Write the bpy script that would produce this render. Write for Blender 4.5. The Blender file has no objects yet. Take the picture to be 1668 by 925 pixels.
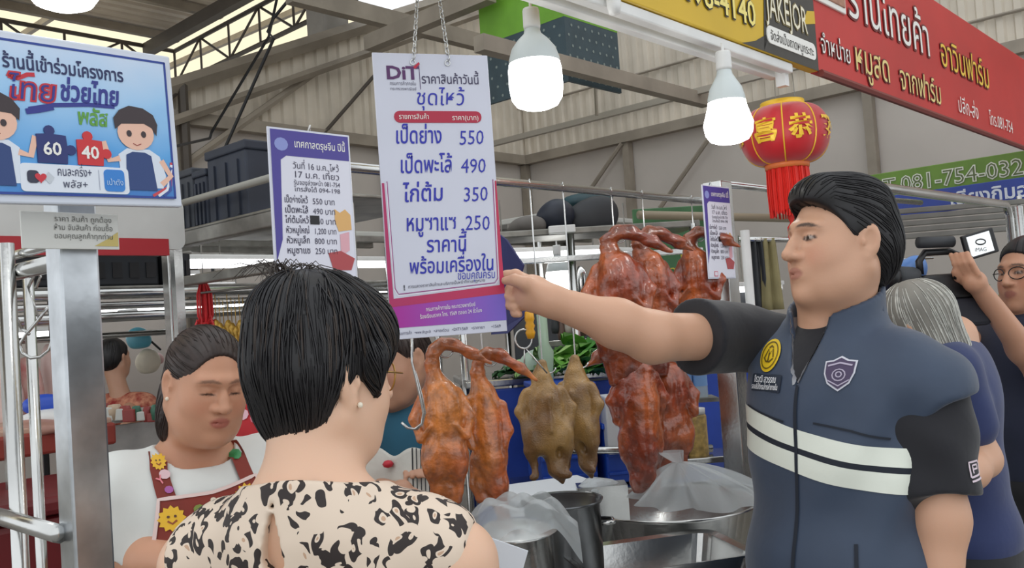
import bpy, bmesh, math, random
import numpy as np
from mathutils import Vector, Matrix
random.seed(7); np.random.seed(7)
SC = bpy.context.scene
COL = SC.collection
# ---------------------------------------------------------------- camera
FPX = 1445.0
CAMZ = 1.5
cam_d = bpy.data.cameras.new('camera'); cam = bpy.data.objects.new('camera', cam_d); COL.objects.link(cam)
cam_d.sensor_width = 36.0; cam_d.lens = 36.0*FPX/1668.0; cam_d.clip_start = 0.05; cam_d.clip_end = 300
CAMR = Matrix.Rotation(math.radians(92.16), 4, 'X') @ Matrix.Rotation(math.radians(-4.0), 4, 'Z')
cam.matrix_world = Matrix.Translation((0, 0, CAMZ)) @ CAMR
SC.camera = cam
# ---------------------------------------------------------------- sky, daylight, exposure
w = bpy.data.worlds.new('sky'); SC.world = w; w.use_nodes = True
bg = w.node_tree.nodes['Background']; bg.inputs[0].default_value = (0.93, 0.97, 1.0, 1); bg.inputs[1].default_value = 1.0
SC.view_settings.view_transform = 'Standard'; SC.view_settings.look = 'None'
SC.view_settings.exposure = 0.35; SC.view_settings.gamma = 1.0; SC.view_settings.use_curve_mapping = False
# ---------------------------------------------------------------- placement helpers
def P(px, py, d):
    v = CAMR.to_3x3() @ Vector(((px-834.0)/FPX*d, (462.5-py)/FPX*d, -d))
    return Vector((v.x, v.y, v.z+CAMZ))
def Z(px, z, d):
    "point seen at column px, depth d, at height z"
    a = P(px, 0, d); b = P(px, 925, d); t = (z-a.z)/(b.z-a.z); return a.lerp(b, t)
YA = math.radians(47.4)                     # heading of the stall row (recedes to the right)
DA = Vector((math.cos(YA), math.sin(YA), 0)); DB = Vector((-math.sin(YA), math.cos(YA), 0)); UP = Vector((0, 0, 1))
# ---------------------------------------------------------------- materials
MATS = {}
def lin(c):
    return tuple(((x/255.0)/12.92 if x/255.0 <= 0.04045 else ((x/255.0+0.055)/1.055)**2.4) for x in c)
def mat(name, rgb, rough=0.5, metal=0.0, var=0.0, vscale=8.0, bump=0.0, bscale=40.0, emit=0.0, alpha=1.0, trans=0.0, transl=0.0,
        coat=0.0, sss=0.0, vcol=False, spec=0.5, stretch=(1, 1, 1), rgb2=None, sheen=0.0):
    if name in MATS: return MATS[name]
    m = bpy.data.materials.new(name); m.use_nodes = True; nt = m.node_tree; N = nt.nodes; L = nt.links
    b = N['Principled BSDF']; c = lin(rgb)
    b.inputs['Base Color'].default_value = (*c, 1); b.inputs['Roughness'].default_value = rough; b.inputs['Metallic'].default_value = metal
    b.inputs['Specular IOR Level'].default_value = spec
    if coat: b.inputs['Coat Weight'].default_value = coat; b.inputs['Coat Roughness'].default_value = 0.12
    if sss:
        b.inputs['Subsurface Weight'].default_value = sss; b.inputs['Subsurface Radius'].default_value = (0.012, 0.005, 0.003); b.inputs['Subsurface Scale'].default_value = 1.0
    if sheen: b.inputs['Sheen Weight'].default_value = sheen
    if alpha < 1: b.inputs['Alpha'].default_value = alpha
    if trans: b.inputs['Transmission Weight'].default_value = trans
    if emit:
        b.inputs['Emission Color'].default_value = (*c, 1); b.inputs['Emission Strength'].default_value = emit
    src = None
    if vcol:
        a = N.new('ShaderNodeVertexColor'); a.layer_name = 'Col'; src = a.outputs['Color']; L.new(src, b.inputs['Base Color'])
    tc = None
    if var or bump or rgb2:
        tc = N.new('ShaderNodeTexCoord'); mp = N.new('ShaderNodeMapping'); mp.inputs['Scale'].default_value = stretch
        L.new(tc.outputs['Object'], mp.inputs['Vector']); vec = mp.outputs['Vector']
    if var or rgb2:
        n = N.new('ShaderNodeTexNoise'); n.inputs['Scale'].default_value = vscale; n.inputs['Detail'].default_value = 4; L.new(vec, n.inputs['Vector'])
        mx = N.new('ShaderNodeMix'); mx.data_type = 'RGBA'
        rp = N.new('ShaderNodeMapRange'); rp.inputs[1].default_value = 0.35; rp.inputs[2].default_value = 0.65; L.new(n.outputs['Fac'], rp.inputs[0]); L.new(rp.outputs[0], mx.inputs['Factor'])
        if vcol:
            mx.blend_type = 'MULTIPLY'; rp.inputs[3].default_value = 0; rp.inputs[4].default_value = 1
            L.new(src, mx.inputs[6]); k = 1-var; mx.inputs[7].default_value = (k, k, k, 1)
        else:
            d2 = lin(rgb2) if rgb2 else tuple(x*(1-var) for x in c)
            u = c if rgb2 else tuple(min(1, x*(1+var*0.4)) for x in c)
            mx.inputs[6].default_value = (*u, 1); mx.inputs[7].default_value = (*d2, 1)
        L.new(mx.outputs[2], b.inputs['Base Color'])
    if bump:
        n2 = N.new('ShaderNodeTexNoise'); n2.inputs['Scale'].default_value = bscale; n2.inputs['Detail'].default_value = 3; L.new(vec, n2.inputs['Vector'])
        bm = N.new('ShaderNodeBump'); bm.inputs['Strength'].default_value = bump; bm.inputs['Distance'].default_value = 0.01
        L.new(n2.outputs['Fac'], bm.inputs['Height']); L.new(bm.outputs['Normal'], b.inputs['Normal'])
    if transl:
        t = N.new('ShaderNodeBsdfTranslucent'); t.inputs['Color'].default_value = (*c, 1); ms = N.new('ShaderNodeMixShader'); ms.inputs[0].default_value = transl
        L.new(b.outputs[0], ms.inputs[1]); L.new(t.outputs[0], ms.inputs[2]); L.new(ms.outputs[0], N['Material Output'].inputs[0])
    MATS[name] = m; return m
def flat(rgb):            # printed ink / painted colour
    return mat('ink_%d_%d_%d' % rgb, rgb, 0.45)
STEEL = mat('stainless', (200, 200, 198), 0.22, 1.0, var=0.15, vscale=6, bump=0.03, bscale=90)
GALV = mat('galvanised', (150, 148, 142), 0.45, 0.8, var=0.3, vscale=10)
WHITE = mat('white_paint', (228, 228, 226), 0.5, var=0.08)
BLACK = mat('black_plastic', (24, 24, 27), 0.4)
DKGREY = mat('dark_grey', (52, 54, 58), 0.6, var=0.2)
# ---------------------------------------------------------------- object helpers
def tag(o, label=None, cat=None, group=None, kind=None):
    if label: o['label'] = label
    if cat: o['category'] = cat
    if group: o['group'] = group
    if kind: o['kind'] = kind
    return o
def empty(name, loc=(0, 0, 0), yaw=0.0, label=None, cat=None, group=None, parent=None, kind=None):
    o = bpy.data.objects.new(name, None); COL.objects.link(o); o.location = loc; o.rotation_euler = (0, 0, yaw); o.empty_display_size = 0.05
    if parent: o.parent = parent
    return tag(o, label, cat, group, kind)
def link(name, me, m, parent=None, smooth=False, loc=None):
    o = bpy.data.objects.new(name, me); COL.objects.link(o)
    if m is not None and not me.materials: me.materials.append(m)
    if smooth and len(me.polygons): me.polygons.foreach_set('use_smooth', [True]*len(me.polygons))
    if parent: o.parent = parent
    if loc is not None: o.location = loc
    return o
def copy_tree(o, parent=None):
    c = o.copy(); COL.objects.link(c)
    if parent: c.parent = parent
    for ch in [x for x in bpy.data.objects if x.parent == o]: copy_tree(ch, c)
    return c
class MB:
    "collects simple shapes, links them as one mesh"
    def __init__(s): s.v = []; s.f = []
    def add(s, vs, fs):
        n = len(s.v); s.v += [tuple(x) for x in vs]; s.f += [tuple(i+n for i in f) for f in fs]; return s
    def box(s, c, d, rz=0.0, M=None):
        x, y, z = d[0]/2, d[1]/2, d[2]/2
        vs = [Vector((a*x, b*y, e*z)) for a in (-1, 1) for b in (-1, 1) for e in (-1, 1)]
        if M is None: M = Matrix.Rotation(rz, 3, 'Z')
        vs = [M @ v + Vector(c) for v in vs]
        return s.add(vs, [(0, 1, 3, 2), (4, 6, 7, 5), (0, 4, 5, 1), (2, 3, 7, 6), (0, 2, 6, 4), (1, 5, 7, 3)])
    def cbox(s, c, d, b=0.005, M=None):
        "box with chamfered edges"
        x, y, z = d[0]/2, d[1]/2, d[2]/2; b = min(b, x*0.9, y*0.9, z*0.9)
        bm = bmesh.new(); bmesh.ops.create_cube(bm, size=1)
        for v in bm.verts: v.co = Vector((v.co.x*2*x, v.co.y*2*y, v.co.z*2*z))
        bmesh.ops.bevel(bm, geom=list(bm.edges), offset=b, segments=2, affect='EDGES', profile=0.5)
        for v in bm.verts:
            if M is not None: v.co = M @ v.co
            v.co += Vector(c)
        bm.verts.index_update(); s.add([v.co for v in bm.verts], [[v.index for v in f.verts] for f in bm.faces]); bm.free(); return s
    def tube(s, pts, r, n=8, caps=True, closed=False, squash=None):
        pts = [Vector(p) for p in pts]; m = len(pts)
        rs = r if isinstance(r, (list, tuple)) else [r]*m
        vs = []; prev = None
        for i, p in enumerate(pts):
            if closed: t = pts[(i+1) % m]-pts[i-1]
            else: t = pts[min(i+1, m-1)]-pts[max(i-1, 0)]
            t = t.normalized() if t.length > 1e-9 else Vector((0, 0, 1))
            if prev is None:
                a = Vector((0, 0, 1)) if abs(t.z) < 0.9 else Vector((1, 0, 0)); u = t.cross(a).normalized()
            else: u = (prev-t*prev.dot(t)); u = u.normalized() if u.length > 1e-6 else t.orthogonal().normalized()
            prev = u; w_ = t.cross(u); sq = squash or 1.0
            for k in range(n):
                a = 2*math.pi*k/n; vs.append(p+(u*math.cos(a)+w_*math.sin(a)*sq)*rs[i])
        fs = []
        for i in range(m if closed else m-1):
            j = (i+1) % m
            for k in range(n):
                l = (k+1) % n; fs.append((i*n+k, j*n+k, j*n+l, i*n+l)[::-1])
        if caps and not closed: fs.append(tuple(range(n))[::1]); fs.append(tuple((m-1)*n+k for k in range(n))[::-1])
        return s.add(vs, fs)
    def lathe(s, prof, c=(0, 0, 0), n=24, close=False, sx=1.0, sy=1.0):
        vs = []; m = len(prof); c = Vector(c)
        for r, z in prof:
            for k in range(n):
                a = 2*math.pi*k/n; vs.append(c+Vector((r*math.cos(a)*sx, r*math.sin(a)*sy, z)))
        fs = []
        for i in range(m-1):
            for k in range(n): l = (k+1) % n; fs.append((i*n+k, i*n+l, (i+1)*n+l, (i+1)*n+k))
        if close: fs.append(tuple(range(n))[::-1]); fs.append(tuple((m-1)*n+k for k in range(n)))
        return s.add(vs, fs)
    def prism(s, outline, y0, y1):
        "outline in local x,z, extruded along y (y0 = front)"
        n = len(outline); vs = [(x, y0, z) for x, z in outline]+[(x, y1, z) for x, z in outline]
        fs = [tuple(range(n)), tuple(range(2*n-1, n-1, -1))]+[(i, i+n, (i+1) % n+n, (i+1) % n) for i in range(n)]
        return s.add(vs, fs)
    def sheet(s, fn, nu, nv):
        vs = [fn(i/nu, j/nv) for j in range(nv+1) for i in range(nu+1)]
        return s.add(vs, [(j*(nu+1)+i, j*(nu+1)+i+1, (j+1)*(nu+1)+i+1, (j+1)*(nu+1)+i) for j in range(nv) for i in range(nu)])
    def mesh(s, name, fix=True):
        me = bpy.data.meshes.new(name); me.from_pydata(s.v, [], s.f); me.update()
        if fix:
            bm = bmesh.new(); bm.from_mesh(me); bmesh.ops.recalc_face_normals(bm, faces=bm.faces); bm.to_mesh(me); bm.free()
        return me
    def build(s, name, m, parent=None, smooth=False, loc=None, fix=True): return link(name, s.mesh(name, fix), m, parent, smooth, loc)
def rrect(w_, h_, r, n=4, cx=0, cz=0):
    o = []
    for qx, qz, a0 in ((1, 1, 0), (-1, 1, 90), (-1, -1, 180), (1, -1, 270)):
        for k in range(n+1):
            a = math.radians(a0+90*k/n); o.append((cx+qx*(w_/2-r)+r*math.cos(a), cz+qz*(h_/2-r)+r*math.sin(a)))
    return o
def circ(r, n=20, cx=0, cz=0, ry=None): return [(cx+r*math.cos(2*math.pi*k/n), cz+(ry or r)*math.sin(2*math.pi*k/n)) for k in range(n)]
# ---------------------------------------------------------------- lettering (one mesh per line, glyph outlines from the built-in font)
GL = {}
GS = bpy.data.scenes.new('lettering_work')
TONE = set('่้๊๋์'); UPV = set('ิีึืั็ํ'); LOW = set('ุู')
def glyph(ch, wgt=0.0):
    k = (ch, wgt)
    if k in GL: return GL[k]
    def ev(body):
        c = bpy.data.curves.new('g', 'FONT'); c.body = body; c.resolution_u = 2; c.offset = wgt
        o = bpy.data.objects.new('g', c); GS.collection.objects.link(o); vl = GS.view_layers[0]; vl.update()
        me = bpy.data.meshes.new_from_object(o.evaluated_get(vl.depsgraph))
        v = [tuple(x.co) for x in me.vertices]; f = [tuple(p.vertices) for p in me.polygons]
        bpy.data.objects.remove(o); bpy.data.curves.remove(c); bpy.data.meshes.remove(me); return v, f
    v, f = ev(ch)
    if ch in TONE or ch in UPV or ch in LOW or ch in 'ฺ': adv = 0.0
    else:
        a = ev('I'+ch+'I')[0]; b = ev('II')[0]; adv = max(x[0] for x in a)-max(x[0] for x in b)
    GL[k] = (v, f, adv); return GL[k]
def text_geo(st, size=1.0, wgt=0.0, slant=0.0, align='C', xs=1.0, jit=0.0):
    V = []; Fc = []; x = 0.0; prev = ''; rnd = random.Random(len(st)*31+ord(st[0]))
    for ch in st:
        if ch == ' ': x += 0.28; prev = ch; continue
        if ch == 'ำ':
            v, f, a = glyph('ำ', wgt); dy = 0
        else: v, f, a = glyph(ch, wgt); dy = 0
        if ch in TONE and prev in UPV: dy = 0.2
        if ch in TONE and prev not in UPV: dy = -0.0
        jy = rnd.uniform(-jit, jit) if a > 0 else 0
        n = len(V); V += [((x+p[0]+slant*(p[1]+dy))*xs, p[1]+dy+jy) for p in v]; Fc += [tuple(i+n for i in q) for q in f]
        x += a; prev = ch
    wd = x*xs; off = {'C': -wd/2, 'L': 0, 'R': -wd}[align]
    return [((a+off)*size, b*size) for a, b in V], Fc, wd*size
def text(st, m, parent, x, z, size, y=-0.001, wgt=0.0, slant=0.0, align='C', xs=1.0, name='lettering', fn=None, maxw=None, jit=0.0, rot=0.0):
    V, Fc, wd = text_geo(st, size, wgt, slant, align, xs, jit)
    if maxw and wd > maxw:
        V = [(a*maxw/wd, b) for a, b in V]
    if rot: c_, s_ = math.cos(rot), math.sin(rot); V = [(a*c_-b*s_, a*s_+b*c_) for a, b in V]
    mb = MB()
    if fn: mb.add([fn(a+x, b+z) for a, b in V], Fc)
    else: mb.add([(a+x, y, b+z) for a, b in V], Fc)
    return mb.build(name, m, parent, fix=False)
def stroke(pts, w_, m, parent, y=-0.001, name='mark'):
    "flat ribbon along a polyline in the x,z plane"
    mb = MB(); n = len(pts); L_ = []; R_ = []
    for i in range(n):
        a = pts[max(i-1, 0)]; b = pts[min(i+1, n-1)]; dx, dz = b[0]-a[0], b[1]-a[1]; l = math.hypot(dx, dz) or 1
        L_.append((pts[i][0]-dz/l*w_/2, y, pts[i][1]+dx/l*w_/2)); R_.append((pts[i][0]+dz/l*w_/2, y, pts[i][1]-dx/l*w_/2))
    mb.add(L_+R_, [(i, i+1, n+i+1, n+i) for i in range(n-1)])
    return mb.build(name, m, parent, fix=False)
def decal(outline, m, parent, y, name='print'):
    mb = MB(); mb.add([(x, y, z) for x, z in outline], [tuple(range(len(outline)))]); return mb.build(name, m, parent, fix=False)
# ---------------------------------------------------------------- smooth implicit bodies
class SDF:
    def __init__(s, M=None): s.ops = []; s.M = M or Matrix.Identity(4)
    def _p(s, p): return s.M @ Vector(p)
    def ell(s, c, r, R=None, k=0.02, sub=False):
        Rm = s.M.to_3x3().normalized() @ (R or Matrix.Identity(3)); sc = s.M.to_scale().x
        s.ops.append(('e', s._p(c), np.array(r)*sc, np.array(Rm), k, sub)); return s
    def cap(s, a, b, ra, rb=None, k=0.02, sub=False):
        sc = s.M.to_scale().x; s.ops.append(('c', s._p(a), s._p(b), ra*sc, (rb if rb is not None else ra)*sc, k, sub)); return s
    def chain(s, pts, rs, k=0.02, sub=False):
        for i in range(len(pts)-1): s.cap(pts[i], pts[i+1], rs[i], rs[i+1], k, sub)
        return s
    def box(s, c, d, r=0.01, R=None, k=0.02, sub=False):
        Rm = s.M.to_3x3().normalized() @ (R or Matrix.Identity(3)); s.ops.append(('b', s._p(c), np.array(d)/2, r, np.array(Rm), k, sub)); return s
    def half(s, p, n, k=0.01):
        "cut away the side n points to"
        s.ops.append(('h', s._p(p), s.M.to_3x3().normalized() @ Vector(n).normalized(), k, True)); return s
    def fields(s, X, Y, Zz):
        f = np.full((len(X), len(Y), len(Zz)), 0.5, np.float32); h = X[1]-X[0]
        for op in s.ops:
            sub = op[-1]; k = op[-2]; mg = k+3*h+0.012
            if op[0] == 'e': c = np.array(op[1]); e = np.abs(op[3]) @ op[2] + mg; lo, hi = c-e, c+e
            elif op[0] == 'c':
                a, b = np.array(op[1]), np.array(op[2]); rr = max(op[3], op[4])+mg; lo, hi = np.minimum(a, b)-rr, np.maximum(a, b)+rr
            elif op[0] == 'b': c = np.array(op[1]); e = np.abs(op[4]) @ op[2] + mg; lo, hi = c-e, c+e
            else: lo = np.array([-1e9]*3); hi = -lo
            i0, i1 = np.searchsorted(X, [lo[0], hi[0]]); j0, j1 = np.searchsorted(Y, [lo[1], hi[1]]); k0, k1 = np.searchsorted(Zz, [lo[2], hi[2]])
            if i1 <= i0 or j1 <= j0 or k1 <= k0: continue
            gx, gy, gz = np.meshgrid(X[i0:i1], Y[j0:j1], Zz[k0:k1], indexing='ij')
            if op[0] == 'e':
                q = np.stack([gx-c[0], gy-c[1], gz-c[2]], -1).astype(np.float32) @ op[3].astype(np.float32)
                r = op[2].astype(np.float32); q0 = np.linalg.norm(q/r, axis=-1); q1 = np.linalg.norm(q/(r*r), axis=-1)+1e-9; d = q0*(q0-1)/q1
            elif op[0] == 'c':
                ab = b-a; l2 = float(ab @ ab)+1e-12
                t = np.clip(((gx-a[0])*ab[0]+(gy-a[1])*ab[1]+(gz-a[2])*ab[2])/l2, 0, 1)
                d = np.sqrt((gx-a[0]-t*ab[0])**2+(gy-a[1]-t*ab[1])**2+(gz-a[2]-t*ab[2])**2)-(op[3]+t*(op[4]-op[3]))
            elif op[0] == 'b':
                q = np.abs(np.stack([gx-c[0], gy-c[1], gz-c[2]], -1) @ op[4])-(op[2]-op[3])
                d = np.linalg.norm(np.maximum(q, 0), axis=-1)+np.minimum(q.max(-1), 0)-op[3]
            else: p, n = op[1], op[2]; d = -((gx-p[0])*n[0]+(gy-p[1])*n[1]+(gz-p[2])*n[2])
            F = f[i0:i1, j0:j1, k0:k1]
            if sub:
                a2 = F; b2 = -d; hh = np.maximum(k-np.abs(a2-b2), 0)/max(k, 1e-6); f[i0:i1, j0:j1, k0:k1] = np.maximum(a2, b2)+hh*hh*k/4
            else:
                hh = np.maximum(k-np.abs(F-d), 0)/max(k, 1e-6); f[i0:i1, j0:j1, k0:k1] = np.minimum(F, d)-hh*hh*k/4
        return f
    def geo(s, h, lo=None, hi=None, disp=None, grow=0.0):
        if lo is None:
            ls, hs = [], []
            for op in s.ops:
                if op[-1]: continue
                if op[0] == 'e': c = np.array(op[1]); e = np.abs(op[3]) @ op[2]; ls.append(c-e); hs.append(c+e)
                elif op[0] == 'c':
                    a, b = np.array(op[1]), np.array(op[2]); rr = max(op[3], op[4]); ls.append(np.minimum(a, b)-rr); hs.append(np.maximum(a, b)+rr)
                elif op[0] == 'b': c = np.array(op[1]); e = np.abs(op[4]) @ op[2]; ls.append(c-e); hs.append(c+e)
            lo = np.min(ls, 0)-4*h-grow-0.01; hi = np.max(hs, 0)+4*h+grow+0.01
        X = np.arange(lo[0], hi[0], h); Y = np.arange(lo[1], hi[1], h); Zz = np.arange(lo[2], hi[2], h)
        f = s.fields(X, Y, Zz)-grow
        if disp is not None:
            m = np.abs(f) < 0.03+4*h; ii = np.nonzero(m)
            pts = np.stack([X[ii[0]], Y[ii[1]], Zz[ii[2]]], -1); f[ii] += disp(pts)
        return nets(f, np.array([X[0], Y[0], Zz[0]]), h)
    def build(s, name, m, h, parent=None, org=(0, 0, 0), disp=None, col=None, smooth=True, relax=1, grow=0.0):
        v, q = s.geo(h, disp=disp, grow=grow)
        for _ in range(relax): v = relax_v(v, q)
        me = np_mesh(name, v-np.array(org), q)
        if col is not None: paint(me, col(v))
        return link(name, me, m, parent, smooth)
def relax_v(v, q, lam=0.5):
    a = np.zeros_like(v); n = np.zeros(len(v))
    for i in range(4):
        j = (i+1) % 4; np.add.at(a, q[:, i], v[q[:, j]]); np.add.at(a, q[:, j], v[q[:, i]]); np.add.at(n, q[:, i], 1); np.add.at(n, q[:, j], 1)
    return v+lam*(a/np.maximum(n, 1)[:, None]-v)
def nets(f, org, h):
    s = f < 0
    C = [(i, j, k) for i in (0, 1) for j in (0, 1) for k in (0, 1)]; nx, ny, nz = f.shape
    cnt = sum(s[i:nx-1+i, j:ny-1+j, k:nz-1+k].astype(np.int8) for i, j, k in C); act = (cnt > 0) & (cnt < 8)
    I, J, K = np.nonzero(act); idx = np.full(act.shape, -1, np.int64); idx[I, J, K] = np.arange(len(I))
    acc = np.zeros((len(I), 3)); num = np.zeros(len(I))
    for a in C:
        for ax in range(3):
            if a[ax]: continue
            b = list(a); b[ax] = 1
            fa = f[I+a[0], J+a[1], K+a[2]]; fb = f[I+b[0], J+b[1], K+b[2]]; m = (fa < 0) != (fb < 0)
            t = fa[m]/(fa[m]-fb[m]); p = np.tile(np.array(a, float), (m.sum(), 1)); p[:, ax] += t; acc[m] += p; num[m] += 1
    v = (np.stack([I, J, K], -1)+acc/np.maximum(num, 1)[:, None])*h+org
    Q = []
    def quads(ax):
        o = [(1, 2), (2, 0), (0, 1)][ax]
        sl = [slice(1, -1)]*3; s0 = list(sl); s1 = list(sl); s0[ax] = slice(0, -1); s1[ax] = slice(1, None)
        A_ = s[tuple(s0)]; B_ = s[tuple(s1)]; m = np.nonzero(A_ != B_); flip = ~A_[m]
        base = [m[0].copy(), m[1].copy(), m[2].copy()]
        for x in range(3):
            if x != ax: base[x] = base[x]+1
        out = []
        for du, dv in ((-1, -1), (0, -1), (0, 0), (-1, 0)):
            c = [b.copy() for b in base]; c[o[0]] += du; c[o[1]] += dv; out.append(idx[c[0], c[1], c[2]])
        q = np.stack(out, -1); q[flip] = q[flip][:, ::-1]; return q
    for ax in range(3): Q.append(quads(ax))
    q = np.concatenate(Q); q = q[(q >= 0).all(1)]
    return v, q
def np_mesh(name, v, q):
    me = bpy.data.meshes.new(name); me.vertices.add(len(v)); me.vertices.foreach_set('co', np.asarray(v, np.float32).ravel())
    me.loops.add(len(q)*4); me.loops.foreach_set('vertex_index', q.astype(np.int32).ravel())
    me.polygons.add(len(q)); me.polygons.foreach_set('loop_start', np.arange(0, len(q)*4, 4, dtype=np.int32)); me.update(calc_edges=True); return me
def paint(me, cols):
    a = me.color_attributes.new('Col', 'FLOAT_COLOR', 'POINT'); c = np.ones((len(cols), 4), np.float32); c[:, :3] = cols; a.data.foreach_set('color', c.ravel())
def sstep(a, b, x): t = np.clip((x-a)/(b-a), 0, 1); return t*t*(3-2*t)
def snoise(p, sc, seed=0):
    "cheap smooth noise from summed sines"
    r = np.random.RandomState(seed); o = np.zeros(len(p))
    for i in range(6):
        d = r.normal(size=3); d /= np.linalg.norm(d); o += np.sin((p @ d)*sc*(0.7+0.6*r.rand())+r.rand()*6.28)
    return o/6
# ================================================================ the hall
CONC = mat('concrete', (150, 147, 142), 0.8, var=0.25, vscale=3, bump=0.1, bscale=30)
PANEL = mat('wall_panel_paint', (196, 188, 180), 0.6, var=0.08, vscale=1.5)
CORR = mat('corrugated_steel', (212, 202, 186), 0.5, 0.0, var=0.18, vscale=2.0)
ROOFM = mat('roof_sheet', (206, 196, 184), 0.55, 0.0, var=0.2, vscale=1.5)
BEAM = mat('painted_beam', (150, 140, 126), 0.6, var=0.2, vscale=4)
DARKB = mat('dark_beam', (78, 70, 62), 0.6, var=0.2, vscale=4)
CREAM = mat('translucent_sheet', (255, 240, 205), 0.6, transl=0.9)
fl = MB(); fl.box((0, 6, -0.05), (30, 34, 0.1)); tag(fl.build('floor', CONC), kind='structure')
CORNER = Vector((0.212, 9.0, 0))
PTOP = 3.07
def corrugated(x0, x1, z0, ztop, mt, parent, pitch=0.115, amp=0.022):
    mb = MB(); xs = []; n = int(round((x1-x0)/pitch))
    for i in range(n):
        a = x0+i*pitch
        xs += [(a, 0), (a+pitch*0.30, 0), (a+pitch*0.42, -amp), (a+pitch*0.78, -amp), (a+pitch*0.9, 0)]
    xs.append((x1, 0))
    for i in range(len(xs)-1):
        (a, ya), (b, yb) = xs[i], xs[i+1]
        mb.add([(a, ya, z0), (b, yb, z0), (b, yb, ztop(b)), (a, ya, ztop(a))], [(0, 1, 2, 3)])
    return mb.build('panel', mt, parent, fix=False)
def wall(name, org, yaw, x0, x1, ztop, posts):
    r = empty(name, org, yaw, kind='structure')
    xs = sorted([x0]+[p for p in posts if x0 < p < x1]+[x1])
    for a, b in zip(xs[:-1], xs[1:]):
        mb = MB(); mb.cbox(((a+b)/2, 0.03, PTOP/2), (b-a-0.012, 0.05, PTOP-0.01), 0.006); mb.build('panel', PANEL, r)
    for p in posts:
        mb = MB(); mb.box((p, -0.04, PTOP/2), (0.07, 0.07, PTOP)); mb.build('post', BEAM, r)
    n = int(round((x1-x0)/1.035)); st = (x1-x0)/n
    for i in range(n): corrugated(x0+i*st, x0+(i+1)*st, PTOP, ztop, CORR, r)
    mb = MB(); mb.box(((x0+x1)/2, -0.06, PTOP), (x1-x0, 0.08, 0.09)); mb.build('rail', BEAM, r)
    return r
rake = lambda x: max(PTOP+0.02, 4.94+0.45*x)
WL = wall('wall_left', CORNER, YA, -7.0, 0.0, rake, [-5.6, -3.72, -1.85, -0.04])
WR = wall('wall_right', CORNER, YA-math.pi/2, 0.0, 7.2, lambda x: 6.4, [1.3, 3.5, 5.7])
def brace(parent, x0, z0, x1, z1, y=-0.09, r=0.02, m=BEAM, name='brace'):
    mb = MB(); mb.tube([(x0, y, z0), (x1, y, z1)], r, 6); return mb.build(name, m, parent)
for a in ((0.55, 2.35, 1.28, PTOP-.05), (1.35, 2.1, 2.3, PTOP-.05), (0.5, 1.9, 0.04, 2.5)): brace(WR, a[0], a[1], a[2], a[3])
for z in (3.32, 3.62, 4.2): brace(WR, 0, z, 7.2, z, y=-0.045, r=0.012, m=BEAM, name='girt')
brace(WL, -4.9, 2.15, -3.75, 3.25, m=DARKB, r=0.025); brace(WL, -2.7, 2.9, -1.9, 3.7, r=0.015, m=DARKB); brace(WL, -3.7, 2.75, -2.5, 3.62, r=0.03)
brace(WL, -3.72, 0.5, -3.72, 3.3, m=DARKB, r=0.035, y=-0.12)
mb = MB(); mb.tube([(-6.2, -0.1, rake(-4.15)), (-4.15, -0.1, rake(-4.15)+0.02), (0, -0.1, rake(0)+0.02)], 0.06, 4); mb.build('rafter', BEAM, WL)
mb = MB(); mb.tube([(-4.15, -0.16, rake(-4.15)-0.22), (0, -0.16, rake(0)-0.22)], 0.035, 4); mb.build('rafter', BEAM, WL)
# column standing behind the gable wall
mb = MB(); p = P(535, 60, 7.55); mb.cbox((p.x, p.y, 3.0), (0.26, 0.26, 6.0), 0.02, M=Matrix.Rotation(YA, 3, 'Z')); tag(mb.build('trim_1', mat('column_paint', (150, 145, 138), 0.7, var=0.1)), kind='structure')
# ---------------------------------------------------------------- roof: corrugated sheet on purlins, trusses along its edges
K = Vector((-3.42, 9.35, 4.74))
RF = empty('ceiling', K, YA, kind='structure')            # local -x goes along the near-left edge, local -y towards the camera
def roof_strip(x0, x1, y0, y1, parent, m):
    mb = MB(); pitch = 0.16; n = int((y1-y0)/pitch)
    for i in range(n):
        a = y0+i*pitch; pr = [(a, 0), (a+pitch*.5, 0), (a+pitch*.6, .03), (a+pitch*.9, .03), (a+pitch, 0)]
        for (p0, h0), (p1, h1) in zip(pr[:-1], pr[1:]): mb.add([(x0, p0, h0), (x1, p0, h0), (x1, p1, h1), (x0, p1, h1)], [(0, 1, 2, 3)])
    return mb.build('roof_sheet', m, parent, fix=False)
for i in range(6): roof_strip(-i*1.4-1.4, -i*1.4-0.01, -4.8, 0, RF, CREAM if i == 3 else ROOFM)
for i in range(6):
    mb = MB(); mb.box((-4.2, -0.1-i*0.9, -0.05), (8.4, 0.06, 0.08)); mb.build('purlin', BEAM, RF)
for i in range(5):
    mb = MB(); mb.box((-0.3-i*1.9, -2.4, -0.2), (0.09, 4.8, 0.12)); mb.build('rafter', DARKB, RF)
SK = empty('ceiling_skylight', K+Vector((0, 0, 0.9)), YA, kind='structure')
for i in range(9):
    mb = MB(); mb.add([(-9+i*2.2, 0.1, 0), (-9+i*2.2+2.17, 0.1, 0), (-9+i*2.2+2.17, 12, 0.4), (-9+i*2.2, 12, 0.4)], [(0, 1, 2, 3)]); mb.build('sheet', CREAM, SK, fix=False)
for i in range(9):
    mb = MB(); mb.box((-9+i*2.2, 6, 0.16), (0.06, 12, 0.08), M=Matrix.Rotation(math.radians(1.9), 3, 'X')); mb.build('purlin', BEAM, SK)
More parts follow.
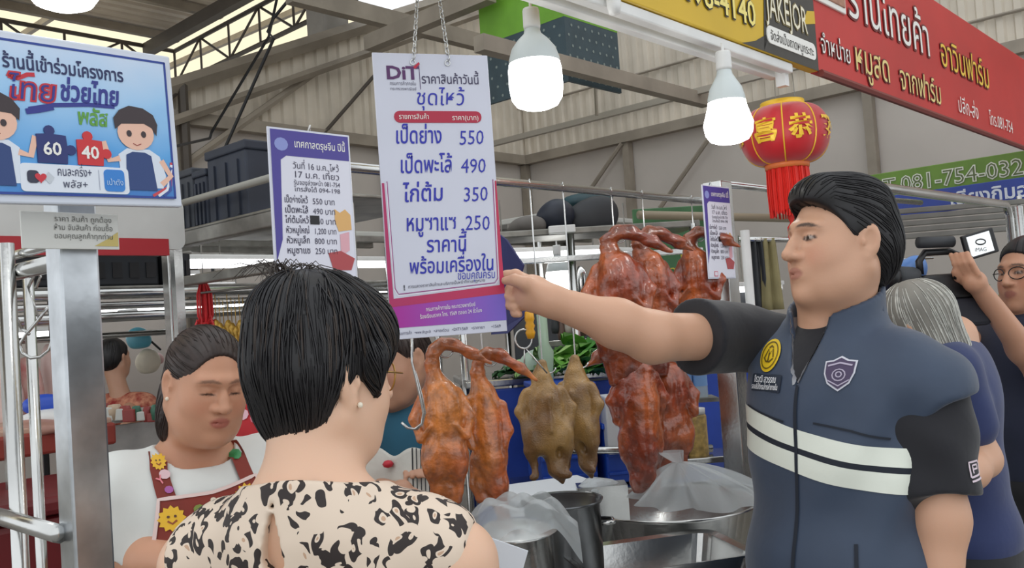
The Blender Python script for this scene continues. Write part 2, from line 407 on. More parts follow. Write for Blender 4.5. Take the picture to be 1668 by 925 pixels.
def truss(name, org, yaw, length, depth, n, label, m=DARKB):
    r = empty(name, org, yaw, label, 'roof truss', 'roof trusses')
    for z in (0, -depth):
        mb = MB(); mb.tube([(0, 0, z), (length, 0, z)], 0.022, 6); mb.build('chord', m, r)
    st = length/n
    for i in range(n+1):
        mb = MB(); mb.tube([(i*st, 0, 0), (i*st, 0, -depth)], 0.013, 6); mb.build('strut', m, r)
    for i in range(n):
        mb = MB(); a, b = ((0, -depth) if i % 2 else (-depth, 0)); mb.tube([(i*st, 0, a), ((i+1)*st, 0, b)], 0.013, 6); mb.build('diagonal', m, r)
    return r
truss('roof_truss', K+Vector((0, 0, -0.16)), YA+math.pi, 8.4, 0.34, 15, 'dark steel roof truss above the blue scheme sign')
truss('roof_truss', K+Vector((0, 0, -0.16)), YA-math.pi/2, 5.0, 0.36, 9, 'dark steel roof truss rising beside the bright cream roof sheets')
def beam(name, a, b, w_, h_, m, label=None, cat=None, kind=None, group=None):
    a, b = Vector(a), Vector(b); d = b-a; r = empty(name, a, math.atan2(d.y, d.x), label, cat, group, kind=kind)
    L_ = math.hypot(d.x, d.y); mb = MB(); ang = math.atan2(d.z, L_)
    mb.box((L_/2, 0, d.z/2), (d.length, w_, h_), M=Matrix.Rotation(-ang, 3, 'Y')); mb.build('beam', m, r)
    return r
def line(px0, py0, d0, px1, dirn):
    "point on the horizontal line from P(px0,py0,d0) along dirn that is seen at column px1"
    a = P(px0, py0, d0); lo, hi = -30.0, 30.0
    f = lambda t: (CAMR.to_3x3().inverted() @ (a+dirn*t-Vector((0, 0, CAMZ))))
    best = None
    for t in np.linspace(-14, 14, 5601):
        q = f(t)
        if q.z < -0.2:
            e = abs(834+q.x/-q.z*FPX-px1)
            if best is None or e < best[0]: best = (e, t)
    return a+dirn*best[1]
beam('trim_2', P(780, 70, 4.3), line(780, 70, 4.3, 1150, DA), 0.07, 0.08, BEAM, kind='structure')
beam('trim_3', line(1000, 184, 6.2, 780, DB), line(1000, 184, 6.2, 1420, DB), 0.04, 0.04, mat('pale_pipe', (176, 168, 156), 0.5), kind='structure')
beam('trim_4', line(580, 18, 6.2, 470, DA), line(580, 18, 6.2, 800, DA), 0.08, 0.12, BEAM, kind='structure')
beam('trim_5', line(700, 30, 5.6, 600, DB), line(700, 30, 5.6, 800, DB), 0.08, 0.1, BEAM, kind='structure')
mb = MB(); mb.tube([P(961, -60, 5.9), P(972, 188, 5.9)], 0.012, 6); tag(mb.build('trim_6', BEAM), kind='structure')
# power cables strung from roof to gable post
def cable(pts, r, label, m=BLACK, group=None):
    mb = MB(); mb.tube(pts, r, 5); return tag(mb.build('cable', m), label, 'cable', group)
cable([P(452, -5, 6.0), P(438, 60, 6.0), P(345, 215, 6.05), P(342, 225, 6.05), P(286, 238, 5.6)], 0.010, 'black cable slanting down from roof truss to gable post')
cable([P(470, 0, 6.3), P(445, 30, 6.3), P(436, 52, 6.3), P(446, 62, 6.3), P(340, 300, 6.2), P(345, 420, 6.1), P(347, 450, 6.1)], 0.012, 'black cable hanging vertically past the dark boxes')
# dotted green sign box hanging in the corner
g = empty('sign_box', P(927, 140, 5.0), YA, 'green and dark dotted sign box hanging behind the bulbs', 'sign')
SBG = mat('sign_green', (112, 166, 52), 0.5, var=0.1); SBD = mat('sign_dark_teal', (58, 76, 84), 0.5, var=0.15)
mb = MB(); mb.box((0.255, 0.01, 0.215), (0.51, 0.02, 0.37)); mb.build('lower_band', SBD, g); mb = MB(); mb.box((0.01, 0.34, 0.215), (0.02, 0.64, 0.37)); mb.build('lower_band', SBD, g)
mb = MB(); mb.box((0.255, 0.01, 0.8), (0.51, 0.022, 0.8)); mb.build('upper_band', SBG, g); mb = MB(); mb.box((0.01, 0.34, 0.8), (0.022, 0.64, 0.8)); mb.build('upper_band', SBG, g)
DOT = mat('sign_dot', (126, 138, 134), 0.5)
mb = MB()
for i in range(8):
    for j in range(6):
        z = 0.06+j*0.06
        x = 0.03+i*0.064+(0.03 if j % 2 else 0)
        if x < 0.5: mb.add([(x+0.009*math.cos(a), -0.002, z+0.009*math.sin(a)) for a in np.linspace(0, 6.28, 7)[:-1]], [tuple(range(6))])
        y = 0.04+i*0.078+(0.035 if j % 2 else 0)
        if y < 0.65: mb.add([(-0.002, y+0.009*math.cos(a), z+0.009*math.sin(a)) for a in np.linspace(0, 6.28, 7)[:-1]], [tuple(range(6))[::-1]])
tag(mb.build('dots', DOT, g, fix=False), kind='stuff')
# ================================================================ stall canopy fascia: yellow and red shop banners
def G(px): return 1.521/(0.92-(px-834)/FPX)
FO = Vector((1.009, 2.75, 2.2))
white_i = flat((240, 238, 232)); cream_i = flat((236, 214, 140)); gold_i = flat((238, 190, 60)); black_i = flat((36, 32, 30)); navy_i = flat((34, 44, 96))
b = empty('shop_banner', FO, YA, 'long red shop banner with white and yellow Thai lettering', 'banner')
mb = MB(); mb.cbox((1.7, 0.02, 0.25), (3.4, 0.03, 0.5), 0.004); mb.build('board', mat('banner_red', (196, 48, 44), 0.5, var=0.12, vscale=2), b)
mb = MB(); mb.tube([(0, 0.0, -0.005), (3.4, 0, -0.005)], 0.012, 6); mb.build('edge_rail', mat('dusty_red', (120, 50, 44), 0.6), b)
def outlined(st, m1, m2, par, x, z, size, y=0.003, **k):
    wg = k.pop('wgt', 0.0); text(st, m2, par, x, z, size, y=y-0.0015, wgt=wg+0.035, **k); text(st, m1, par, x, z, size, y=y-0.003, wgt=wg, **k)
dkred = flat((112, 22, 24))
outlined('ร้านไทยค้า', white_i, dkred, b, 0.27, 0.235, 0.21, align='L', maxw=0.92)
outlined('อาวินฟาร์ม', flat((240, 200, 70)), dkred, b, 1.24, 0.225, 0.17, align='L', maxw=1.1)
outlined('จำหน่าย', white_i, dkred, b, 0.02, 0.065, 0.085, align='L', maxw=0.24)
outlined('หมูสด', cream_i, dkred, b, 0.29, 0.055, 0.14, align='L', maxw=0.35)
outlined('จากฟาร์ม', cream_i, dkred, b, 0.72, 0.05, 0.13, align='L', maxw=0.62)
text('ปลีก-ส่ง', white_i, b, 1.42, 0.05, 0.095, align='L', maxw=0.45)
text('โทร.081-754', white_i, b, 1.9, 0.05, 0.085, align='L', maxw=0.6)
mb = MB(); mb.cbox((0.12, 0.002, 0.36), (0.25, 0.01, 0.26), 0.003); mb.build('picture_border', white_i, b)
mb = MB(); mb.cbox((0.12, -0.002, 0.365), (0.225, 0.01, 0.235), 0.003); mb.build('picture', mat('pork_photo', (176, 128, 104), 0.5, var=0.4, vscale=14), b)
y = empty('shop_banner', FO, YA, 'yellow shop banner with black corner and phone number', 'banner')
mb = MB(); mb.cbox((-0.9, 0.02, 0.25), (1.79, 0.03, 0.5), 0.004); mb.build('board', mat('banner_yellow', (214, 176, 40), 0.5, var=0.1, vscale=2), y)
decal([(-0.37, 0.0), (-0.005, 0.0), (-0.005, 0.5), (-0.3, 0.5), (-0.33, 0.26)], mat('banner_black', (62, 58, 52), 0.5, var=0.2), y, 0.003, 'corner_panel')
decal([(-0.5, -0.0), (-0.37, 0.0), (-0.33, 0.06), (-0.42, 0.02)], MATS['banner_black'], y, 0.003, 'swoosh')
decal([(-0.10, 0.13), (-0.005, 0.15), (-0.005, 0.19), (-0.06, 0.18)], mat('banner_yellow', (214, 176, 40)), y, 0.002, 'swoosh')
outlined('094-198-4140', flat((244, 226, 130)), black_i, y, -0.41, 0.06, 0.1, align='R', wgt=0.01)
outlined('JAKEJOR', flat((240, 232, 206)), flat((120, 104, 60)), y, -0.34, 0.105, 0.115, align='L', maxw=0.27)
outlined('หมูกระทะ', flat((240, 232, 206)), flat((120, 104, 60)), y, -0.3, 0.24, 0.1, align='L', maxw=0.25)
mb = MB(); mb.prism(rrect(0.325, 0.052, 0.02, cx=-0.185, cz=0.055), 0.0, 0.004); mb.build('label_strip', white_i, y)
text('จัดส่งเป็นถาดหมูกระทะ', black_i, y, -0.185, 0.04, 0.04, y=-0.001, maxw=0.29)
fr = empty('canopy_rail', FO+Vector((0, 0, -0.072)), YA, 'white painted metal canopy rail under the yellow banner', 'frame')
mb = MB(); mb.cbox((-1.15, 0.025, 0.056), (1.95, 0.03, 0.028), 0.004); mb.build('rail', WHITE, fr)
mb = MB(); mb.cbox((-1.15, 0.07, 0.05), (1.95, 0.03, 0.03), 0.004); mb.build('rail', WHITE, fr)
mb = MB(); mb.box((-0.19, 0.04, 0.03), (0.025, 0.03, 0.05)); mb.build('bracket', WHITE, fr)
# ================================================================ hanging price board with hand-written prices
BL = P(606, 87, 1.685); BR = P(795, 87, 1.76)
byaw = math.atan2(BR.y-BL.y, BR.x-BL.x)
cb = (P(643, 552, 1.685)+P(822, 541, 1.755))/2
bw = 0.232; bh = 0.553
pb = empty('price_board', cb, byaw, 'white hanging price board with blue handwritten Thai prices', 'price board')
pb.rotation_euler = (0, math.radians(-0.2), byaw)
mb = MB(); mb.cbox((0, 0.003, bh/2), (bw, 0.006, bh), 0.0012); mb.build('board', mat('corrugated_plastic', (208, 210, 224), 0.4, var=0.03), pb)
hb = bw/2
def grad(name, c0, c1, x0, x1):
    m = bpy.data.materials.new(name); m.use_nodes = True; nt = m.node_tree; tcn = nt.nodes.new('ShaderNodeTexCoord'); sx = nt.nodes.new('ShaderNodeSeparateXYZ')
    mr = nt.nodes.new('ShaderNodeMapRange'); mr.inputs[1].default_value = x0; mr.inputs[2].default_value = x1; mx = nt.nodes.new('ShaderNodeMix'); mx.data_type = 'RGBA'
    nt.links.new(tcn.outputs['Object'], sx.inputs[0]); nt.links.new(sx.outputs[0], mr.inputs[0]); nt.links.new(mr.outputs[0], mx.inputs['Factor'])
    mx.inputs[6].default_value = (*lin(c0), 1); mx.inputs[7].default_value = (*lin(c1), 1); nt.links.new(mx.outputs[2], nt.nodes['Principled BSDF'].inputs['Base Color'])
    nt.nodes['Principled BSDF'].inputs['Roughness'].default_value = 0.4; return m
foot = grad('board_footer', (170, 30, 150), (120, 96, 200), -0.11, 0.11)
decal([(-hb, 0.022), (hb, 0.022), (hb, 0.075), (-hb, 0.062)], foot, pb, -0.0006, 'footer')
frm = grad('board_frame', (176, 40, 96), (190, 40, 80), -0.1, 0.1)
# coloured frame that fades upward into a thin line
mb = MB()
L = [(-hb, 0.062), (-hb+0.0015, 0.30), (-hb+0.006, 0.30), (-hb+0.009, 0.078), (hb-0.009, 0.092), (hb-0.004, 0.30), (hb-0.0008, 0.30), (hb, 0.075)]
mb.add([(x, -0.0008, z) for x, z in L], [(0, 3, 2, 1), (0, 7, 4, 3), (7, 6, 5, 4)]); mb.build('coloured_frame', frm, pb, fix=False)
fi = [(-hb+0.010, 0.30), (-hb+0.0115, 0.095), (-hb+0.018, 0.083), (hb-0.018, 0.094), (hb-0.0105, 0.103), (hb-0.006, 0.3)]
stroke(fi, 0.0014, flat((240, 236, 244)), pb, -0.0012, 'frame_line')
stroke([(x*0.985, z+0.003) for x, z in fi], 0.0016, flat((150, 40, 120)), pb, -0.0010, 'frame_line')
ink = flat((38, 44, 168))
text('DiT', flat((86, 40, 96)), pb, -0.060, 0.502, 0.036, wgt=0.03, xs=1.15)
decal([(-0.034, 0.522), (-0.024, 0.532), (-0.026, 0.536), (-0.038, 0.526)], flat((190, 30, 60)), pb, -0.0012, 'logo_spark')
text('กรมการค้าภายใน', flat((90, 90, 110)), pb, -0.06, 0.490, 0.0095, maxw=0.052)
text('กระทรวงพาณิชย์', flat((90, 90, 110)), pb, -0.06, 0.480, 0.008, maxw=0.052)
stroke([(-0.026, 0.482), (-0.026, 0.532)], 0.0012, flat((90, 70, 110)), pb)
text('ราคาสินค้าวันนี้', flat((58, 52, 84)), pb, 0.036, 0.494, 0.0255, maxw=0.118, wgt=0.008)
text('ชุดไหว้', ink, pb, 0.012, 0.452, 0.043, slant=0.12, maxw=0.1, jit=0.02)
mb = MB(); mb.prism(rrect(0.176, 0.023, 0.011, cx=0.006, cz=0.428), -0.0012, 0.0); mb.build('heading_bar', flat((176, 34, 64)), pb)
text('รายการสินค้า', white_i, pb, -0.073, 0.4235, 0.014, y=-0.002, align='L', maxw=0.06)
text('ราคา(บาท)', white_i, pb, 0.088, 0.4215, 0.014, y=-0.002, align='R', maxw=0.055)
rows = [('เป็ดย่าง', '550', 0.376, -0.084, 0.005), ('เป็ดพะโล้', '490', 0.319, -0.079, 0.022), ('ไก่ต้ม', '350', 0.263, -0.076, 0.0), ('หมูซาแซ', '250', 0.206, -0.075, 0.022)]
for st, pr, z, x0, x1 in rows:
    text(st, ink, pb, x0, z, 0.045, align='L', slant=0.1, wgt=0.012, maxw=x1-x0+0.005, jit=0.015)
    text(pr, ink, pb, 0.095, z-0.003, 0.041, align='R', slant=0.12, wgt=-0.002, maxw=0.052, jit=0.02)
text('ราคานี้', ink, pb, 0.004, 0.163, 0.042, slant=0.1, wgt=0.012, maxw=0.082, jit=0.02)
text('พร้อมเครื่องใน', ink, pb, 0.012, 0.123, 0.040, slant=0.1, wgt=0.012, maxw=0.172, jit=0.015)
text('ขอบคุณครับ', ink, pb, 0.060, 0.107, 0.023, slant=0.1, maxw=0.078, y=-0.0016, jit=0.03)
text('การแสดงราคาสินค้าและบริการเป็นหน้าที่ตามกฎหมาย', flat((70, 70, 90)), pb, 0.0, 0.0985, 0.0085, maxw=0.155, y=-0.0014, rot=0.03)
text('!', flat((60, 60, 70)), pb, -0.085, 0.093, 0.014, wgt=0.03)
text('กรมการค้าภายใน กระทรวงพาณิชย์', white_i, pb, 0.004, 0.052, 0.0105, y=-0.0014, maxw=0.10, rot=0.04)
text('ร้องเรียนราคา โทร. 1569 ตลอด 24 ชั่วโมง', white_i, pb, 0.004, 0.039, 0.0105, y=-0.0014, maxw=0.125, rot=0.04)
for i, st in enumerate(('กรมการค้า', 'www.dit.go.th', 'สายด่วน', 'DIT1569', 'ราคายา', '1569')):
    text('•'+st, flat((70, 72, 100)), pb, -0.092+i*0.037, 0.0085, 0.0085, maxw=0.032)
for sx in (-0.038, 0.032):
    mb = MB(); mb.tube([(sx+0.005*math.cos(a), -0.001, bh-0.018+0.005*math.sin(a)) for a in np.linspace(0, 6.28, 11)[:-1]], 0.0014, 5, closed=True); mb.build('eyelet', STEEL, pb)
def chain(a, b, label, n=18):
    a, b = Vector(a), Vector(b); d = (b-a); st = d.length/n; t = d.normalized(); mb = MB()
    for i in range(n):
        c = a+t*(i+0.5)*st; u = t.orthogonal().normalized() if i % 2 else t.cross(t.orthogonal()).normalized()
        L_ = st*0.62
        mb.tube([c+t*L_*math.sin(q)+u*st*0.33*math.cos(q) for q in np.linspace(0, 2*math.pi, 9)[:-1]], st*0.11, 5, closed=True)
    o = mb.build('hanging_chain', STEEL, smooth=True); tag(o, label, 'chain', 'chains holding the price board'); return o
MWb = Matrix.Translation(cb) @ Matrix.Rotation(byaw, 4, 'Z')
chain(MWb @ Vector((-0.038, -0.003, bh-0.012)), P(684, -70, 1.75), 'left steel chain holding the white price board')
chain(MWb @ Vector((0.032, -0.003, bh-0.012)), P(706, -70, 1.80), 'right steel chain holding the white price board')
beam('canopy_crossbar', P(560, -76, 1.72), P(760, -76, 1.83), 0.03, 0.03, WHITE, 'white canopy crossbar above the price board chains', 'frame')
# ================================================================ blue government scheme sign on the post
p0 = P(298, 337, 1.42); p1 = P(-20, 352, 1.20)
syaw = math.atan2(p0.y-p1.y, p0.x-p1.x); sw = 0.30; sh = 0.243
sg = empty('scheme_sign', p0, syaw, 'blue framed scheme sign with puzzle pieces reading 60 and 40', 'sign')
sg.rotation_euler = (math.radians(0), math.radians(-1.8), syaw)
mb = MB(); mb.cbox((-sw/2, 0.008, sh/2), (sw, 0.014, sh), 0.003); mb.build('frame', mat('pale_frame', (214, 220, 232), 0.35), sg)
m = bpy.data.materials.new('scheme_print'); m.use_nodes = True; nt = m.node_tree; N_ = nt.nodes
tcn = N_.new('ShaderNodeTexCoord'); sx = N_.new('ShaderNodeSeparateXYZ'); nz = N_.new('ShaderNodeTexNoise'); nz.inputs['Scale'].default_value = 9
nt.links.new(tcn.outputs['Object'], sx.inputs[0]); nt.links.new(tcn.outputs['Object'], nz.inputs['Vector'])
ad = N_.new('ShaderNodeMath'); ad.operation = 'MULTIPLY_ADD'; nt.links.new(nz.outputs['Fac'], ad.inputs[0]); ad.inputs[1].default_value = 0.10; nt.links.new(sx.outputs[2], ad.inputs[2])
cr = N_.new('ShaderNodeValToRGB'); nt.links.new(ad.outputs[0], cr.inputs[0]); mr = N_.new('ShaderNodeMapRange'); mr.inputs[1].default_value = 0.04; mr.inputs[2].default_value = 0.29
nt.links.new(ad.outputs[0], mr.inputs[0]); nt.links.new(mr.outputs[0], cr.inputs[0])
e = cr.color_ramp.elements; e[0].position = 0; e[0].color = (*lin((40, 110, 190)), 1); e[1].position = 1; e[1].color = (*lin((205, 222, 244)), 1)
q = cr.color_ramp.elements.new(0.35); q.color = (*lin((88, 164, 226)), 1); q = cr.color_ramp.elements.new(0.65); q.color = (*lin((160, 204, 242)), 1)
nt.links.new(cr.outputs[0], N_['Principled BSDF'].inputs['Base Color']); N_['Principled BSDF'].inputs['Roughness'].default_value = 0.3
mb = MB(); mb.box((-sw/2, 0.0, sh/2), (sw-0.024, 0.004, sh-0.026)); mb.build('poster', m, sg)
bd = flat((38, 66, 150))
for a_, b_ in (((-sw+0.012, sh-0.014), (-0.012, sh-0.014)), ((-sw+0.012, 0.014), (-0.012, 0.014)), ((-0.013, 0.013), (-0.013, sh-0.013))): stroke([a_, b_], 0.0035, bd, sg, -0.0025, 'border')
Yp = -0.003
text('ร้านนี้เข้าร่วมโครงการ', flat((32, 42, 90)), sg, -0.168, 0.190, 0.027, y=Yp, wgt=0.02, maxw=0.172)
# sign-writing of the scheme name, in navy with a red start
red_i = flat((200, 44, 60)); nav = flat((44, 52, 140))
text('ไทย', red_i, sg, -0.218, 0.147, 0.044, y=Yp, wgt=0.055, slant=0.15)
text('ไทย', nav, sg, -0.218, 0.147, 0.044, y=Yp-0.0006, wgt=-0.005, slant=0.15)
text('ช่วยไทย', nav, sg, -0.136, 0.152, 0.040, y=Yp, wgt=0.03, slant=0.15, maxw=0.088)
stroke([(-0.248, 0.178), (-0.235, 0.176), (-0.222, 0.183), (-0.212, 0.184)], 0.006, red_i, sg, Yp, 'swash')
stroke([(-0.224, 0.134), (-0.19, 0.143), (-0.14, 0.149), (-0.10, 0.150)], 0.006, nav, sg, Yp, 'swash')
stroke([(-0.228, 0.130), (-0.21, 0.134), (-0.19, 0.140)], 0.008, nav, sg, Yp-0.0004, 'swash')
text('พลัส', flat((96, 158, 60)), sg, -0.135, 0.119, 0.032, y=Yp, wgt=0.03, slant=0.1, maxw=0.045)
def puzzle(cx, cz, s_, m_, st):
    h_ = s_/2; o = []
    def knob(x, z, a0, a1, r):
        return [(x+r*math.cos(math.radians(a)), z+r*math.sin(math.radians(a))) for a in np.linspace(a0, a1, 9)]
    o += [(cx-h_, cz-h_), (cx+h_, cz-h_)]+knob(cx+h_+0.006, cz, -130, 130, 0.0075)+[(cx+h_, cz+h_)]+knob(cx-0.002, cz+h_+0.006, -40, 220, 0.0075)+[(cx-h_, cz+h_)]
    mb = MB(); mb.prism(o, -0.0042, -0.002); mb.build('puzzle_piece', m_, sg); text(st, white_i, sg, cx, cz-0.0085, 0.026, y=-0.005, wgt=0.02)
puzzle(-0.197, 0.079, 0.041, flat((36, 48, 112)), '60'); puzzle(-0.143, 0.077, 0.037, flat((206, 46, 52)), '40')
mb = MB(); mb.prism(rrect(0.155, 0.040, 0.006, cx=-0.165, cz=0.037), -0.0036, -0.002); mb.build('logo_strip', flat((226, 232, 242)), sg)
text('คนละครึ่ง+', flat((40, 44, 80)), sg, -0.168, 0.041, 0.018, y=-0.0045, maxw=0.05); text('พลัส+', flat((60, 64, 90)), sg, -0.168, 0.024, 0.015, y=-0.0045)
mb = MB(); mb.prism(rrect(0.031, 0.033, 0.006, cx=-0.11, cz=0.037), -0.0046, -0.0036); mb.build('app_badge', flat((52, 130, 210)), sg)
text('เป๋าตัง', flat((190, 216, 240)), sg, -0.11, 0.03, 0.012, y=-0.0056, maxw=0.026)
stroke([(-0.133, 0.022), (-0.133, 0.052)], 0.0007, flat((150, 156, 176)), sg, -0.0045)
def heart(cx, cz, r): return [(cx+r*(16*math.sin(t)**3)/16, cz+r*(13*math.cos(t)-5*math.cos(2*t)-2*math.cos(3*t)-math.cos(4*t))/16) for t in np.linspace(0, 6.28, 25)[:-1]]
decal(rrect(0.016, 0.018, 0.005, cx=-0.226, cz=0.038), flat((52, 54, 74)), sg, -0.0044, 'logo'); decal(heart(-0.216, 0.037, 0.008), flat((206, 50, 64)), sg, -0.005, 'logo'); decal([(-0.211, 0.036), (-0.205, 0.046), (-0.197, 0.038), (-0.204, 0.028)], flat((200, 206, 214)), sg, -0.0043, 'logo')
# plain young shopkeepers in aprons printed on the poster
def shopkeeper(cx, s_, flip):
    f = -1 if flip else 1; q = lambda pts: [(cx+f*x*s_, 0.028+z*s_) for x, z in pts]
    skin = flat((236, 190, 168)); hairc = flat((58, 46, 50)); dn = flat((40, 66, 122))
    decal(q([(-0.030, 0.0), (-0.032, 0.05), (-0.018, 0.06), (0.018, 0.06), (0.034, 0.05), (0.042, 0.02), (0.036, 0.0)]), flat((220, 228, 240)), sg, -0.0030, 'print_shirt')
    decal(q([(-0.024, -0.004), (-0.020, 0.05), (-0.010, 0.055), (0.010, 0.055), (0.020, 0.05), (0.026, -0.004)]), dn, sg, -0.0034, 'print_apron')
    decal([(cx+f*(x)*s_, 0.028+z*s_) for x, z in circ(0.029, 20, -0.002, 0.084, 0.026)], skin, sg, -0.0036, 'print_face')
    hp = [(-0.034, 0.088), (-0.036, 0.105), (-0.026, 0.118), (-0.010, 0.126), (0.012, 0.124), (0.028, 0.115), (0.034, 0.10), (0.031, 0.082), (0.024, 0.094), (0.012, 0.100), (-0.012, 0.098), (-0.024, 0.097)]
    decal(q(hp), hairc, sg, -0.0040, 'print_hair')
    for ex in (-0.013, 0.010): decal([(cx+f*x*s_, 0.028+z*s_) for x, z in circ(0.0042, 10, ex, 0.083, 0.0052)], hairc, sg, -0.0042, 'print_eye')
    stroke(q([(-0.008, 0.068), (-0.002, 0.065), (0.005, 0.068)]), 0.0012, flat((150, 50, 50)), sg, -0.0042, 'print_smile')
    stroke(q([(-0.030, 0.044), (-0.046, 0.04), (-0.054, 0.068)]), 0.009*s_, skin, sg, -0.0032, 'print_arm')
    stroke(q([(0.036, 0.044), (0.05, 0.02), (0.034, 0.006)]), 0.009*s_, skin, sg, -0.0032, 'print_arm')
shopkeeper(-0.068, 1.0, False); shopkeeper(-0.272, 1.0, True)
for k, c in enumerate(((205, 70, 80), (230, 234, 244), (56, 84, 160))):
    stroke([(-0.05+k*0.009, 0.016), (-0.032+k*0.006, 0.026), (-0.019, 0.045+0.012*k-0.012), (-0.0155, 0.07-0.004*k)], 0.0042, flat(c), sg, -0.0028-0.0001*k, 'ribbon')
# small laminated note under the sign
nt_ = empty('laminated_note', P(38, 402, 1.30), syaw, 'small laminated notice with Thai text tied under the blue sign', 'notice')
mb = MB(); mb.cbox((0.072, 0.004, 0.026), (0.146, 0.003, 0.056), 0.001); mb.build('sheet', mat('laminate', (216, 216, 210), 0.2), nt_)
for i, st in enumerate(('ราคา สินค้า ถูกต้อง', 'ห้าม จับสินค้า ก่อนซื้อ', 'ขอบคุณลูกค้าทุกท่าน')): text(st, flat((96, 96, 92)), nt_, 0.09, 0.040-i*0.013, 0.0115, maxw=0.09, y=0.001)
decal([(0.105, 0.003), (0.143, 0.003), (0.143, 0.026), (0.125, 0.014)], flat((206, 186, 110)), nt_, 0.0015, 'corner_print')
# ================================================================ laminated price sheets
def price_sheet(org, yaw, tilt, s_, label):
    r = empty('price_sheet', org, yaw, label, 'price sheet', 'laminated purple price sheets'); r.rotation_euler = (0, tilt, yaw); r.scale = (s_, s_, 1.0)
    w_, h_ = 0.15, 0.285
    mb = MB(); mb.cbox((w_/2, 0.002, -h_/2), (w_, 0.0025, h_), 0.001); mb.build('laminate', mat('laminate_clear', (214, 216, 228), 0.15), r)
    pur = flat((76, 66, 150)); mb = MB(); mb.prism(rrect(w_-0.008, h_-0.008, 0.003, cx=w_/2, cz=-h_/2), -0.0002, 0.0006); mb.build('print', flat((224, 224, 236)), r)
    decal([(0.004, -0.004), (w_-0.004, -0.004), (w_-0.004, -0.05), (0.03, -0.05), (0.02, -0.058), (0.016, -0.2), (0.004, -0.24)], pur, r, -0.0006, 'header')
    text('เทศกาลตรุษจีน ปีนี้', white_i, r, 0.092, -0.033, 0.019, maxw=0.095, wgt=0.01)
    decal(circ(0.012, 12, 0.022, -0.03), flat((140, 150, 210)), r, -0.0009, 'logo')
    dk = flat((66, 62, 84))
    for st, x, z, s2 in (('วันที่ 16 ม.ค. ไหว้', 0.083, -0.072, 0.0165), ('17 ม.ค. เที่ยว', 0.083, -0.088, 0.0165), ('รับจองล่วงหน้า 081-754', 0.083, -0.101, 0.012), ('โทรสั่งได้ 094-198', 0.083, -0.113, 0.012)): text(st, dk, r, x, z, s2, maxw=0.085)
    for i, (st, pr) in enumerate((('เป็ดย่างไหว้', '550 บาท'), ('เป็ดพะโล้', '490 บาท'), ('ไก่ต้มไหว้', '350 บาท'), ('หัวหมูใหญ่', '1,200 บาท'), ('หัวหมูเล็ก', '800 บาท'), ('หมูซาแซ', '250 บาท'))):
        text(st, dk, r, 0.022, -0.134-i*0.0182, 0.0165, align='L', maxw=0.042, wgt=0.01); text(pr, dk, r, 0.072, -0.135-i*0.0182, 0.0155, align='L', maxw=0.042)
    decal([(0.066, -0.156), (0.083, -0.156), (0.083, -0.172), (0.066, -0.172)], flat((22, 20, 26)), r, -0.0012, 'blacked_out')
    decal([(0.112, -0.142), (0.122, -0.149), (0.132, -0.142), (0.142, -0.152), (0.143, -0.180), (0.118, -0.184), (0.112, -0.164)], flat((224, 176, 110)), r, -0.0009, 'pig_print')
    decal([(0.12, -0.189), (0.138, -0.184), (0.137, -0.219), (0.12, -0.229)], flat((224, 170, 180)), r, -0.0009, 'chicken_print')
    decal([(0.096, -0.224), (0.12, -0.220), (0.146, -0.234), (0.138, -0.256), (0.104, -0.256)], flat((176, 74, 78)), r, -0.0010, 'duck_print')
    decal([(0.03, -0.262), (0.05, -0.262), (0.05, -0.278), (0.03, -0.278)], flat((206, 90, 110)), r, -0.0008, 'stamp'); decal([(0.0325, -0.2645), (0.0475, -0.2645), (0.0475, -0.2755), (0.0325, -0.2755)], flat((230, 220, 230)), r, -0.0011, 'stamp')
    return r
price_sheet(P(435, 205, 1.56), math.radians(44), math.radians(0.3), 1.14, 'purple headed price sheet hanging above the short-haired woman')
price_sheet(P(1143, 300, 2.66), math.radians(46), math.radians(0.2), 1.06, 'purple headed price sheet behind the roast ducks near the lantern')
# ================================================================ the roast-duck stall
def railpt(px, z=1.825, t=0.0):
    "on the hanging-rail line, at column px, shifted t metres towards the customers"
    s_ = (px-834)/FPX; d = (1.948-1.359*t)/(0.92-s_); return Vector((s_*d, d, z))
c0 = P(103, 527, 1.37); c0.z = 0
post = empty('stall_post', c0+(DA+DB)*0.03, YA, 'square stainless post under the blue scheme sign', 'post')
mb = MB(); mb.cbox((0, 0, 0.93), (0.06, 0.06, 1.86), 0.004); mb.build('post', mat('dull_stainless', (196, 200, 204), 0.28, 1.0, var=0.35, vscale=9, bump=0.05, bscale=25), post)
mb = MB(); mb.cbox((0, 0, 1.865), (0.064, 0.064, 0.012), 0.003); mb.build('cap', STEEL, post)
mb = MB(); mb.cbox((0, 0, 0.01), (0.11, 0.11, 0.02), 0.003); mb.build('foot_plate', STEEL, post)
mb = MB(); mb.tube([(0.031*math.cos(a)*1.35, 0.031*math.sin(a)*1.35, 1.70) for a in np.linspace(0, 6.28, 13)[:-1]], 0.0025, 5, closed=True); mb.build('tie_wire', BLACK, post)
hr = empty('hanging_rail', railpt(500, 0), YA, 'stainless pipe rail carrying hooks and roast ducks', 'rail')
A_ = railpt(500, 0); loc = lambda p: (Matrix.Rotation(-YA, 3, 'Z') @ (Vector(p)-A_))
R0 = loc(railpt(500)); R1 = loc(railpt(1172))
mb = MB(); mb.tube([R0+Vector((0, 0, -1.825)), R0+Vector((0, 0, -0.06)), R0+Vector((0.015, 0, -0.018)), R0+Vector((0.06, 0, 0)), R1], 0.011, 12); mb.build('pipe', STEEL, hr, smooth=True)
mb = MB(); mb.cbox((R1.x+0.03, 0, 0.945), (0.07, 0.07, 1.89), 0.004); mb.build('end_post', STEEL, hr)
mb = MB(); mb.cbox((R1.x+0.085, 0, 0.6), (0.03, 0.03, 1.2), 0.004); mb.build('side_post', STEEL, hr)
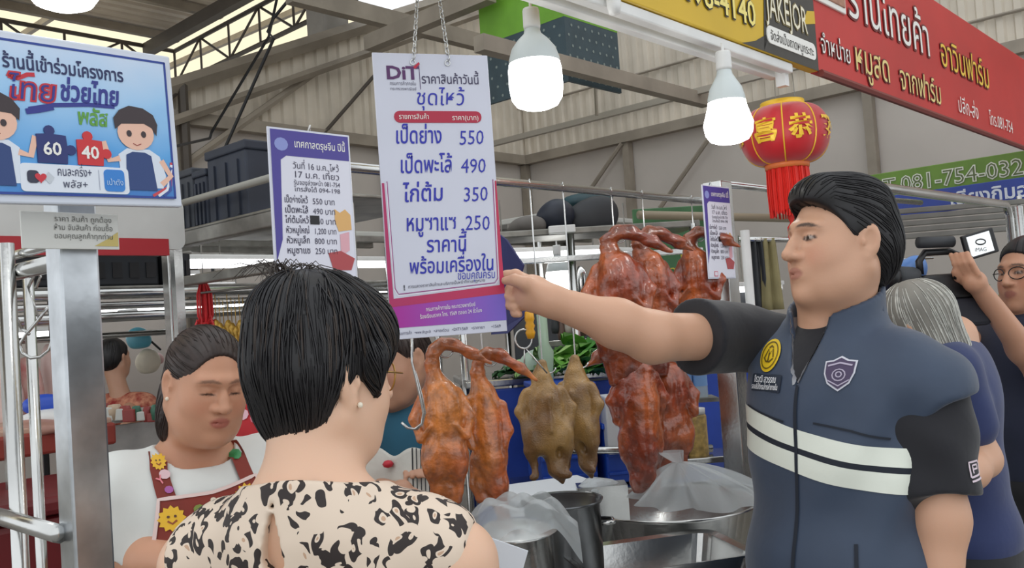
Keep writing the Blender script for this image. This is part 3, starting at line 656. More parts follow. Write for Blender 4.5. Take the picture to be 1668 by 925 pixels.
# wire hangers that hold the price sheets
def wire(pts, label, r=0.0015):
    mb = MB(); mb.tube(pts, r, 5); return tag(mb.build('wire_tie', STEEL), label, 'wire', 'wires tying signs to rails')
sp = P(500, 216, 1.63); wire([sp, sp+Vector((0.0, 0.03, 0.02)), railpt(515)+Vector((0, 0, 0.012))], 'wire tying purple price sheet above the short-haired woman')
sp = P(1160, 305, 2.71); wire([sp, sp+Vector((0, 0.02, 0.02)), railpt(1160)+Vector((0, 0, 0.012))], 'wire tying purple price sheet beside the roast ducks')
np_ = P(75, 352, 1.35); wire([np_, P(90, 372, 1.345)], 'wire tying laminated notice under the blue sign')
# ---------------------------------------------------------------- LED bulbs
LEDW = mat('led_diffuser', (255, 255, 252), 0.4, emit=9.0); BODYW = mat('bulb_body', (206, 214, 214), 0.35)
def bulb(c, s_, flare, top, label):
    r = empty('led_bulb', c, 0, label, 'bulb', 'large LED bulbs')
    pr = [(0.0, 0), (0.03, 0.002), (0.047, 0.009), (0.057, 0.024), (0.061, 0.05), (0.0605-flare*0.012, 0.09), (0.058-flare*0.012, 0.104)]
    mb = MB(); mb.lathe([(a*s_, b*s_) for a, b in pr], n=28); mb.build('diffuser', LEDW, r, True)
    k = 0.058-flare*0.012
    pr = [(k, 0.104), (k*0.99, 0.115), (k*0.86, 0.138), (k*0.6, 0.158), (0.02, 0.172), (0.017, 0.185)]
    mb = MB(); mb.lathe([(a*s_, b*s_) for a, b in pr], n=28); mb.build('body', BODYW, r, True)
    mb = MB(); mb.lathe([(0, 0.183), (0.0185, 0.183), (0.0195, 0.19), (0.019, 0.225), (0.0175, 0.23), (0, 0.231)], n=20); mb.v = [(x*s_, y_*s_, z*s_) for x, y_, z in mb.v]; mb.build('socket', WHITE, r, True)
    mb = MB(); mb.tube([(0, 0, 0.228*s_), (0.0, 0, top)], 0.004, 6); mb.build('cord', WHITE, r)
    return r
bulb(P(876, 178, 2.0), 1.0, 0, 0.42, 'large lit LED bulb hanging just right of the price board')
bulb(P(1189, 234, 2.28), 1.04, 1, 0.262, 'lit flared LED bulb hanging beside the red lantern')
bulb(P(104, 14, 1.5), 0.98, 0, 0.45, 'lit LED bulb above the blue scheme sign')
beam('bulb_wire_bar', P(862, -72, 2.0)+Vector((-0.3, -0.33, 0)), P(862, -72, 2.0)+Vector((0.3, 0.33, 0)), 0.02, 0.02, WHITE, 'white bar above the first hanging LED bulb', 'frame')
# spare white tube end fitting by the yellow banner
mb = MB(); c = P(1000, 8, 1.95); mb.lathe([(0, -0.022), (0.012, -0.02), (0.016, -0.005), (0.016, 0.03), (0.01, 0.035), (0, 0.035)], c, 14); tag(mb.build('lamp_holder', WHITE, smooth=True), 'small white lamp holder at the end of the canopy rail', 'lamp holder')
# ---------------------------------------------------------------- red lantern
LC = P(1278, 221, 2.75)
ln = empty('red_lantern', LC, math.radians(-19), 'round red and gold paper lantern with tassel above the man', 'lantern')
RED = mat('lantern_silk', (190, 24, 34), 0.45, sheen=0.3, var=0.15, vscale=10); GOLD = mat('lantern_gold', (236, 190, 52), 0.4, 0.2)
LR, LH = 0.137, 0.088
def lan(a, t, off=0.0):
    lobes = 1-0.05*abs(math.cos(4*a))**6
    r = (0.055+(LR-0.055)*math.cos(t)**0.8)*lobes+off; return Vector((r*math.cos(a), r*math.sin(a), LH*math.sin(t)*1.02))
mb = MB(); mb.sheet(lambda u, v: lan(2*math.pi*u, (v-0.5)*math.pi*0.985), 64, 20); mb.build('silk_body', RED, ln, True)
for k in range(8):
    a = math.pi/8*0+k*math.pi/4; mb = MB(); mb.tube([lan(a, t, 0.001) for t in np.linspace(-1.5, 1.5, 16)], 0.0022, 5); mb.build('rib', GOLD, ln)
mb = MB(); mb.lathe([(0.052, 0.078), (0.068, 0.08), (0.066, 0.105), (0.05, 0.107), (0.052, 0.078)], n=28); mb.build('top_rim', GOLD, ln, True)
mb = MB(); mb.lathe([(0.05, -0.105), (0.066, -0.104), (0.068, -0.086), (0.05, -0.082), (0.05, -0.105)], n=28); mb.build('bottom_rim', mat('rim_orange', (226, 120, 60), 0.5), ln, True)
def lanfn(a0): return lambda x, z: lan(a0+x/LR, math.asin(max(-1, min(1, z/LH))), 0.0035)
for ch, a in (('恭', -1.178), ('喜', -1.963), ('發', -0.393), ('財', -2.749), ('恭', 1.963), ('喜', 1.178)):
    V, Fc, wd = text_geo(ch, 0.075, 0.03, 0, 'C'); fn = lanfn(a); mb = MB(); mb.add([fn(x, z-0.025) for x, z in V], Fc); mb.build('gold_character', GOLD, ln, fix=False)
TAS = mat('tassel_red', (224, 44, 34), 0.6)
mb = MB()
for k in range(90):
    a = k*2*math.pi/90; r = 0.058+0.004*math.sin(k*5.1); e = -0.242-0.012*math.sin(k*3.3)
    mb.tube([(r*math.cos(a), r*math.sin(a), -0.1), ((r+.002)*math.cos(a+.02), (r+.002)*math.sin(a+.02), -0.17), (r*0.98*math.cos(a), r*.98*math.sin(a), e)], 0.0024, 4, caps=False)
tag(mb.build('fringe', TAS, ln), kind='stuff')
mb = MB(); mb.tube([(0, 0, -0.1), (0.004, 0, -0.2), (0.0, 0, -0.29)], 0.004, 6); mb.build('cord', GOLD, ln)
mb = MB(); mb.lathe([(0, -0.235), (0.01, -0.24), (0.012, -0.255), (0.004, -0.27), (0.014, -0.285), (0.012, -0.36), (0, -0.36)], n=12); mb.build('tassel', TAS, ln, True)
for dx in (-0.018, 0.04):
    mb = MB(); mb.tube([(dx, 0, 0.1), (dx*0.9, 0.0, 0.215)], 0.0015, 5); mb.build('hanging_string', GALV, ln)
# ---------------------------------------------------------------- meat
ROAST = mat('roast_skin', (180, 80, 30), 0.30, vcol=True, var=0.5, vscale=34, coat=0.7, bump=0.35, bscale=75, spec=0.6)
BRAISE = mat('braised_skin', (150, 112, 62), 0.33, vcol=True, var=0.25, vscale=30, coat=0.35, bump=0.3, bscale=220)
def duck_mesh(name, kind, seed, h=0.0048):
    S = SDF(); r = np.random.RandomState(seed)
    if kind in ('side', 'front', 'plump'):
        up = 0.055 if kind != 'front' else 0.012
        w_ = {'side': 0.056, 'front': 0.062, 'plump': 0.068}[kind]
        S.chain([(-0.012, 0, -0.125+up), (-0.020, 0, -0.06+up*0.6), (-0.012, 0, -0.018), (0.012, 0, 0.000), (0.045, 0, -0.004), (0.088, 0, -0.026)], [0.030, 0.019, 0.017, 0.017, 0.017, 0.016], 0.015)
        S.ell((0.098, 0, -0.032), (0.026, 0.017, 0.019), Matrix.Rotation(math.radians(28), 3, 'Y'), 0.012)
        S.cap((0.112, 0, -0.042), (0.150, 0, -0.064), 0.011, 0.005, 0.008)
        S.M = Matrix.Translation((0, 0, up))
        S.ell((0, 0, -0.225), (w_, 0.056, 0.115), None, 0.03)
        S.ell((0.008, -0.020, -0.19), (w_*0.8, 0.045, 0.075), None, 0.02)
        S.ell((0, 0, -0.315), (w_*0.88, 0.052, 0.075), None, 0.03)
        for sx in (-1, 1):
            S.chain([(sx*w_*0.75, 0, -0.155), (sx*(w_+0.016), -0.018, -0.215), (sx*(w_+0.004), -0.036, -0.272)], [0.020, 0.016, 0.011], 0.012)
            S.cap((sx*(w_+0.004), -0.036, -0.272), (sx*(w_-0.028), -0.052, -0.235), 0.011, 0.007, 0.008)
            S.ell((sx*w_*0.55, -0.018, -0.335), (0.034, 0.038, 0.058), None, 0.02)
            S.chain([(sx*w_*0.6, -0.01, -0.37), (sx*w_*0.52, 0.0, -0.43), (sx*w_*0.45, 0.0, -0.455)], [0.022, 0.012, 0.014], 0.014)
        S.chain([(0, 0.015, -0.36), (0, 0.01, -0.425), (0, 0, -0.46)], [0.036, 0.024, 0.010], 0.02)
        S.cap((0, -0.06, -0.14), (0, -0.066, -0.27), 0.004, 0.004, 0.02, sub=True)
        S.M = Matrix.Identity(4)
    elif kind == 'drip':                       # slim, hanging to a pointed leg
        S.chain([(-0.01, 0, -0.10), (-0.018, 0, -0.05), (-0.008, 0, -0.012), (0.014, 0, 0.002), (0.05, 0, -0.006), (0.11, 0, -0.05), (0.15, 0, -0.085)], [0.028, 0.019, 0.016, 0.016, 0.018, 0.013, 0.006], 0.014)
        S.ell((0, 0, -0.2), (0.052, 0.05, 0.115), None, 0.03); S.ell((0.006, -0.012, -0.28), (0.043, 0.046, 0.07), None, 0.03)
        S.chain([(0.01, -0.01, -0.30), (0.018, -0.01, -0.37), (0.026, -0.012, -0.435), (0.034, -0.014, -0.475)], [0.040, 0.030, 0.017, 0.019], 0.02)
        S.chain([(-0.03, 0, -0.30), (-0.038, 0, -0.37), (-0.03, -0.006, -0.405), (-0.01, -0.01, -0.415)], [0.030, 0.022, 0.015, 0.012], 0.015)
        S.chain([(-0.045, -0.01, -0.13), (-0.066, -0.03, -0.2), (-0.045, -0.04, -0.255)], [0.018, 0.015, 0.01], 0.012); S.chain([(0.045, 0, -0.15), (0.06, -0.01, -0.22), (0.05, -0.02, -0.26)], [0.016, 0.013, 0.009], 0.012)
    else:                                      # braised: neck down in the hook, wings folded, legs and tail hanging
        S.chain([(0.0, 0, -0.005), (-0.006, 0, -0.05), (0, 0, -0.10)], [0.016, 0.026, 0.045], 0.02)
        S.ell((0, 0, -0.155), (0.058, 0.05, 0.085), None, 0.03); S.ell((0, -0.008, -0.205), (0.056, 0.050, 0.075), None, 0.03)
        S.cap((0.008, -0.055, -0.10), (0.008, -0.062, -0.20), 0.003, 0.003, 0.015)
        for sx in (-1, 1):
            S.chain([(sx*0.05, 0, -0.09), (sx*0.078, -0.008, -0.14), (sx*0.064, -0.02, -0.19)], [0.018, 0.014, 0.009], 0.012)
            S.ell((sx*0.044, -0.02, -0.225), (0.032, 0.036, 0.052), Matrix.Rotation(sx*0.3, 3, 'Y'), 0.02)
            S.chain([(sx*0.056, -0.02, -0.255), (sx*0.044, -0.012, -0.30), (sx*0.046, -0.018, -0.33)], [0.02, 0.010, 0.012], 0.012)
            S.ell((sx*0.05, -0.028, -0.335), (0.014, 0.008, 0.012), None, 0.008)
        S.chain([(0.012, 0.0, -0.25), (0.022, -0.004, -0.32), (0.034, -0.008, -0.358)], [0.036, 0.024, 0.006], 0.02)
        S.ell((0.030, -0.056, -0.272), (0.013, 0.04, 0.023), None, 0.006, sub=True)
    def disp(p):
        kk = 0.55 if kind in ('front', 'drip') else 1.0; d = kk*(0.0030*snoise(p, 80, seed)+0.0026*snoise(p, 170, seed+1))+(0.0018*np.abs(snoise(p, 260, seed+5))*kk if kind != 'braised' else 0)
        if kind != 'braised': d += 0.0016*np.sin(p[:, 2]*260+6*snoise(p, 30, seed+2))*sstep(-0.1, -0.02, p[:, 2])
        return d
    def col(v):
        n = snoise(v, 35, seed+3)*0.5+0.5; n2 = snoise(v, 80, seed+4)*0.5+0.5; z = v[:, 2]
        if kind == 'braised':
            a, b_, c_ = np.array(lin((168, 130, 74))), np.array(lin((128, 92, 52))), np.array(lin((92, 56, 38)))
            f = sstep(-0.23, -0.34, z)*0.8
        else:
            a, b_, c_ = np.array(lin((228, 138, 62) if kind in ('front', 'drip') else (196, 98, 42))), np.array(lin((206, 102, 44) if kind in ('front', 'drip') else (158, 64, 32))), np.array(lin((140, 62, 34) if kind in ('front', 'drip') else (98, 38, 26)))
            f = np.clip(sstep(-0.11, 0.0, z)*0.7+sstep(-0.22, -0.42, z)*0.6, 0, 1)
        t = sstep(0.3, 0.75, n)[:, None]; cc = a*(1-t)+b_*t; g = np.clip(f+0.5*sstep(0.6, 0.9, n2), 0, 1)[:, None]; return cc*(1-g*0.8)+c_*g*0.8
    v, q = S.geo(h, disp=disp); me = np_mesh(name, v, q); paint(me, col(v)); me.materials.append(BRAISE if kind == 'braised' else ROAST); return me
DK = {k: duck_mesh('roast_duck_'+k, k, i*7+3) for i, k in enumerate(('side', 'front', 'drip', 'plump', 'braised'))}
def duck(kind, top, yaw, s_, label, group, hook_top=None, name='roast_duck'):
    o = link(name, DK[kind], None, None, True, top); o.rotation_euler = (0, 0, yaw); o.scale = (s_, s_, s_); tag(o, label, 'duck', group); return o
def hook(top, bot, label, r=0.0022, tip=0.03):
    "steel S-hook from a rail down to the meat"
    a, b_ = Vector(top), Vector(bot); mb = MB(); d = (b_-a)
    ring = [a+Vector((0.0, 0.013*math.sin(q), 0.002+0.013*math.cos(q))) for q in np.linspace(2.6, -1.9, 8)]
    e = [b_+Vector((tip*0.55*(1-math.cos(q)), 0, -tip*0.55*math.sin(q))) for q in np.linspace(0.3, 2.9, 8)]
    mb.tube([a+Vector((0, -0.013, -0.004))]+ring[::-1][0:0]+[a+Vector((0, 0.013*math.cos(q), 0.013*math.sin(q))) for q in np.linspace(2.8, 0.0, 7)]+[a.lerp(b_, 0.12)]+[b_]+e, r, 6)
    return tag(mb.build('meat_hook', STEEL, smooth=True), label, 'hook', 'steel meat hooks')
def hang(kind, px, py, t, yaw, s_, label, group, hlabel, name='roast_duck'):
    q = railpt(px); top = Vector((q.x, q.y, P(px, py, q.y).z)); o = duck(kind, top, yaw, s_, label, group, name=name)
    hook((q.x, q.y, 1.825), top+Vector((0, 0, -0.012)), hlabel); return o
G1 = 'orange roast ducks under the price board'; G2 = 'braised brown ducks'; G3 = 'dark glazed roast ducks behind the outstretched arm'
hang('front', 706, 562, 0.03, math.radians(6), 0.76, 'orange roast duck hanging nearest the short-haired woman', G1, 'hook holding the duck nearest the short-haired woman')
hang('drip', 778, 577, 0.03, math.radians(-4), 0.80, 'slim orange roast duck with long dangling leg', G1, 'hook holding the slim duck with dangling leg')
hang('braised', 874, 590, 0.0, math.radians(4), 0.82, 'plump olive-brown braised duck with open cavity', G2, 'hook holding the plump braised duck', name='braised_duck')
hang('braised', 928, 582, -0.12, math.radians(-38), 0.84, 'olive-brown braised duck turned sideways by the blue crates', G2, 'hook holding the sideways braised duck', name='braised_duck')
hang('plump', 1006, 378, 0.03, math.radians(-6), 1.02, 'upper dark roast duck at left of the rail group', G3, 'hook at left of the dark roast duck group')
hang('side', 1056, 378, -0.02, math.radians(10), 1.0, 'upper dark roast duck in the middle of the rail group', G3, 'hook in the middle of the dark roast duck group')
hang('side', 1136, 378, -0.05, math.radians(-14), 0.95, 'roast duck in front of the purple price sheet', G3, 'hook in front of the purple price sheet')
def lowduck(kind, px, py, t, yaw, s_, label, group):
    q = railpt(px, 0, t); top = P(px, py, q.y); o = duck(kind, top, yaw, s_, label, group); return o
lowduck('side', 1034, 556, 0.03, math.radians(185), 1.0, 'lower dark roast duck below the forearm at left', G3)
lowduck('plump', 1080, 560, 0.0, math.radians(20), 0.95, 'lower dark roast duck below the forearm at right', G3)
lowduck('side', 1062, 560, -0.14, math.radians(60), 0.95, 'dark roast duck tucked behind the pair below the forearm', G3)
# extra empty hooks
def bigS(top, s_, label, yaw=0.0, r=0.003, z=1.0):
    t = Vector(top); c_, s2 = math.cos(yaw), math.sin(yaw); L_ = lambda x, zz: t+Vector((x*c_*s_, x*s2*s_, zz*s_*z))
    pts = [L_(-0.03, -0.02)]+[L_(0.03*-math.cos(q), 0.028*math.sin(q)) for q in np.linspace(0.3, 2.9, 8)]+[L_(0.02, -0.09), L_(-0.005, -0.16)]+[L_(-0.045+0.045*math.cos(q), -0.2-0.045*math.sin(q)) for q in np.linspace(0, 2.9, 9)]
    mb = MB(); mb.tube(pts, r, 7); return tag(mb.build('meat_hook', STEEL, smooth=True), label, 'hook', 'steel meat hooks')
mb = MB(); a = P(690, 600, 1.86)
mb.tube([P(671, 548, 1.86), P(671, 590, 1.86), P(676, 610, 1.86), P(683, 640, 1.86), P(690, 672, 1.86), P(687, 690, 1.86), P(676, 699, 1.86), P(664, 697, 1.86), P(654, 688, 1.86)], 0.003, 7)
mb.tube([P(671, 592, 1.862), P(679, 612, 1.862), P(687, 642, 1.862), P(693, 672, 1.862), P(688, 692, 1.862), P(678, 700, 1.862)], 0.002, 6)
mb.tube([P(671, 592, 1.86), P(669, 540, 1.88), railpt(655)], 0.0022, 6)
tag(mb.build('meat_hook', STEEL, smooth=True), 'empty twisted steel hook beside the short-haired woman’s glasses', 'hook', 'steel meat hooks')
mb = MB(); cc = P(853, 552, 2.1); mb.tube([cc+Vector((0.020*math.cos(q), 0, 0.023*math.sin(q))) for q in np.linspace(0, 6.28, 17)[:-1]], 0.0028, 6, closed=True)
mb.tube([cc+Vector((0, 0, -0.022)), cc+Vector((-0.003, 0, -0.07))], 0.002, 6); mb.tube([cc+Vector((0.003, 0, -0.022)), cc+Vector((0.05, 0, -0.085))], 0.002, 6)
tag(mb.build('ring_hook', STEEL, smooth=True), 'steel ring hook above the plump braised duck', 'hook', 'steel meat hooks')
mb = MB(); c = P(863, 528, 2.1); mb.lathe([(0, -0.035), (0.008, -0.034), (0.012, -0.02), (0.009, -0.012), (0.012, -0.004), (0.009, 0.004), (0.012, 0.012), (0.01, 0.03), (0, 0.032)], c, 12); o = mb.build('hook_handle', mat('amber_plastic', (222, 160, 30), 0.3), smooth=True); tag(o, 'amber ribbed handle hanging above the braised ducks', 'handle')
# ---------------------------------------------------------------- counter
tb = empty('steel_counter', railpt(905, 0, 0.05), YA, 'stainless counter holding the basin, pots and tray', 'counter')
mb = MB(); mb.cbox((0.75, -0.235, 0.83), (2.0, 0.39, 0.03), 0.006); mb.build('worktop', STEEL, tb); mb = MB(); mb.cbox((0.75, 0.30, 0.83), (1.5, 0.34, 0.03), 0.006); mb.build('rear_worktop', STEEL, tb)
mb = MB(); mb.cbox((0.75, -0.235, 0.25), (1.9, 0.36, 0.02), 0.005); mb.build('undershelf', STEEL, tb)
for x in (-0.2, 1.7):
    for y_ in (-0.38, 0.38): mb = MB(); mb.tube([(x, y_, 0), (x, y_, 0.82)], 0.02, 10); mb.build('leg', STEEL, tb, True)
CT = 0.845
def ctpt(px, py, d): p = P(px, py, d); return p
# large basin
bc = P(1092, 815, 2.40); bz = bc.z
bs = empty('steel_basin', (bc.x, bc.y, CT), 0, 'large round stainless basin beside the man', 'basin')
hgt = bz-CT
mb = MB(); mb.lathe([(0, 0.004), (0.17, 0.004), (0.19, 0.012), (0.222, hgt-0.004), (0.236, hgt), (0.237, hgt-0.005), (0.226, hgt-0.01), (0.196, 0.006), (0.18, 0.0), (0, 0)], n=48); mb.build('bowl', STEEL, bs, True)
# plastic bag over the basin
BAG = mat('clear_bag', (224, 230, 232), 0.25, alpha=0.34, transl=0.35, bump=0.3, bscale=45)
bgp = P(1095, 758, 2.36)
def bagf(u, v):
    a = 2*math.pi*u; r = 0.012+0.205*(v**0.85); r *= 1+0.12*math.sin(a*9+v*2)*v+0.06*math.sin(a*5+1); r *= 1.0 if math.cos(a-0.2) > -0.4 else 0.85
    z = (bgp.z-CT)*(1-v**1.15)*1.0+(hgt+0.004)*(v**1.15)-0.0; return (r*math.cos(a)*0.92+0.04*v, r*math.sin(a)*0.85, z+0.012*math.sin(a*9)*v*(1-v)*3)
pbg = empty('plastic_bag', (bc.x+0.03, bc.y, CT), 0, 'knotted clear plastic bag covering the big basin', 'plastic bag')
mb = MB(); mb.sheet(bagf, 90, 14); mb.build('bag', BAG, pbg, True)
mb = MB(); z0 = bgp.z-CT; mb.sheet(lambda u, v: ((0.012+0.02*v)*math.cos(6.283*u)*(1+0.3*math.sin(18*u))-0.02*v, (0.012+0.014*v)*math.sin(6.283*u), z0+0.03*v), 24, 4); mb.build('knot', BAG, pbg, True)
# rectangular tray with a dark morsel
tr = empty('food_tray', P(1045, 925, 2.02)*1.0, YA, 'rectangular stainless food tray at the front of the counter', 'tray')
tp = P(1066, 897, 2.0); tr.location = (tp.x, tp.y, CT); tr.rotation_euler = (0, 0, math.radians(14)); th = tp.z-CT
def trayrim(w_, d_, z, r=0.03): return [(x, y_, z) for x, y_ in rrect(w_, d_, r, 4)]
mb = MB(); secs = [trayrim(0.30, 0.17, 0.006), trayrim(0.36, 0.225, th-0.004, 0.035), trayrim(0.395, 0.26, th, 0.04), trayrim(0.395, 0.26, th-0.004, 0.04), trayrim(0.365, 0.23, th-0.008, 0.035), trayrim(0.306, 0.176, 0.0)]
n = len(secs[0]); vs = [p for s_ in secs for p in s_]; fs = [(i*n+k, i*n+(k+1) % n, (i+1)*n+(k+1) % n, (i+1)*n+k) for i in range(5) for k in range(n)]+[tuple(range(n)), tuple(range(5*n, 6*n))]
mb.add(vs, fs); mb.build('pan', STEEL, tr, False)
S = SDF(); q = P(1092, 905, 2.0); q = Vector((q.x, q.y, CT+0.04)); S.ell(q, (0.035, 0.024, 0.03), None, 0.01).ell(q+Vector((0.02, 0.01, -0.01)), (0.03, 0.02, 0.02), None, 0.02); o = S.build('meat_chunk', mat('dark_meat', (96, 84, 76), 0.5, var=0.3), 0.006, disp=lambda p: 0.003*snoise(p, 70, 2)); tag(o, 'dark chunk of cooked meat lying in the tray', 'meat')
# tall pot on the left of the counter, half wrapped in plastic
pc = P(915, 815, 2.10); pot = empty('stock_pot', (pc.x, pc.y, CT), 0, 'tall dark stainless pot between basin and ducks', 'pot')
ph = pc.z-CT
mb = MB(); mb.lathe([(0, 0.004), (0.085, 0.004), (0.09, 0.012), (0.09, ph), (0.098, ph+0.003), (0.095, ph-0.004), (0.086, ph-0.006), (0.084, 0.016), (0, 0.014)], n=36); mb.build('body', mat('dark_steel', (120, 122, 124), 0.3, 1.0, var=0.3), pot, True)
for sx in (-1, 1): mb = MB(); mb.tube([(sx*0.09, -0.03, ph*0.75), (sx*0.118, -0.02, ph*0.75), (sx*0.118, 0.02, ph*0.75), (sx*0.09, 0.03, ph*0.75)], 0.005, 6); mb.build('handle', STEEL, pot, True)
pc2 = P(838, 868, 1.84); pot2 = empty('stock_pot', (pc2.x, pc2.y, CT), 0, 'short stainless pot wrapped in a plastic sheet', 'pot'); ph2 = pc2.z-CT
mb = MB(); mb.lathe([(0, 0.004), (0.075, 0.004), (0.08, 0.012), (0.08, ph2), (0.088, ph2+0.003), (0.078, ph2-0.004), (0.074, 0.016), (0, 0.014)], n=32); mb.build('body', STEEL, pot2, True)
mb = MB(); mb.lathe([(0.09, ph2+0.004), (0.06, ph2+0.02), (0.02, ph2+0.028), (0, ph2+0.029)], n=32); mb.build('lid', STEEL, pot2, True)
sh_ = P(846, 838, 1.86)
def drape(u, v):
    x = (u-0.5)*0.24; y_ = (v-0.5)*0.2; z = 0.03*math.exp(-((x+0.02)**2+y_**2)*60)+0.008*math.sin(x*70+y_*40)+0.006*math.sin(y_*95-x*33)-0.9*max(0, abs(x)-0.07)-0.6*max(0, -y_-0.05); return (x, y_, z)
mb = MB(); mb.sheet(drape, 40, 30); o = mb.build('plastic_sheet', BAG, None, True, sh_); tag(o, 'crumpled clear plastic sheet over the short pot', 'plastic sheet')
# white foam box lid with clear ice bag behind the ducks
fo = empty('foam_box', P(905, 812, 2.42), math.radians(20), 'white foam box behind the braised ducks', 'foam box'); fp = P(905, 795, 2.52); fo.location = (fp.x, fp.y, CT); fh = fp.z-CT
FOAM = mat('foam', (226, 230, 234), 0.7, bump=0.1, bscale=120)
mb = MB(); mb.cbox((0, 0.05, fh*0.42), (0.27, 0.2, fh*0.84), 0.012); mb.build('box', FOAM, fo); mb = MB(); mb.cbox((0, 0.05, fh*0.92), (0.285, 0.215, fh*0.16), 0.012); mb.build('lid', FOAM, fo)
ib = P(968, 796, 2.5); S = SDF(); S.ell(ib, (0.055, 0.04, 0.03), None, 0.02).ell(ib+Vector((0.045, 0.01, -0.01)), (0.04, 0.035, 0.025), None, 0.02); o = S.build('ice_bag', mat('ice_plastic', (214, 220, 222), 0.12, alpha=0.7, bump=0.5, bscale=60), 0.006, disp=lambda p: 0.006*snoise(p, 110, 5)); tag(o, 'crumpled clear bag of ice beside the foam box', 'plastic bag')
beam('stand_block', (ib.x-0.05, ib.y, 0.93), (ib.x+0.09, ib.y, 0.93), 0.08, 0.17, STEEL, 'low steel stand under the ice bag', 'stand')
# paper sign at the bottom edge
ps = empty('paper_sign', P(828, 925, 1.5), math.radians(-12), 'white card with blue ink near the woman’s elbow', 'card')
mb = MB(); mb.cbox((-0.04, 0.0, -0.05), (0.09, 0.002, 0.20), 0.0008, M=Matrix.Rotation(math.radians(20), 3, 'Y')); mb.build('card', mat('card_white', (226, 232, 240), 0.5), ps)
stroke([(-0.058, 0.005), (-0.045, 0.012), (-0.035, 0.0), (-0.045, -0.012)], 0.003, ink, ps, -0.003); stroke([(-0.05, -0.02), (-0.02, -0.012), (0.0, -0.014)], 0.004, flat((40, 110, 190)), ps, -0.003)
mb = MB(); mb.cbox((-0.03, 0.05, -0.6), (0.03, 0.03, 1.1), 0.003); mb.build('stick', STEEL, ps)
# ================================================================ people
from mathutils.bvhtree import BVHTree
def frame(org, fwd_deg, pitch=0.0, roll=0.0, s_=1.0):
    "local +y looks along heading fwd_deg (0 = away from the camera, +90 = image right), +z up, +x the person's right"
    R = Matrix.Rotation(-math.radians(fwd_deg), 4, 'Z') @ Matrix.Rotation(math.radians(roll), 4, 'Y') @ Matrix.Rotation(math.radians(pitch), 4, 'X')
    return Matrix.Translation(org) @ R @ Matrix.Scale(s_, 4)
def head_sdf(S, M, chub=0.0, fem=0.0, eyes_open=True, mouth=0.0):
    o = S.M; S.M = M
    S.ell((0, -0.012, 0.032), (0.076, 0.094, 0.088), None, 0.03)
    S.ell((0, 0.030, -0.030), (0.062+chub*0.008, 0.064, 0.085), None, 0.04)
    S.ell((0, 0.040, -0.078), (0.046+chub*0.012, 0.048, 0.045), None, 0.035)
    for sx in (-1, 1):
        S.ell((sx*0.040, 0.050, -0.034), (0.026+chub*0.006, 0.028, 0.034), None, 0.03)
        S.cap((sx*0.060, -0.010, -0.050), (sx*0.034, 0.050, -0.096), 0.020+chub*0.007, 0.018+chub*0.006, 0.03)
        S.cap((sx*0.012, 0.089, 0.030), (sx*0.044, 0.074, 0.028), 0.011, 0.009, 0.018)
    S.ell((0, 0.080, -0.106), (0.020, 0.017, 0.016), None, 0.025)
    if chub > 0.6:
        for sx in (-1, 1): S.ell((sx*0.044, 0.026, -0.082), (0.028, 0.036, 0.030), None, 0.025)
    if chub > 0.75: S.ell((0, 0.030, -0.112), (0.046, 0.046, 0.022), None, 0.03)
    S.chain([(0, 0.088, 0.020), (0, 0.101, -0.004), (0, 0.114, -0.026)], [0.0075, 0.0095, 0.0130], 0.012)
    for sx in (-1, 1):
        S.ell((sx*0.0145, 0.099, -0.030), (0.0095, 0.012, 0.0085), None, 0.007)
        S.ell((sx*0.031, 0.100, 0.008), (0.018, 0.017, 0.011), None, 0.014, sub=True)
        S.ell((sx*0.031, 0.0745, 0.006), (0.0155, 0.0145, 0.0125), None, 0.004)
        S.cap((sx*0.019, 0.087, 0.012), (sx*0.045, 0.079, 0.012), 0.0035, 0.003, 0.004)
        S.ell((sx*0.0068, 0.112, -0.040), (0.004, 0.006, 0.004), None, 0.003, sub=True)
    S.ell((0, 0.082, -0.060), (0.024, 0.017, 0.016), None, 0.02)
    S.ell((0, 0.094, -0.0565), (0.021, 0.0085, 0.0062), None, 0.006)
    S.ell((0, 0.092, -0.0695), (0.019, 0.0090, 0.0072), None, 0.006)
    S.ell((0, 0.105, -0.0625), (0.022, 0.012, 0.0012+mouth), None, 0.003, sub=True)
    for sx in (-1, 1):
        R = Matrix.Rotation(sx*0.35, 3, 'Z') @ Matrix.Rotation(0.15, 3, 'X')
        S.ell((sx*0.081, -0.012, -0.004), (0.0095, 0.0215, 0.036), R, 0.006); S.ell((sx*0.079, -0.004, -0.034), (0.008, 0.010, 0.010), R, 0.006)
        S.ell((sx*0.0925, -0.008, 0.001), (0.0100, 0.0135, 0.023), R, 0.003, sub=True)
        S.ell((sx*0.083, 0.002, -0.006), (0.005, 0.005, 0.007), R, 0.004)
    S.M = o
def neck_sdf(S, M, base, r0=0.055, r1=0.062):
    a = M @ Vector((0, -0.022, -0.065)); o = S.M; S.M = Matrix.Identity(4); S.cap(a, base, r0, r1, 0.045); S.M = o
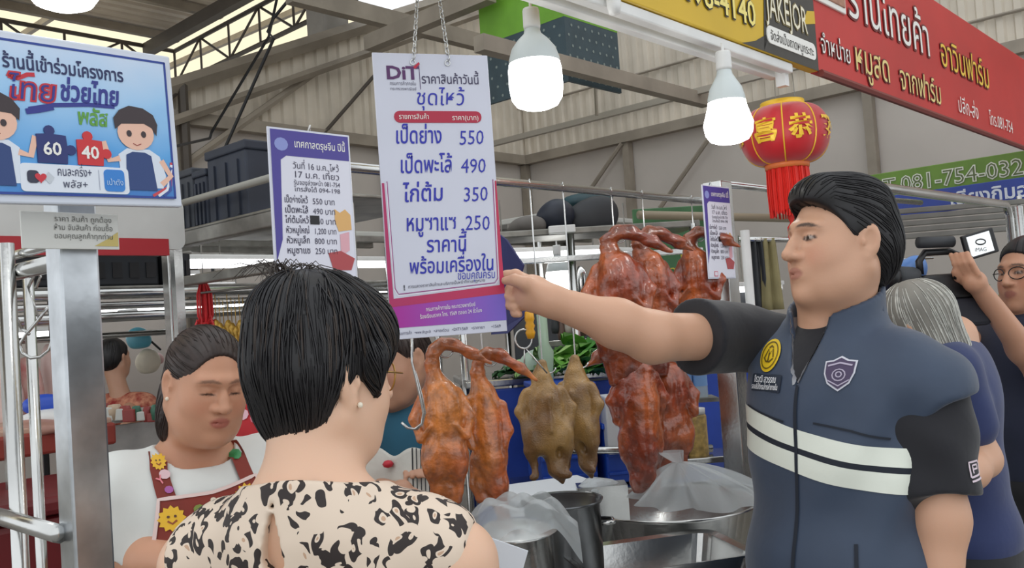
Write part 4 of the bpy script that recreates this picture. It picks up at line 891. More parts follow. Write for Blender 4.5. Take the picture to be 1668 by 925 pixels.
def skin_cols(M, base, lip, brow=(44, 32, 28), eyes='open', cheek=0.25, seed=1, browk=0.9):
    Mi = np.array(M.inverted())
    def f(v):
        p = v @ Mi[:3, :3].T+Mi[:3, 3]; c = np.tile(np.array(lin(base)), (len(v), 1)); n = snoise(v, 45, seed)[:, None]; c *= 1+0.05*n
        x = np.abs(p[:, 0]); y_ = p[:, 1]; z = p[:, 2]
        def put(w_, rgb): c[:] = c*(1-w_[:, None])+np.array(lin(rgb))*w_[:, None]
        ck = np.exp(-(((x-0.044)/0.022)**2+((z+0.030)/0.022)**2))*(y_ > 0.03)*cheek; put(ck, tuple(int(k) for k in (min(255, base[0]+12), base[1]*0.80, base[2]*0.78)))
        lp = sstep(1.15, 0.85, np.sqrt((x/0.0225)**2+((z+0.0628)/0.0125)**2))*(y_ > 0.075); put(lp*0.75, lip)
        bx = x-0.031; bz = z-(0.0315-0.0035*((bx+0.004)/0.02)**2)
        put(sstep(1.25, 0.7, np.sqrt((bx/0.022)**2+(bz/0.0040)**2))*(y_ > 0.05)*browk, brow)
        ex = x-0.031; ez = z-0.0055
        e = np.sqrt((ex/0.0140)**2+(ez/0.0044)**2)
        if eyes == 'open':
            put(sstep(1.35, 1.05, e)*(y_ > 0.06), (70, 46, 40)); put(sstep(1.0, 0.8, e)*(y_ > 0.06)*0.8, (190, 176, 166)); put(sstep(1.0, 0.7, np.sqrt(((ex+0.001)/0.0062)**2+(ez/0.005)**2))*(y_ > 0.06), (26, 18, 16))
        else:
            el = np.sqrt((ex/0.0155)**2+((z-0.0010+14*ex**2*0.6)/0.0026)**2); put(sstep(1.3, 0.6, el)*(y_ > 0.06)*0.95, (44, 28, 24))
        return c
    return f
def hair_strands(fn, n, r, mt, parent, org, seed=3, name='strands'):
    rnd = random.Random(seed); mb = MB()
    for i in range(n): pts = fn(rnd); mb.tube([p-Vector(org) for p in pts], [r*(1-0.75*k/(len(pts)-1)) for k in range(len(pts))], 4, caps=False)
    o = mb.build(name, mt, parent, fix=False, smooth=True); tag(o, kind='stuff'); return o
def flow_hair(geo, M, flow, n, steps, step, r, mt, parent, org, seed=1, lift=0.0008, name='strands', keep=None, wild=0.0):
    v, q = geo; B = bvh_of(v, q); rs = random.Random(seed); Mi = M.inverted(); M3 = M.to_3x3(); PT = []; NR = []; guard = 0
    while len(PT) < n and guard < n*6:
        guard += 1; p = Vector(v[q[rs.randrange(len(q))]].mean(0)); w_ = Vector((rs.uniform(-1, 1), rs.uniform(-1, 1), rs.uniform(-1, 1)))*wild*0.1
        if keep and not keep(Mi @ p): continue
        pts = []; nrs = []
        for j in range(steps):
            h_ = B.find_nearest(p); nr = h_[1]; p = h_[0]+nr*(lift+rs.random()*0.0005); pts.append(tuple(p)); nrs.append(tuple(nr)); d = M3 @ (Vector(flow(Mi @ p))+w_); d -= nr*d.dot(nr)
            p = p+d.normalized()*step
        PT.append(pts); NR.append(nrs)
    P_ = np.array(PT)-np.array(org); N_ = np.array(NR); T_ = np.gradient(P_, axis=1); T_ /= np.linalg.norm(T_, axis=2, keepdims=True)+1e-9
    U_ = np.cross(T_, N_); U_ /= np.linalg.norm(U_, axis=2, keepdims=True)+1e-9; t_ = np.linspace(0, 1, steps)
    rad = (r*(0.35+0.65*np.sin(np.pi*np.minimum(0.95, 0.08+t_*0.9))))[None, :, None]
    ring = np.stack([P_+U_*rad, P_+N_*rad*0.7, P_-U_*rad, P_-N_*rad*0.7], 2); m_ = len(PT)
    idx = np.arange(m_*steps*4).reshape(m_, steps, 4); a = idx[:, :-1]; b_ = idx[:, 1:]
    Q = np.stack([a, b_, np.roll(b_, -1, 2), np.roll(a, -1, 2)], -1).reshape(-1, 4)[:, ::-1]
    o = link(name, np_mesh(name, ring.reshape(-1, 3), Q), mt, parent, True); tag(o, kind='stuff'); return o
def bvh_of(v, q): return BVHTree.FromPolygons([tuple(x) for x in v], [tuple(int(i) for i in f) for f in q])
def smap(bvh, o, right, up, dirn, org, off=0.003):
    "x,z on a tangent sheet -> point on the garment"
    right, up, dirn = Vector(right).normalized(), Vector(up).normalized(), Vector(dirn).normalized()
    def f(x, z):
        s_ = Vector(o)+right*x+up*z-dirn*0.4; h = bvh.ray_cast(s_, dirn, 1.5)
        p = h[0]+h[1]*off if h[0] is not None else Vector(o)+right*x+up*z
        return tuple(p-Vector(org))
    return f
def patch(fn, outline, m, parent, name, rings=4):
    "outline (x,z) filled with concentric rings so it follows the garment"
    n = len(outline); cx = sum(p[0] for p in outline)/n; cz = sum(p[1] for p in outline)/n
    vs = [fn(cx, cz)]; fs = []
    for k in range(1, rings+1): vs += [fn(cx+(x-cx)*k/rings, cz+(z-cz)*k/rings) for x, z in outline]
    for i in range(n): fs.append((0, 1+i, 1+(i+1) % n))
    for k in range(rings-1):
        for i in range(n): a = 1+k*n; b_ = a+n; fs.append((a+i, b_+i, b_+(i+1) % n, a+(i+1) % n))
    mb = MB(); mb.add(vs, fs); return mb.build(name, m, parent, fix=False, smooth=True)
def ribbon(fn, pts, w_, m, parent, name='seam'):
    n = len(pts); L_ = []; R_ = []
    for i in range(n):
        a = pts[max(i-1, 0)]; b_ = pts[min(i+1, n-1)]; dx, dz = b_[0]-a[0], b_[1]-a[1]; l = math.hypot(dx, dz) or 1
        L_.append(fn(pts[i][0]-dz/l*w_/2, pts[i][1]+dx/l*w_/2)); R_.append(fn(pts[i][0]+dz/l*w_/2, pts[i][1]-dx/l*w_/2))
    mb = MB(); mb.add(L_+R_, [(i, i+1, n+i+1, n+i) for i in range(n-1)]); return mb.build(name, m, parent, fix=False, smooth=True)
def lerp_pts(pts, n):
    o = []
    for (a, b_) in zip(pts[:-1], pts[1:]):
        for k in range(n): t = k/n; o.append((a[0]+(b_[0]-a[0])*t, a[1]+(b_[1]-a[1])*t))
    return o+[pts[-1]]
HAIRB = mat('black_hair', (25, 23, 26), 0.42, var=0.3, vscale=60, spec=0.5)
SKIN_M = mat('skin', (200, 160, 130), 0.48, vcol=True, sss=0.12, bump=0.03, bscale=260)
def cloth(name, rgb, rough=0.85, bump=0.25, bscale=14, var=0.12): return mat(name, rgb, rough, var=var, vscale=7, bump=bump, bscale=bscale, sheen=0.2)
def finger(S, pts, rs, k=0.006): S.chain(pts, rs, k)

# ---------------------------------------------------------------- the man pointing at the price board
TF = frame((0.643, 1.80, 0), -130.0)
MH = frame(P(1366, 398, 1.78), -104, pitch=5, roll=2)
org = Vector((0.643, 1.80, 0))
man = empty('person', org, 0, 'man in navy vest with white bands reaching for the price board', 'person')
shR = P(1207, 548, 1.95); elR = P(1062, 549, 1.80); wrR = P(897, 490, 1.745)
shL = TF @ Vector((-0.180, -0.01, 1.312)); elL = P(1532, 845, 1.62); wrL = P(1532, 1060, 1.57)
S = SDF(); head_sdf(S, MH, chub=0.7)
nb = TF @ Vector((0, -0.015, 1.45)); neck_sdf(S, MH, nb, 0.056, 0.074)
S.M = TF
S.ell((0, 0.0, 1.24), (0.165, 0.11, 0.20), None, 0.05); S.ell((0, 0.02, 0.98), (0.165, 0.14, 0.17), None, 0.05)
for sx in (-1, 1):
    S.chain([(sx*0.09, 0, 0.9), (sx*0.1, 0.01, 0.5), (sx*0.1, -0.02, 0.09)], [0.085, 0.06, 0.04], 0.03); S.cap((sx*0.1, -0.03, 0.04), (sx*0.11, 0.14, 0.03), 0.035, 0.03, 0.02)
S.M = Matrix.Identity(4)
S.chain([nb-Vector((0, 0, 0.10)), shR, elR], [0.045, 0.050, 0.050], 0.02); S.chain([elR, elR.lerp(wrR, 0.35)+Vector((0, 0, 0.002)), wrR], [0.047, 0.0455, 0.030], 0.03)
S.chain([nb-Vector((0, 0, 0.06)), shL, elL], [0.05, 0.046, 0.046], 0.03); S.chain([elL, wrL], [0.046, 0.03], 0.03)
S.ell(wrL+Vector((0, 0, -0.06)), (0.025, 0.04, 0.06), None, 0.03)
for k in range(4): S.chain([wrL+Vector((0, -0.03+k*0.02, -0.1)), wrL+Vector((-0.005, -0.03+k*0.02, -0.15)), wrL+Vector((-0.02, -0.03+k*0.02, -0.185))], [0.009, 0.0085, 0.0075], 0.006)
# right hand pinching the board edge
pR = Matrix.Rotation(math.radians(-8), 3, 'Y')
S.chain([wrR, P(872, 481, 1.752)], [0.029, 0.030], 0.02); S.ell(P(864, 476, 1.757), (0.036, 0.017, 0.035), pR, 0.02)
S.chain([P(878, 478, 1.735), P(856, 462, 1.728), P(839, 456, 1.733), P(823, 457, 1.742)], [0.017, 0.0125, 0.0105, 0.0085], 0.010)
S.chain([P(856, 455, 1.770), P(840, 447, 1.778), P(826, 448, 1.782), P(813, 451, 1.782)], [0.0115, 0.0105, 0.0095, 0.0085], 0.006)
S.chain([P(850, 470, 1.772), P(831, 471, 1.776), P(825, 481, 1.768), P(834, 488, 1.757)], [0.0115, 0.0105, 0.0095, 0.0085], 0.004)
S.chain([P(851, 484, 1.770), P(833, 487, 1.772), P(829, 497, 1.764), P(838, 501, 1.755)], [0.011, 0.010, 0.009, 0.008], 0.004)
S.chain([P(857, 496, 1.765), P(843, 502, 1.767), P(838, 510, 1.76), P(846, 512, 1.752)], [0.010, 0.009, 0.008, 0.007], 0.004)
S.build('body', SKIN_M, 0.0033, man, org, col=skin_cols(MH, (204, 158, 130), (168, 106, 94)))
# hair
H = SDF(MH)
H.ell((0, -0.018, 0.040), (0.086, 0.106, 0.096), None, 0.02); H.ell((0, -0.010, 0.088), (0.074, 0.092, 0.052), None, 0.03); H.ell((0, 0.052, 0.098), (0.062, 0.040, 0.034), None, 0.03)
H.ell((0, -0.070, -0.010), (0.076, 0.055, 0.080), None, 0.03)
H.ell((0, 0.112, -0.045), (0.2, 0.106, 0.127), None, 0.008, sub=True); H.half((0, -0.06, -0.078), (0, 0.35, -1), 0.008)
for sx in (-1, 1): H.ell((sx*0.092, -0.006, -0.020), (0.03, 0.028, 0.038), None, 0.008, sub=True)
MHi = np.array(MH.inverted())
def sweep(p):
    q = p @ MHi[:3, :3].T+MHi[:3, 3]; a = np.arctan2(q[:, 0], q[:, 2]-0.0); return 0.003*snoise(q*np.array([1, .3, 1]), 55, 3)
HG = H.geo(0.0035, disp=sweep); link('hair', np_mesh('hair', HG[0]-np.array(org), HG[1]), HAIRB, man, True)
mflow = lambda q: (q.x*1.5, -1.0, (0.9 if q.y > 0.055 else 0.0)-0.2-9.0*max(0.0, 0.085-q.z)-(1.2 if q.y < -0.06 else 0))
flow_hair(HG, MH, mflow, 900, 8, 0.011, 0.0015, HAIRB, man, org, 2)
# black polo shirt
SHIRT = cloth('black_shirt', (30, 30, 36)); VEST = cloth('navy_vest', (52, 66, 88), 0.6, 0.3, 10)
def torso(S, g=0.0):
    S.ell((0, 0.0, 1.30), (0.185+g, 0.125+g, 0.135+g), None, 0.06); S.ell((0, 0.012, 1.16), (0.185+g, 0.145+g, 0.17+g), None, 0.05); S.ell((0, 0.03, 0.95), (0.192+g, 0.168+g, 0.2+g), None, 0.06); S.ell((0, 0.01, 0.8), (0.19+g, 0.16+g, 0.14+g), None, 0.05)
    S.cap((-0.15, -0.012, 1.345), (0.15, -0.012, 1.40), 0.055+g, 0.055+g, 0.05); S.cap((0, -0.015, 1.40), (0, -0.02, 1.46), 0.085+g*0.5, 0.072+g*0.5, 0.04)
S = SDF()
hem = shL.lerp(elL, 0.80)
S.chain([shL, shL.lerp(elL, 0.4), hem, elL], [0.066, 0.066, 0.063, 0.06], 0.03); S.half(hem, (elL-shL), 0.003); S.M = TF; torso(S)
S2 = SDF(); hemR = shR.lerp(elR, 0.53); S2.chain([TF @ Vector((0.13, -0.01, 1.40)), shR, shR.lerp(elR, 0.25), hemR, hemR.lerp(elR, 0.2)], [0.07, 0.070, 0.072, 0.074, 0.074], 0.03); S2.half(hemR, (elR-shR), 0.003)
fold = lambda p: 0.004*np.sin(p[:, 2]*38+p[:, 0]*30+4*snoise(p, 14, 3))*0.6+0.003*snoise(p, 24, 8)
v, q = S.geo(0.0055, disp=fold); v = relax_v(v, q); shirt = link('shirt', np_mesh('shirt', v-np.array(org), q), SHIRT, man, True); BS = bvh_of(v, q)
S2.build('sleeve', SHIRT, 0.005, shirt, org, disp=fold)
# vest
S = SDF(TF); torso(S, 0.010)
S.cap((-0.10, -0.012, 1.352), (-0.182, -0.012, 1.308), 0.066, 0.080, 0.04); S.ell((-0.254, -0.004, 1.140), (0.092, 0.22, 0.165), None, 0.01, sub=True); S.ell((0.25, 0.0, 1.36), (0.07, 0.2, 0.13), None, 0.012, sub=True)
S.cap((0, -0.018, 1.40), (0, -0.016, 1.515), 0.102, 0.096, 0.02); S.cap((0.0, -0.018, 1.60), (0.0, -0.018, 1.43), 0.084, 0.084, 0.004, sub=True); S.half((0, -0.02, 1.500), (0, 0.34, 1), 0.004)
for z_, r_ in ((1.50, 0.046), (1.475, 0.043), (1.45, 0.038), (1.43, 0.033), (1.41, 0.027), (1.39, 0.021), (1.37, 0.015), (1.35, 0.0095), (1.335, 0.005)): S.cap((0.012, 0.3, z_), (0.012, 0.035, z_), r_, r_, 0.003, sub=True)
vd = lambda p: 0.0062*np.sin(p[:, 2]*34-p[:, 0]*40+5*snoise(p, 12, 5))*(0.5+0.5*snoise(p, 8, 1))+0.0075*snoise(p, 16, 9)+0.0035*snoise(p, 44, 2)
v, q = S.geo(0.0055, disp=vd); v = relax_v(v, q); me = np_mesh('vest', v-np.array(org), q); vest = link('vest', me, VEST, man, True)
BV = bvh_of(v, q)
fw = TF.to_3x3() @ Vector((0, 1, 0)); rt = TF.to_3x3() @ Vector((1, 0, 0))
# reflective bands
REFL = mat('reflective_band', (226, 230, 218), 0.4, var=0.05, bump=0.1, bscale=30); SEAM = mat('seam_dark', (26, 32, 44), 0.8)
def band(z0, w_, m, name, off=0.002, a0=-150, a1=75):
    def f(u, v_):
        a = math.radians(a0+(a1-a0)*u); d = Vector((math.sin(a), math.cos(a), 0)); lat = math.sin(a)*0.19; zz = z0+0.20*lat+w_*(v_-0.5)
        o_ = TF @ (Vector((0, 0.01, zz))+d*0.5); di = TF.to_3x3() @ (-d); h = BV.ray_cast(o_, di, 1.0)
        return tuple((h[0]+h[1]*off if h[0] is not None else TF @ (Vector((0, 0, zz))+d*0.17))-org)
    mb = MB(); mb.sheet(f, 90, 4); return mb.build(name, m, vest, True, fix=False)
band(1.232, 0.034, REFL, 'reflective_band'); band(1.186, 0.036, REFL, 'reflective_band'); band(1.209, 0.012, SEAM, 'band_gap', 0.0018)
# zip, pocket seams
fz = smap(BV, TF @ Vector((0, 0, 0)), rt, (0, 0, 1), -fw, org, 0.003)
ribbon(fz, lerp_pts([(0.006, 1.33), (0.004, 1.24), (0.0, 1.1), (0.002, 0.95), (0.006, 0.8)], 10), 0.007, SEAM, vest, 'zip')
ribbon(fz, lerp_pts([(0.016, 1.33), (0.028, 1.36), (0.042, 1.40), (0.052, 1.43), (0.058, 1.46)], 5), 0.004, mat('zip_teeth', (150, 152, 158), 0.4, 0.6), vest, 'zip_edge')
ribbon(fz, lerp_pts([(0.006, 1.335), (-0.004, 1.36), (-0.020, 1.41), (-0.030, 1.44), (-0.036, 1.47)], 5), 0.004, MATS['zip_teeth'], vest, 'zip_edge')
ribbon(fz, lerp_pts([(-0.105, 1.05), (-0.12, 0.95), (-0.125, 0.85)], 6), 0.006, SEAM, vest, 'pocket_seam')
ribbon(fz, lerp_pts([(-0.03, 1.262), (-0.10, 1.248), (-0.15, 1.232)], 6), 0.004, SEAM, vest, 'yoke_seam')
ribbon(fz, lerp_pts([(0.03, 1.262), (0.10, 1.275), (0.15, 1.285)], 6), 0.004, SEAM, vest, 'yoke_seam')
# round gold seal and shield badge on the chest
GO = flat((226, 190, 40)); DG = flat((96, 78, 26))
def badge_fn(x, z, off): return smap(BV, TF @ Vector((x, 0, z)), rt, (0, 0, 1), -fw, org, off)
f = badge_fn(0.094, 1.385, 0.003)
pt = patch(f, circ(0.0275, 28, 0, 0, 0.032), GO, vest, 'gold_seal')
f2 = badge_fn(0.094, 1.385, 0.0045)
ribbon(f2, circ(0.0215, 28, 0, 0, 0.0255)+[(0.0215, 0)], 0.0022, DG, pt, 'seal_ring')
for pts in ([(-0.012, -0.004), (-0.006, 0.012), (0.0, 0.002), (0.006, 0.012), (0.012, -0.004)], [(-0.013, -0.006), (-0.004, -0.013), (0.006, -0.012), (0.014, -0.004)], [(0, -0.012), (0.002, 0.004)], [(-0.006, 0.014), (0.0, 0.018), (0.006, 0.014)]): ribbon(f2, pts, 0.003, DG, pt, 'seal_mark')
f = badge_fn(0.092, 1.332, 0.003)
nbp = patch(f, rrect(0.088, 0.034, 0.003, 2, 0, 0.0), mat('name_tape', (34, 44, 60), 0.7), vest, 'name_tape', 5)
f = badge_fn(0.092, 1.332, 0.0048)
for st, z, w_ in (('จิรวุฒิ สุวรรณ', 0.001, 0.066), ('รองอธิบดีกรมการค้าภายใน', -0.0125, 0.08)):
    V, Fc, wd = text_geo(st, 0.018 if z > 0 else 0.014, 0.02, 0, 'C'); k = min(1, w_/wd); mb = MB(); mb.add([f(-x*k*-1*-1, zz+z) for x, zz in V], [fc[::-1] for fc in Fc]); mb.build('name_lettering', flat((226, 228, 232)), nbp, fix=False)
f = badge_fn(-0.072, 1.352, 0.003); shd = [(0, 0.031), (-0.012, 0.024), (-0.026, 0.022), (-0.025, 0.0), (-0.018, -0.018), (0, -0.032), (0.018, -0.018), (0.025, 0.0), (0.026, 0.022), (0.012, 0.024)]
pt = patch(f, lerp_pts(shd+[shd[0]], 3)[:-1], flat((206, 206, 216)), vest, 'shield_badge'); f = badge_fn(-0.072, 1.352, 0.0042)
p2 = patch(f, lerp_pts([(x*0.88, z*0.88) for x, z in shd]+[(0, 0.031*.88)], 3)[:-1], flat((66, 52, 84)), pt, 'shield_field'); f = badge_fn(-0.072, 1.352, 0.0054)
for pts, w_ in (([(0.019, 0.013), (0, 0.018), (-0.019, 0.013)], 0.003), (circ(0.010, 12, 0, -0.003)+[(0.010, -0.003)], 0.002), (circ(0.0045, 10, 0, -0.002)+[(0.0045, -0.002)], 0.002), ([(0.017, -0.012), (0, -0.022), (-0.017, -0.012)], 0.0022)): ribbon(f, pts, w_, flat((176, 166, 186)), p2, 'shield_mark')
# small logo on the near sleeve
v2, q2 = None, None
lc_ = P(1562, 745, 1.545); mb = MB(); cx = Vector((1, 0, 0)).lerp(Vector((0.9, 0.35, 0)), 0.5).normalized()
def sleevefn(x, z):
    a = math.radians(-56)+x/0.07; c = shL.lerp(elL, 0.60)+Vector((0, 0, z)); d = Vector((math.cos(a), math.sin(a), 0)); h_ = BS.ray_cast(c+d*0.3, -d, 0.6)
    return tuple((h_[0]+d*0.003 if h_[0] is not None else c+d*0.07)-org)
lg = []
for pts, w_ in (([(-0.016, -0.010), (-0.016, 0.016), (0.010, 0.016), (0.015, 0.010), (0.015, -0.002), (0.009, -0.008), (-0.016, -0.010)], 0.0034), ([(-0.008, -0.004), (-0.008, 0.010), (0.006, 0.010), (0.006, 0.003), (-0.006, 0.003)], 0.003), ([(-0.016, -0.017), (0.015, -0.015)], 0.0036)): ribbon(sleevefn, lerp_pts(pts, 4), w_, flat((214, 196, 206)), shirt, 'sleeve_logo')
# trousers
S = SDF(TF); S.ell((0, 0.0, 0.80), (0.185, 0.155, 0.13), None, 0.05)
for sx in (-1, 1): S.chain([(sx*0.09, 0, 0.75), (sx*0.1, 0.01, 0.45), (sx*0.1, -0.01, 0.07)], [0.105, 0.085, 0.07], 0.04)
S.build('trousers', cloth('dark_trousers', (28, 28, 32)), 0.012, man, org)

# ---------------------------------------------------------------- short-haired woman in the leopard blouse, seen from behind
WH = frame(P(526, 612, 1.25), 44, pitch=-6, roll=3, s_=0.97)
WT = frame(Vector((P(525, 800, 1.22).x, 1.22, 0)), 12); org = Vector((WT.translation.x, 1.22, 0))
wo = empty('person', org, 0, 'short-haired woman in leopard print blouse seen from behind', 'person')
S = SDF(); head_sdf(S, WH, chub=0.4); nb = WT @ Vector((0, -0.03, 1.262)); neck_sdf(S, WH, nb, 0.054, 0.062)
S.M = WT
def wtorso(S, g=0.0):
    S.cap((-0.145, -0.01, 1.222), (0.145, -0.01, 1.222), 0.047+g, 0.047+g, 0.05); S.ell((0, -0.005, 1.13), (0.165+g, 0.105+g, 0.14+g), None, 0.05); S.ell((0, 0.02, 0.92), (0.155+g, 0.12+g, 0.2+g), None, 0.06); S.ell((0, 0.0, 0.75), (0.175+g, 0.13+g, 0.13+g), None, 0.06)
    S.cap((-0.045, -0.03, 1.25), (0.045, -0.03, 1.25), 0.058+g*0.7, 0.058+g*.7, 0.06)
wtorso(S, -0.012)
for sx in (-1, 1):
    S.chain([(sx*0.13, -0.01, 1.21), (sx*0.185, -0.005, 1.185), (sx*0.215, 0.0, 0.96), (sx*0.20, 0.14, 0.80)], [0.05, 0.05, 0.042, 0.03], 0.03)
    S.ell((sx*0.19, 0.2, 0.78), (0.03, 0.06, 0.025), None, 0.03)
    for k in range(4): S.chain([(sx*(0.165+k*0.018), 0.24, 0.78), (sx*(0.165+k*0.018), 0.28, 0.765), (sx*(0.165+k*0.018), 0.30, 0.745)], [0.0085, 0.008, 0.007], 0.005)
    S.chain([(sx*0.08, 0, 0.7), (sx*0.085, 0.01, 0.4), (sx*0.085, -0.01, 0.08)], [0.08, 0.055, 0.038], 0.03); S.cap((sx*0.085, -0.03, 0.035), (sx*0.09, 0.12, 0.03), 0.03, 0.026, 0.02)
S.build('body', SKIN_M, 0.0035, wo, org, col=skin_cols(WH, (224, 182, 154), (180, 110, 100), cheek=0.1))
H = SDF(WH)
H.ell((0, -0.020, 0.040), (0.086, 0.100, 0.100), None, 0.02); H.ell((-0.005, -0.026, 0.092), (0.070, 0.076, 0.052), None, 0.05); H.ell((0, -0.044, -0.008), (0.081, 0.062, 0.072), None, 0.04)
H.ell((0, -0.034, -0.058), (0.060, 0.050, 0.046), None, 0.03); H.ell((0.005, 0.042, 0.066), (0.074, 0.050, 0.056), None, 0.05)
for sx in (-1, 1): H.cap((sx*0.083, 0.030, 0.03), (sx*0.079, 0.034, -0.022), 0.016, 0.006, 0.02)
H.ell((0, 0.128, -0.055), (0.078, 0.085, 0.115), None, 0.015, sub=True); H.ell((0.096, 0.006, -0.046), (0.04, 0.042, 0.046), None, 0.010, sub=True); H.ell((-0.10, 0.014, -0.050), (0.04, 0.042, 0.042), None, 0.010, sub=True)
WHi = np.array(WH.inverted())
def lay(p):
    q = p @ WHi[:3, :3].T+WHi[:3, 3]; return 0.004*snoise(q*np.array([1, 1, .35]), 60, 6)
HG = H.geo(0.0035, disp=lay); link('hair', np_mesh('hair', HG[0]-np.array(org), HG[1]), HAIRB, wo, True)
cr_ = Vector((-0.012, -0.055, 0.148))
wflow = lambda q: (1.2*(q.x-cr_.x), 1.2*(q.y-cr_.y)-0.02, -0.05-1.2*max(0.0, 0.13-q.z)-(0.08 if q.z < 0.05 else 0))
flow_hair(HG, WH, wflow, 1300, 9, 0.010, 0.0014, HAIRB, wo, org, 3, wild=0.12)
flow_hair(HG, WH, wflow, 240, 6, 0.011, 0.0016, HAIRB, wo, org, 8, lift=0.0025, wild=0.4, name='layered_strands')
flow_hair(HG, WH, wflow, 110, 8, 0.010, 0.0013, mat('brown_hair', (56, 46, 40), 0.45), wo, org, 4, lift=0.0016, name='lighter_strands', keep=lambda q: q.z > 0.06)
def wisps(rnd):
    a = rnd.uniform(-2.4, 2.4); e = rnd.uniform(0.02, 0.05); b0 = WH @ (cr_+Vector((rnd.uniform(-.03, .02), rnd.uniform(-.02, .02), -0.012)))
    d = WH.to_3x3() @ Vector((math.sin(a), -math.cos(a)*0.8, 0)); return [b0+d*e*k*0.5+Vector((0, 0, 0.020*math.sin(k*0.8)*(1+rnd.random()*0.3))) for k in range(5)]
hair_strands(wisps, 46, 0.0011, mat('brown_hair', (66, 48, 38), 0.45), wo, org, 5, 'crown_wisps')
# leopard blouse
def leopard(name='leopard_print'):
    m = bpy.data.materials.new(name); m.use_nodes = True; nt = m.node_tree; N = nt.nodes; L = nt.links; b_ = N['Principled BSDF']; b_.inputs['Roughness'].default_value = 0.6
    tc = N.new('ShaderNodeTexCoord'); nz = N.new('ShaderNodeTexNoise'); nz.inputs['Scale'].default_value = 26; nz.inputs['Detail'].default_value = 1
    mxv = N.new('ShaderNodeMix'); mxv.data_type = 'VECTOR'; mxv.inputs[0].default_value = 0.045; L.new(tc.outputs['Object'], nz.inputs['Vector']); L.new(tc.outputs['Object'], mxv.inputs[4]); L.new(nz.outputs['Color'], mxv.inputs[5])
    mp = N.new('ShaderNodeMapping'); mp.inputs['Scale'].default_value = (1.25, 1.25, 0.75); L.new(mxv.outputs[1], mp.inputs['Vector'])
    v1 = N.new('ShaderNodeTexVoronoi'); v1.inputs['Scale'].default_value = 40; L.new(mp.outputs[0], v1.inputs['Vector'])
    n2 = N.new('ShaderNodeTexNoise'); n2.inputs['Scale'].default_value = 55; n2.inputs['Detail'].default_value = 0.5; L.new(tc.outputs['Object'], n2.inputs['Vector'])
    def math_(op, a, b__, c=None):
        n = N.new('ShaderNodeMath'); n.operation = op
        for i, x in enumerate((a, b__)):
            if isinstance(x, (int, float)): n.inputs[i].default_value = x
            else: L.new(x, n.inputs[i])
        return n.outputs[0]
    d = v1.outputs['Distance']
    ring = math_('MULTIPLY', math_('GREATER_THAN', d, 0.24), math_('LESS_THAN', d, 0.53)); broken = math_('GREATER_THAN', n2.outputs['Fac'], 0.445); spot = math_('MULTIPLY', ring, broken)
    core = math_('LESS_THAN', d, 0.13)
    m1 = N.new('ShaderNodeMix'); m1.data_type = 'RGBA'; m1.inputs[6].default_value = (*lin((226, 206, 186)), 1); m1.inputs[7].default_value = (*lin((196, 160, 132)), 1); L.new(core, m1.inputs['Factor'])
    m2 = N.new('ShaderNodeMix'); m2.data_type = 'RGBA'; m2.inputs[7].default_value = (*lin((44, 34, 32)), 1); L.new(m1.outputs[2], m2.inputs[6]); L.new(spot, m2.inputs['Factor']); L.new(m2.outputs[2], b_.inputs['Base Color']); return m
LEO = leopard()
S = SDF(WT); wtorso(S, 0.002)
for sx in (-1, 1): S.cap((sx*0.13, -0.01, 1.215), (sx*0.172, -0.008, 1.2), 0.054, 0.058, 0.03); S.ell((sx*0.262, 0.0, 1.17), (0.055, 0.15, 0.13), None, 0.012, sub=True)
S.cap((0, -0.03, 1.24), (0, -0.03, 1.32), 0.085, 0.072, 0.05); S.half((0, -0.03, 1.300), (0.0, 0.2, 1), 0.004)
[S.cap((-0.017, -0.25, z_), (-0.017, -0.05, z_), r_, r_, 0.002, sub=True) for z_, r_ in ((1.285, 0.003), (1.27, 0.005), (1.257, 0.0075), (1.244, 0.010), (1.231, 0.0125), (1.219, 0.0145))]
S.build('blouse', LEO, 0.004, wo, org, disp=lambda p: 0.003*np.sin(p[:, 0]*40+p[:, 2]*22+3*snoise(p, 15, 2))*0.7)
S = SDF(WT); S.ell((0, 0, 0.70), (0.175, 0.14, 0.12), None, 0.05)
for sx in (-1, 1): S.chain([(sx*0.08, 0, 0.66), (sx*0.085, 0.01, 0.4), (sx*0.085, -0.01, 0.08)], [0.1, 0.075, 0.06], 0.04)
S.build('trousers', MATS['dark_trousers'], 0.012, wo, org)
er = WH @ Vector((0.088, 0.004, -0.036)); mb = MB(); mb.lathe([(0, -0.004), (0.003, -0.003), (0.004, 0), (0.003, 0.003), (0, 0.004)], er-org, 10); mb.build('earring', mat('pearl', (236, 226, 206), 0.2), wo, True)
gl = MB(); gp = [WH @ Vector(p)-org for p in ((0.082, 0.0, 0.012), (0.076, 0.06, 0.010), (0.066, 0.094, 0.008))]; gl.tube(gp, 0.0014, 5)
for sx in (-1, 1): gl.tube([WH @ Vector((sx*0.033+0.027*math.cos(q), 0.105-0.010*abs(math.cos(q)+sx), 0.002+0.022*math.sin(q)))-org for q in np.linspace(0, 6.28, 17)[:-1]], 0.0014, 5, closed=True)
gl.build('glasses', mat('gold_wire', (200, 160, 90), 0.3, 0.9), wo, True)

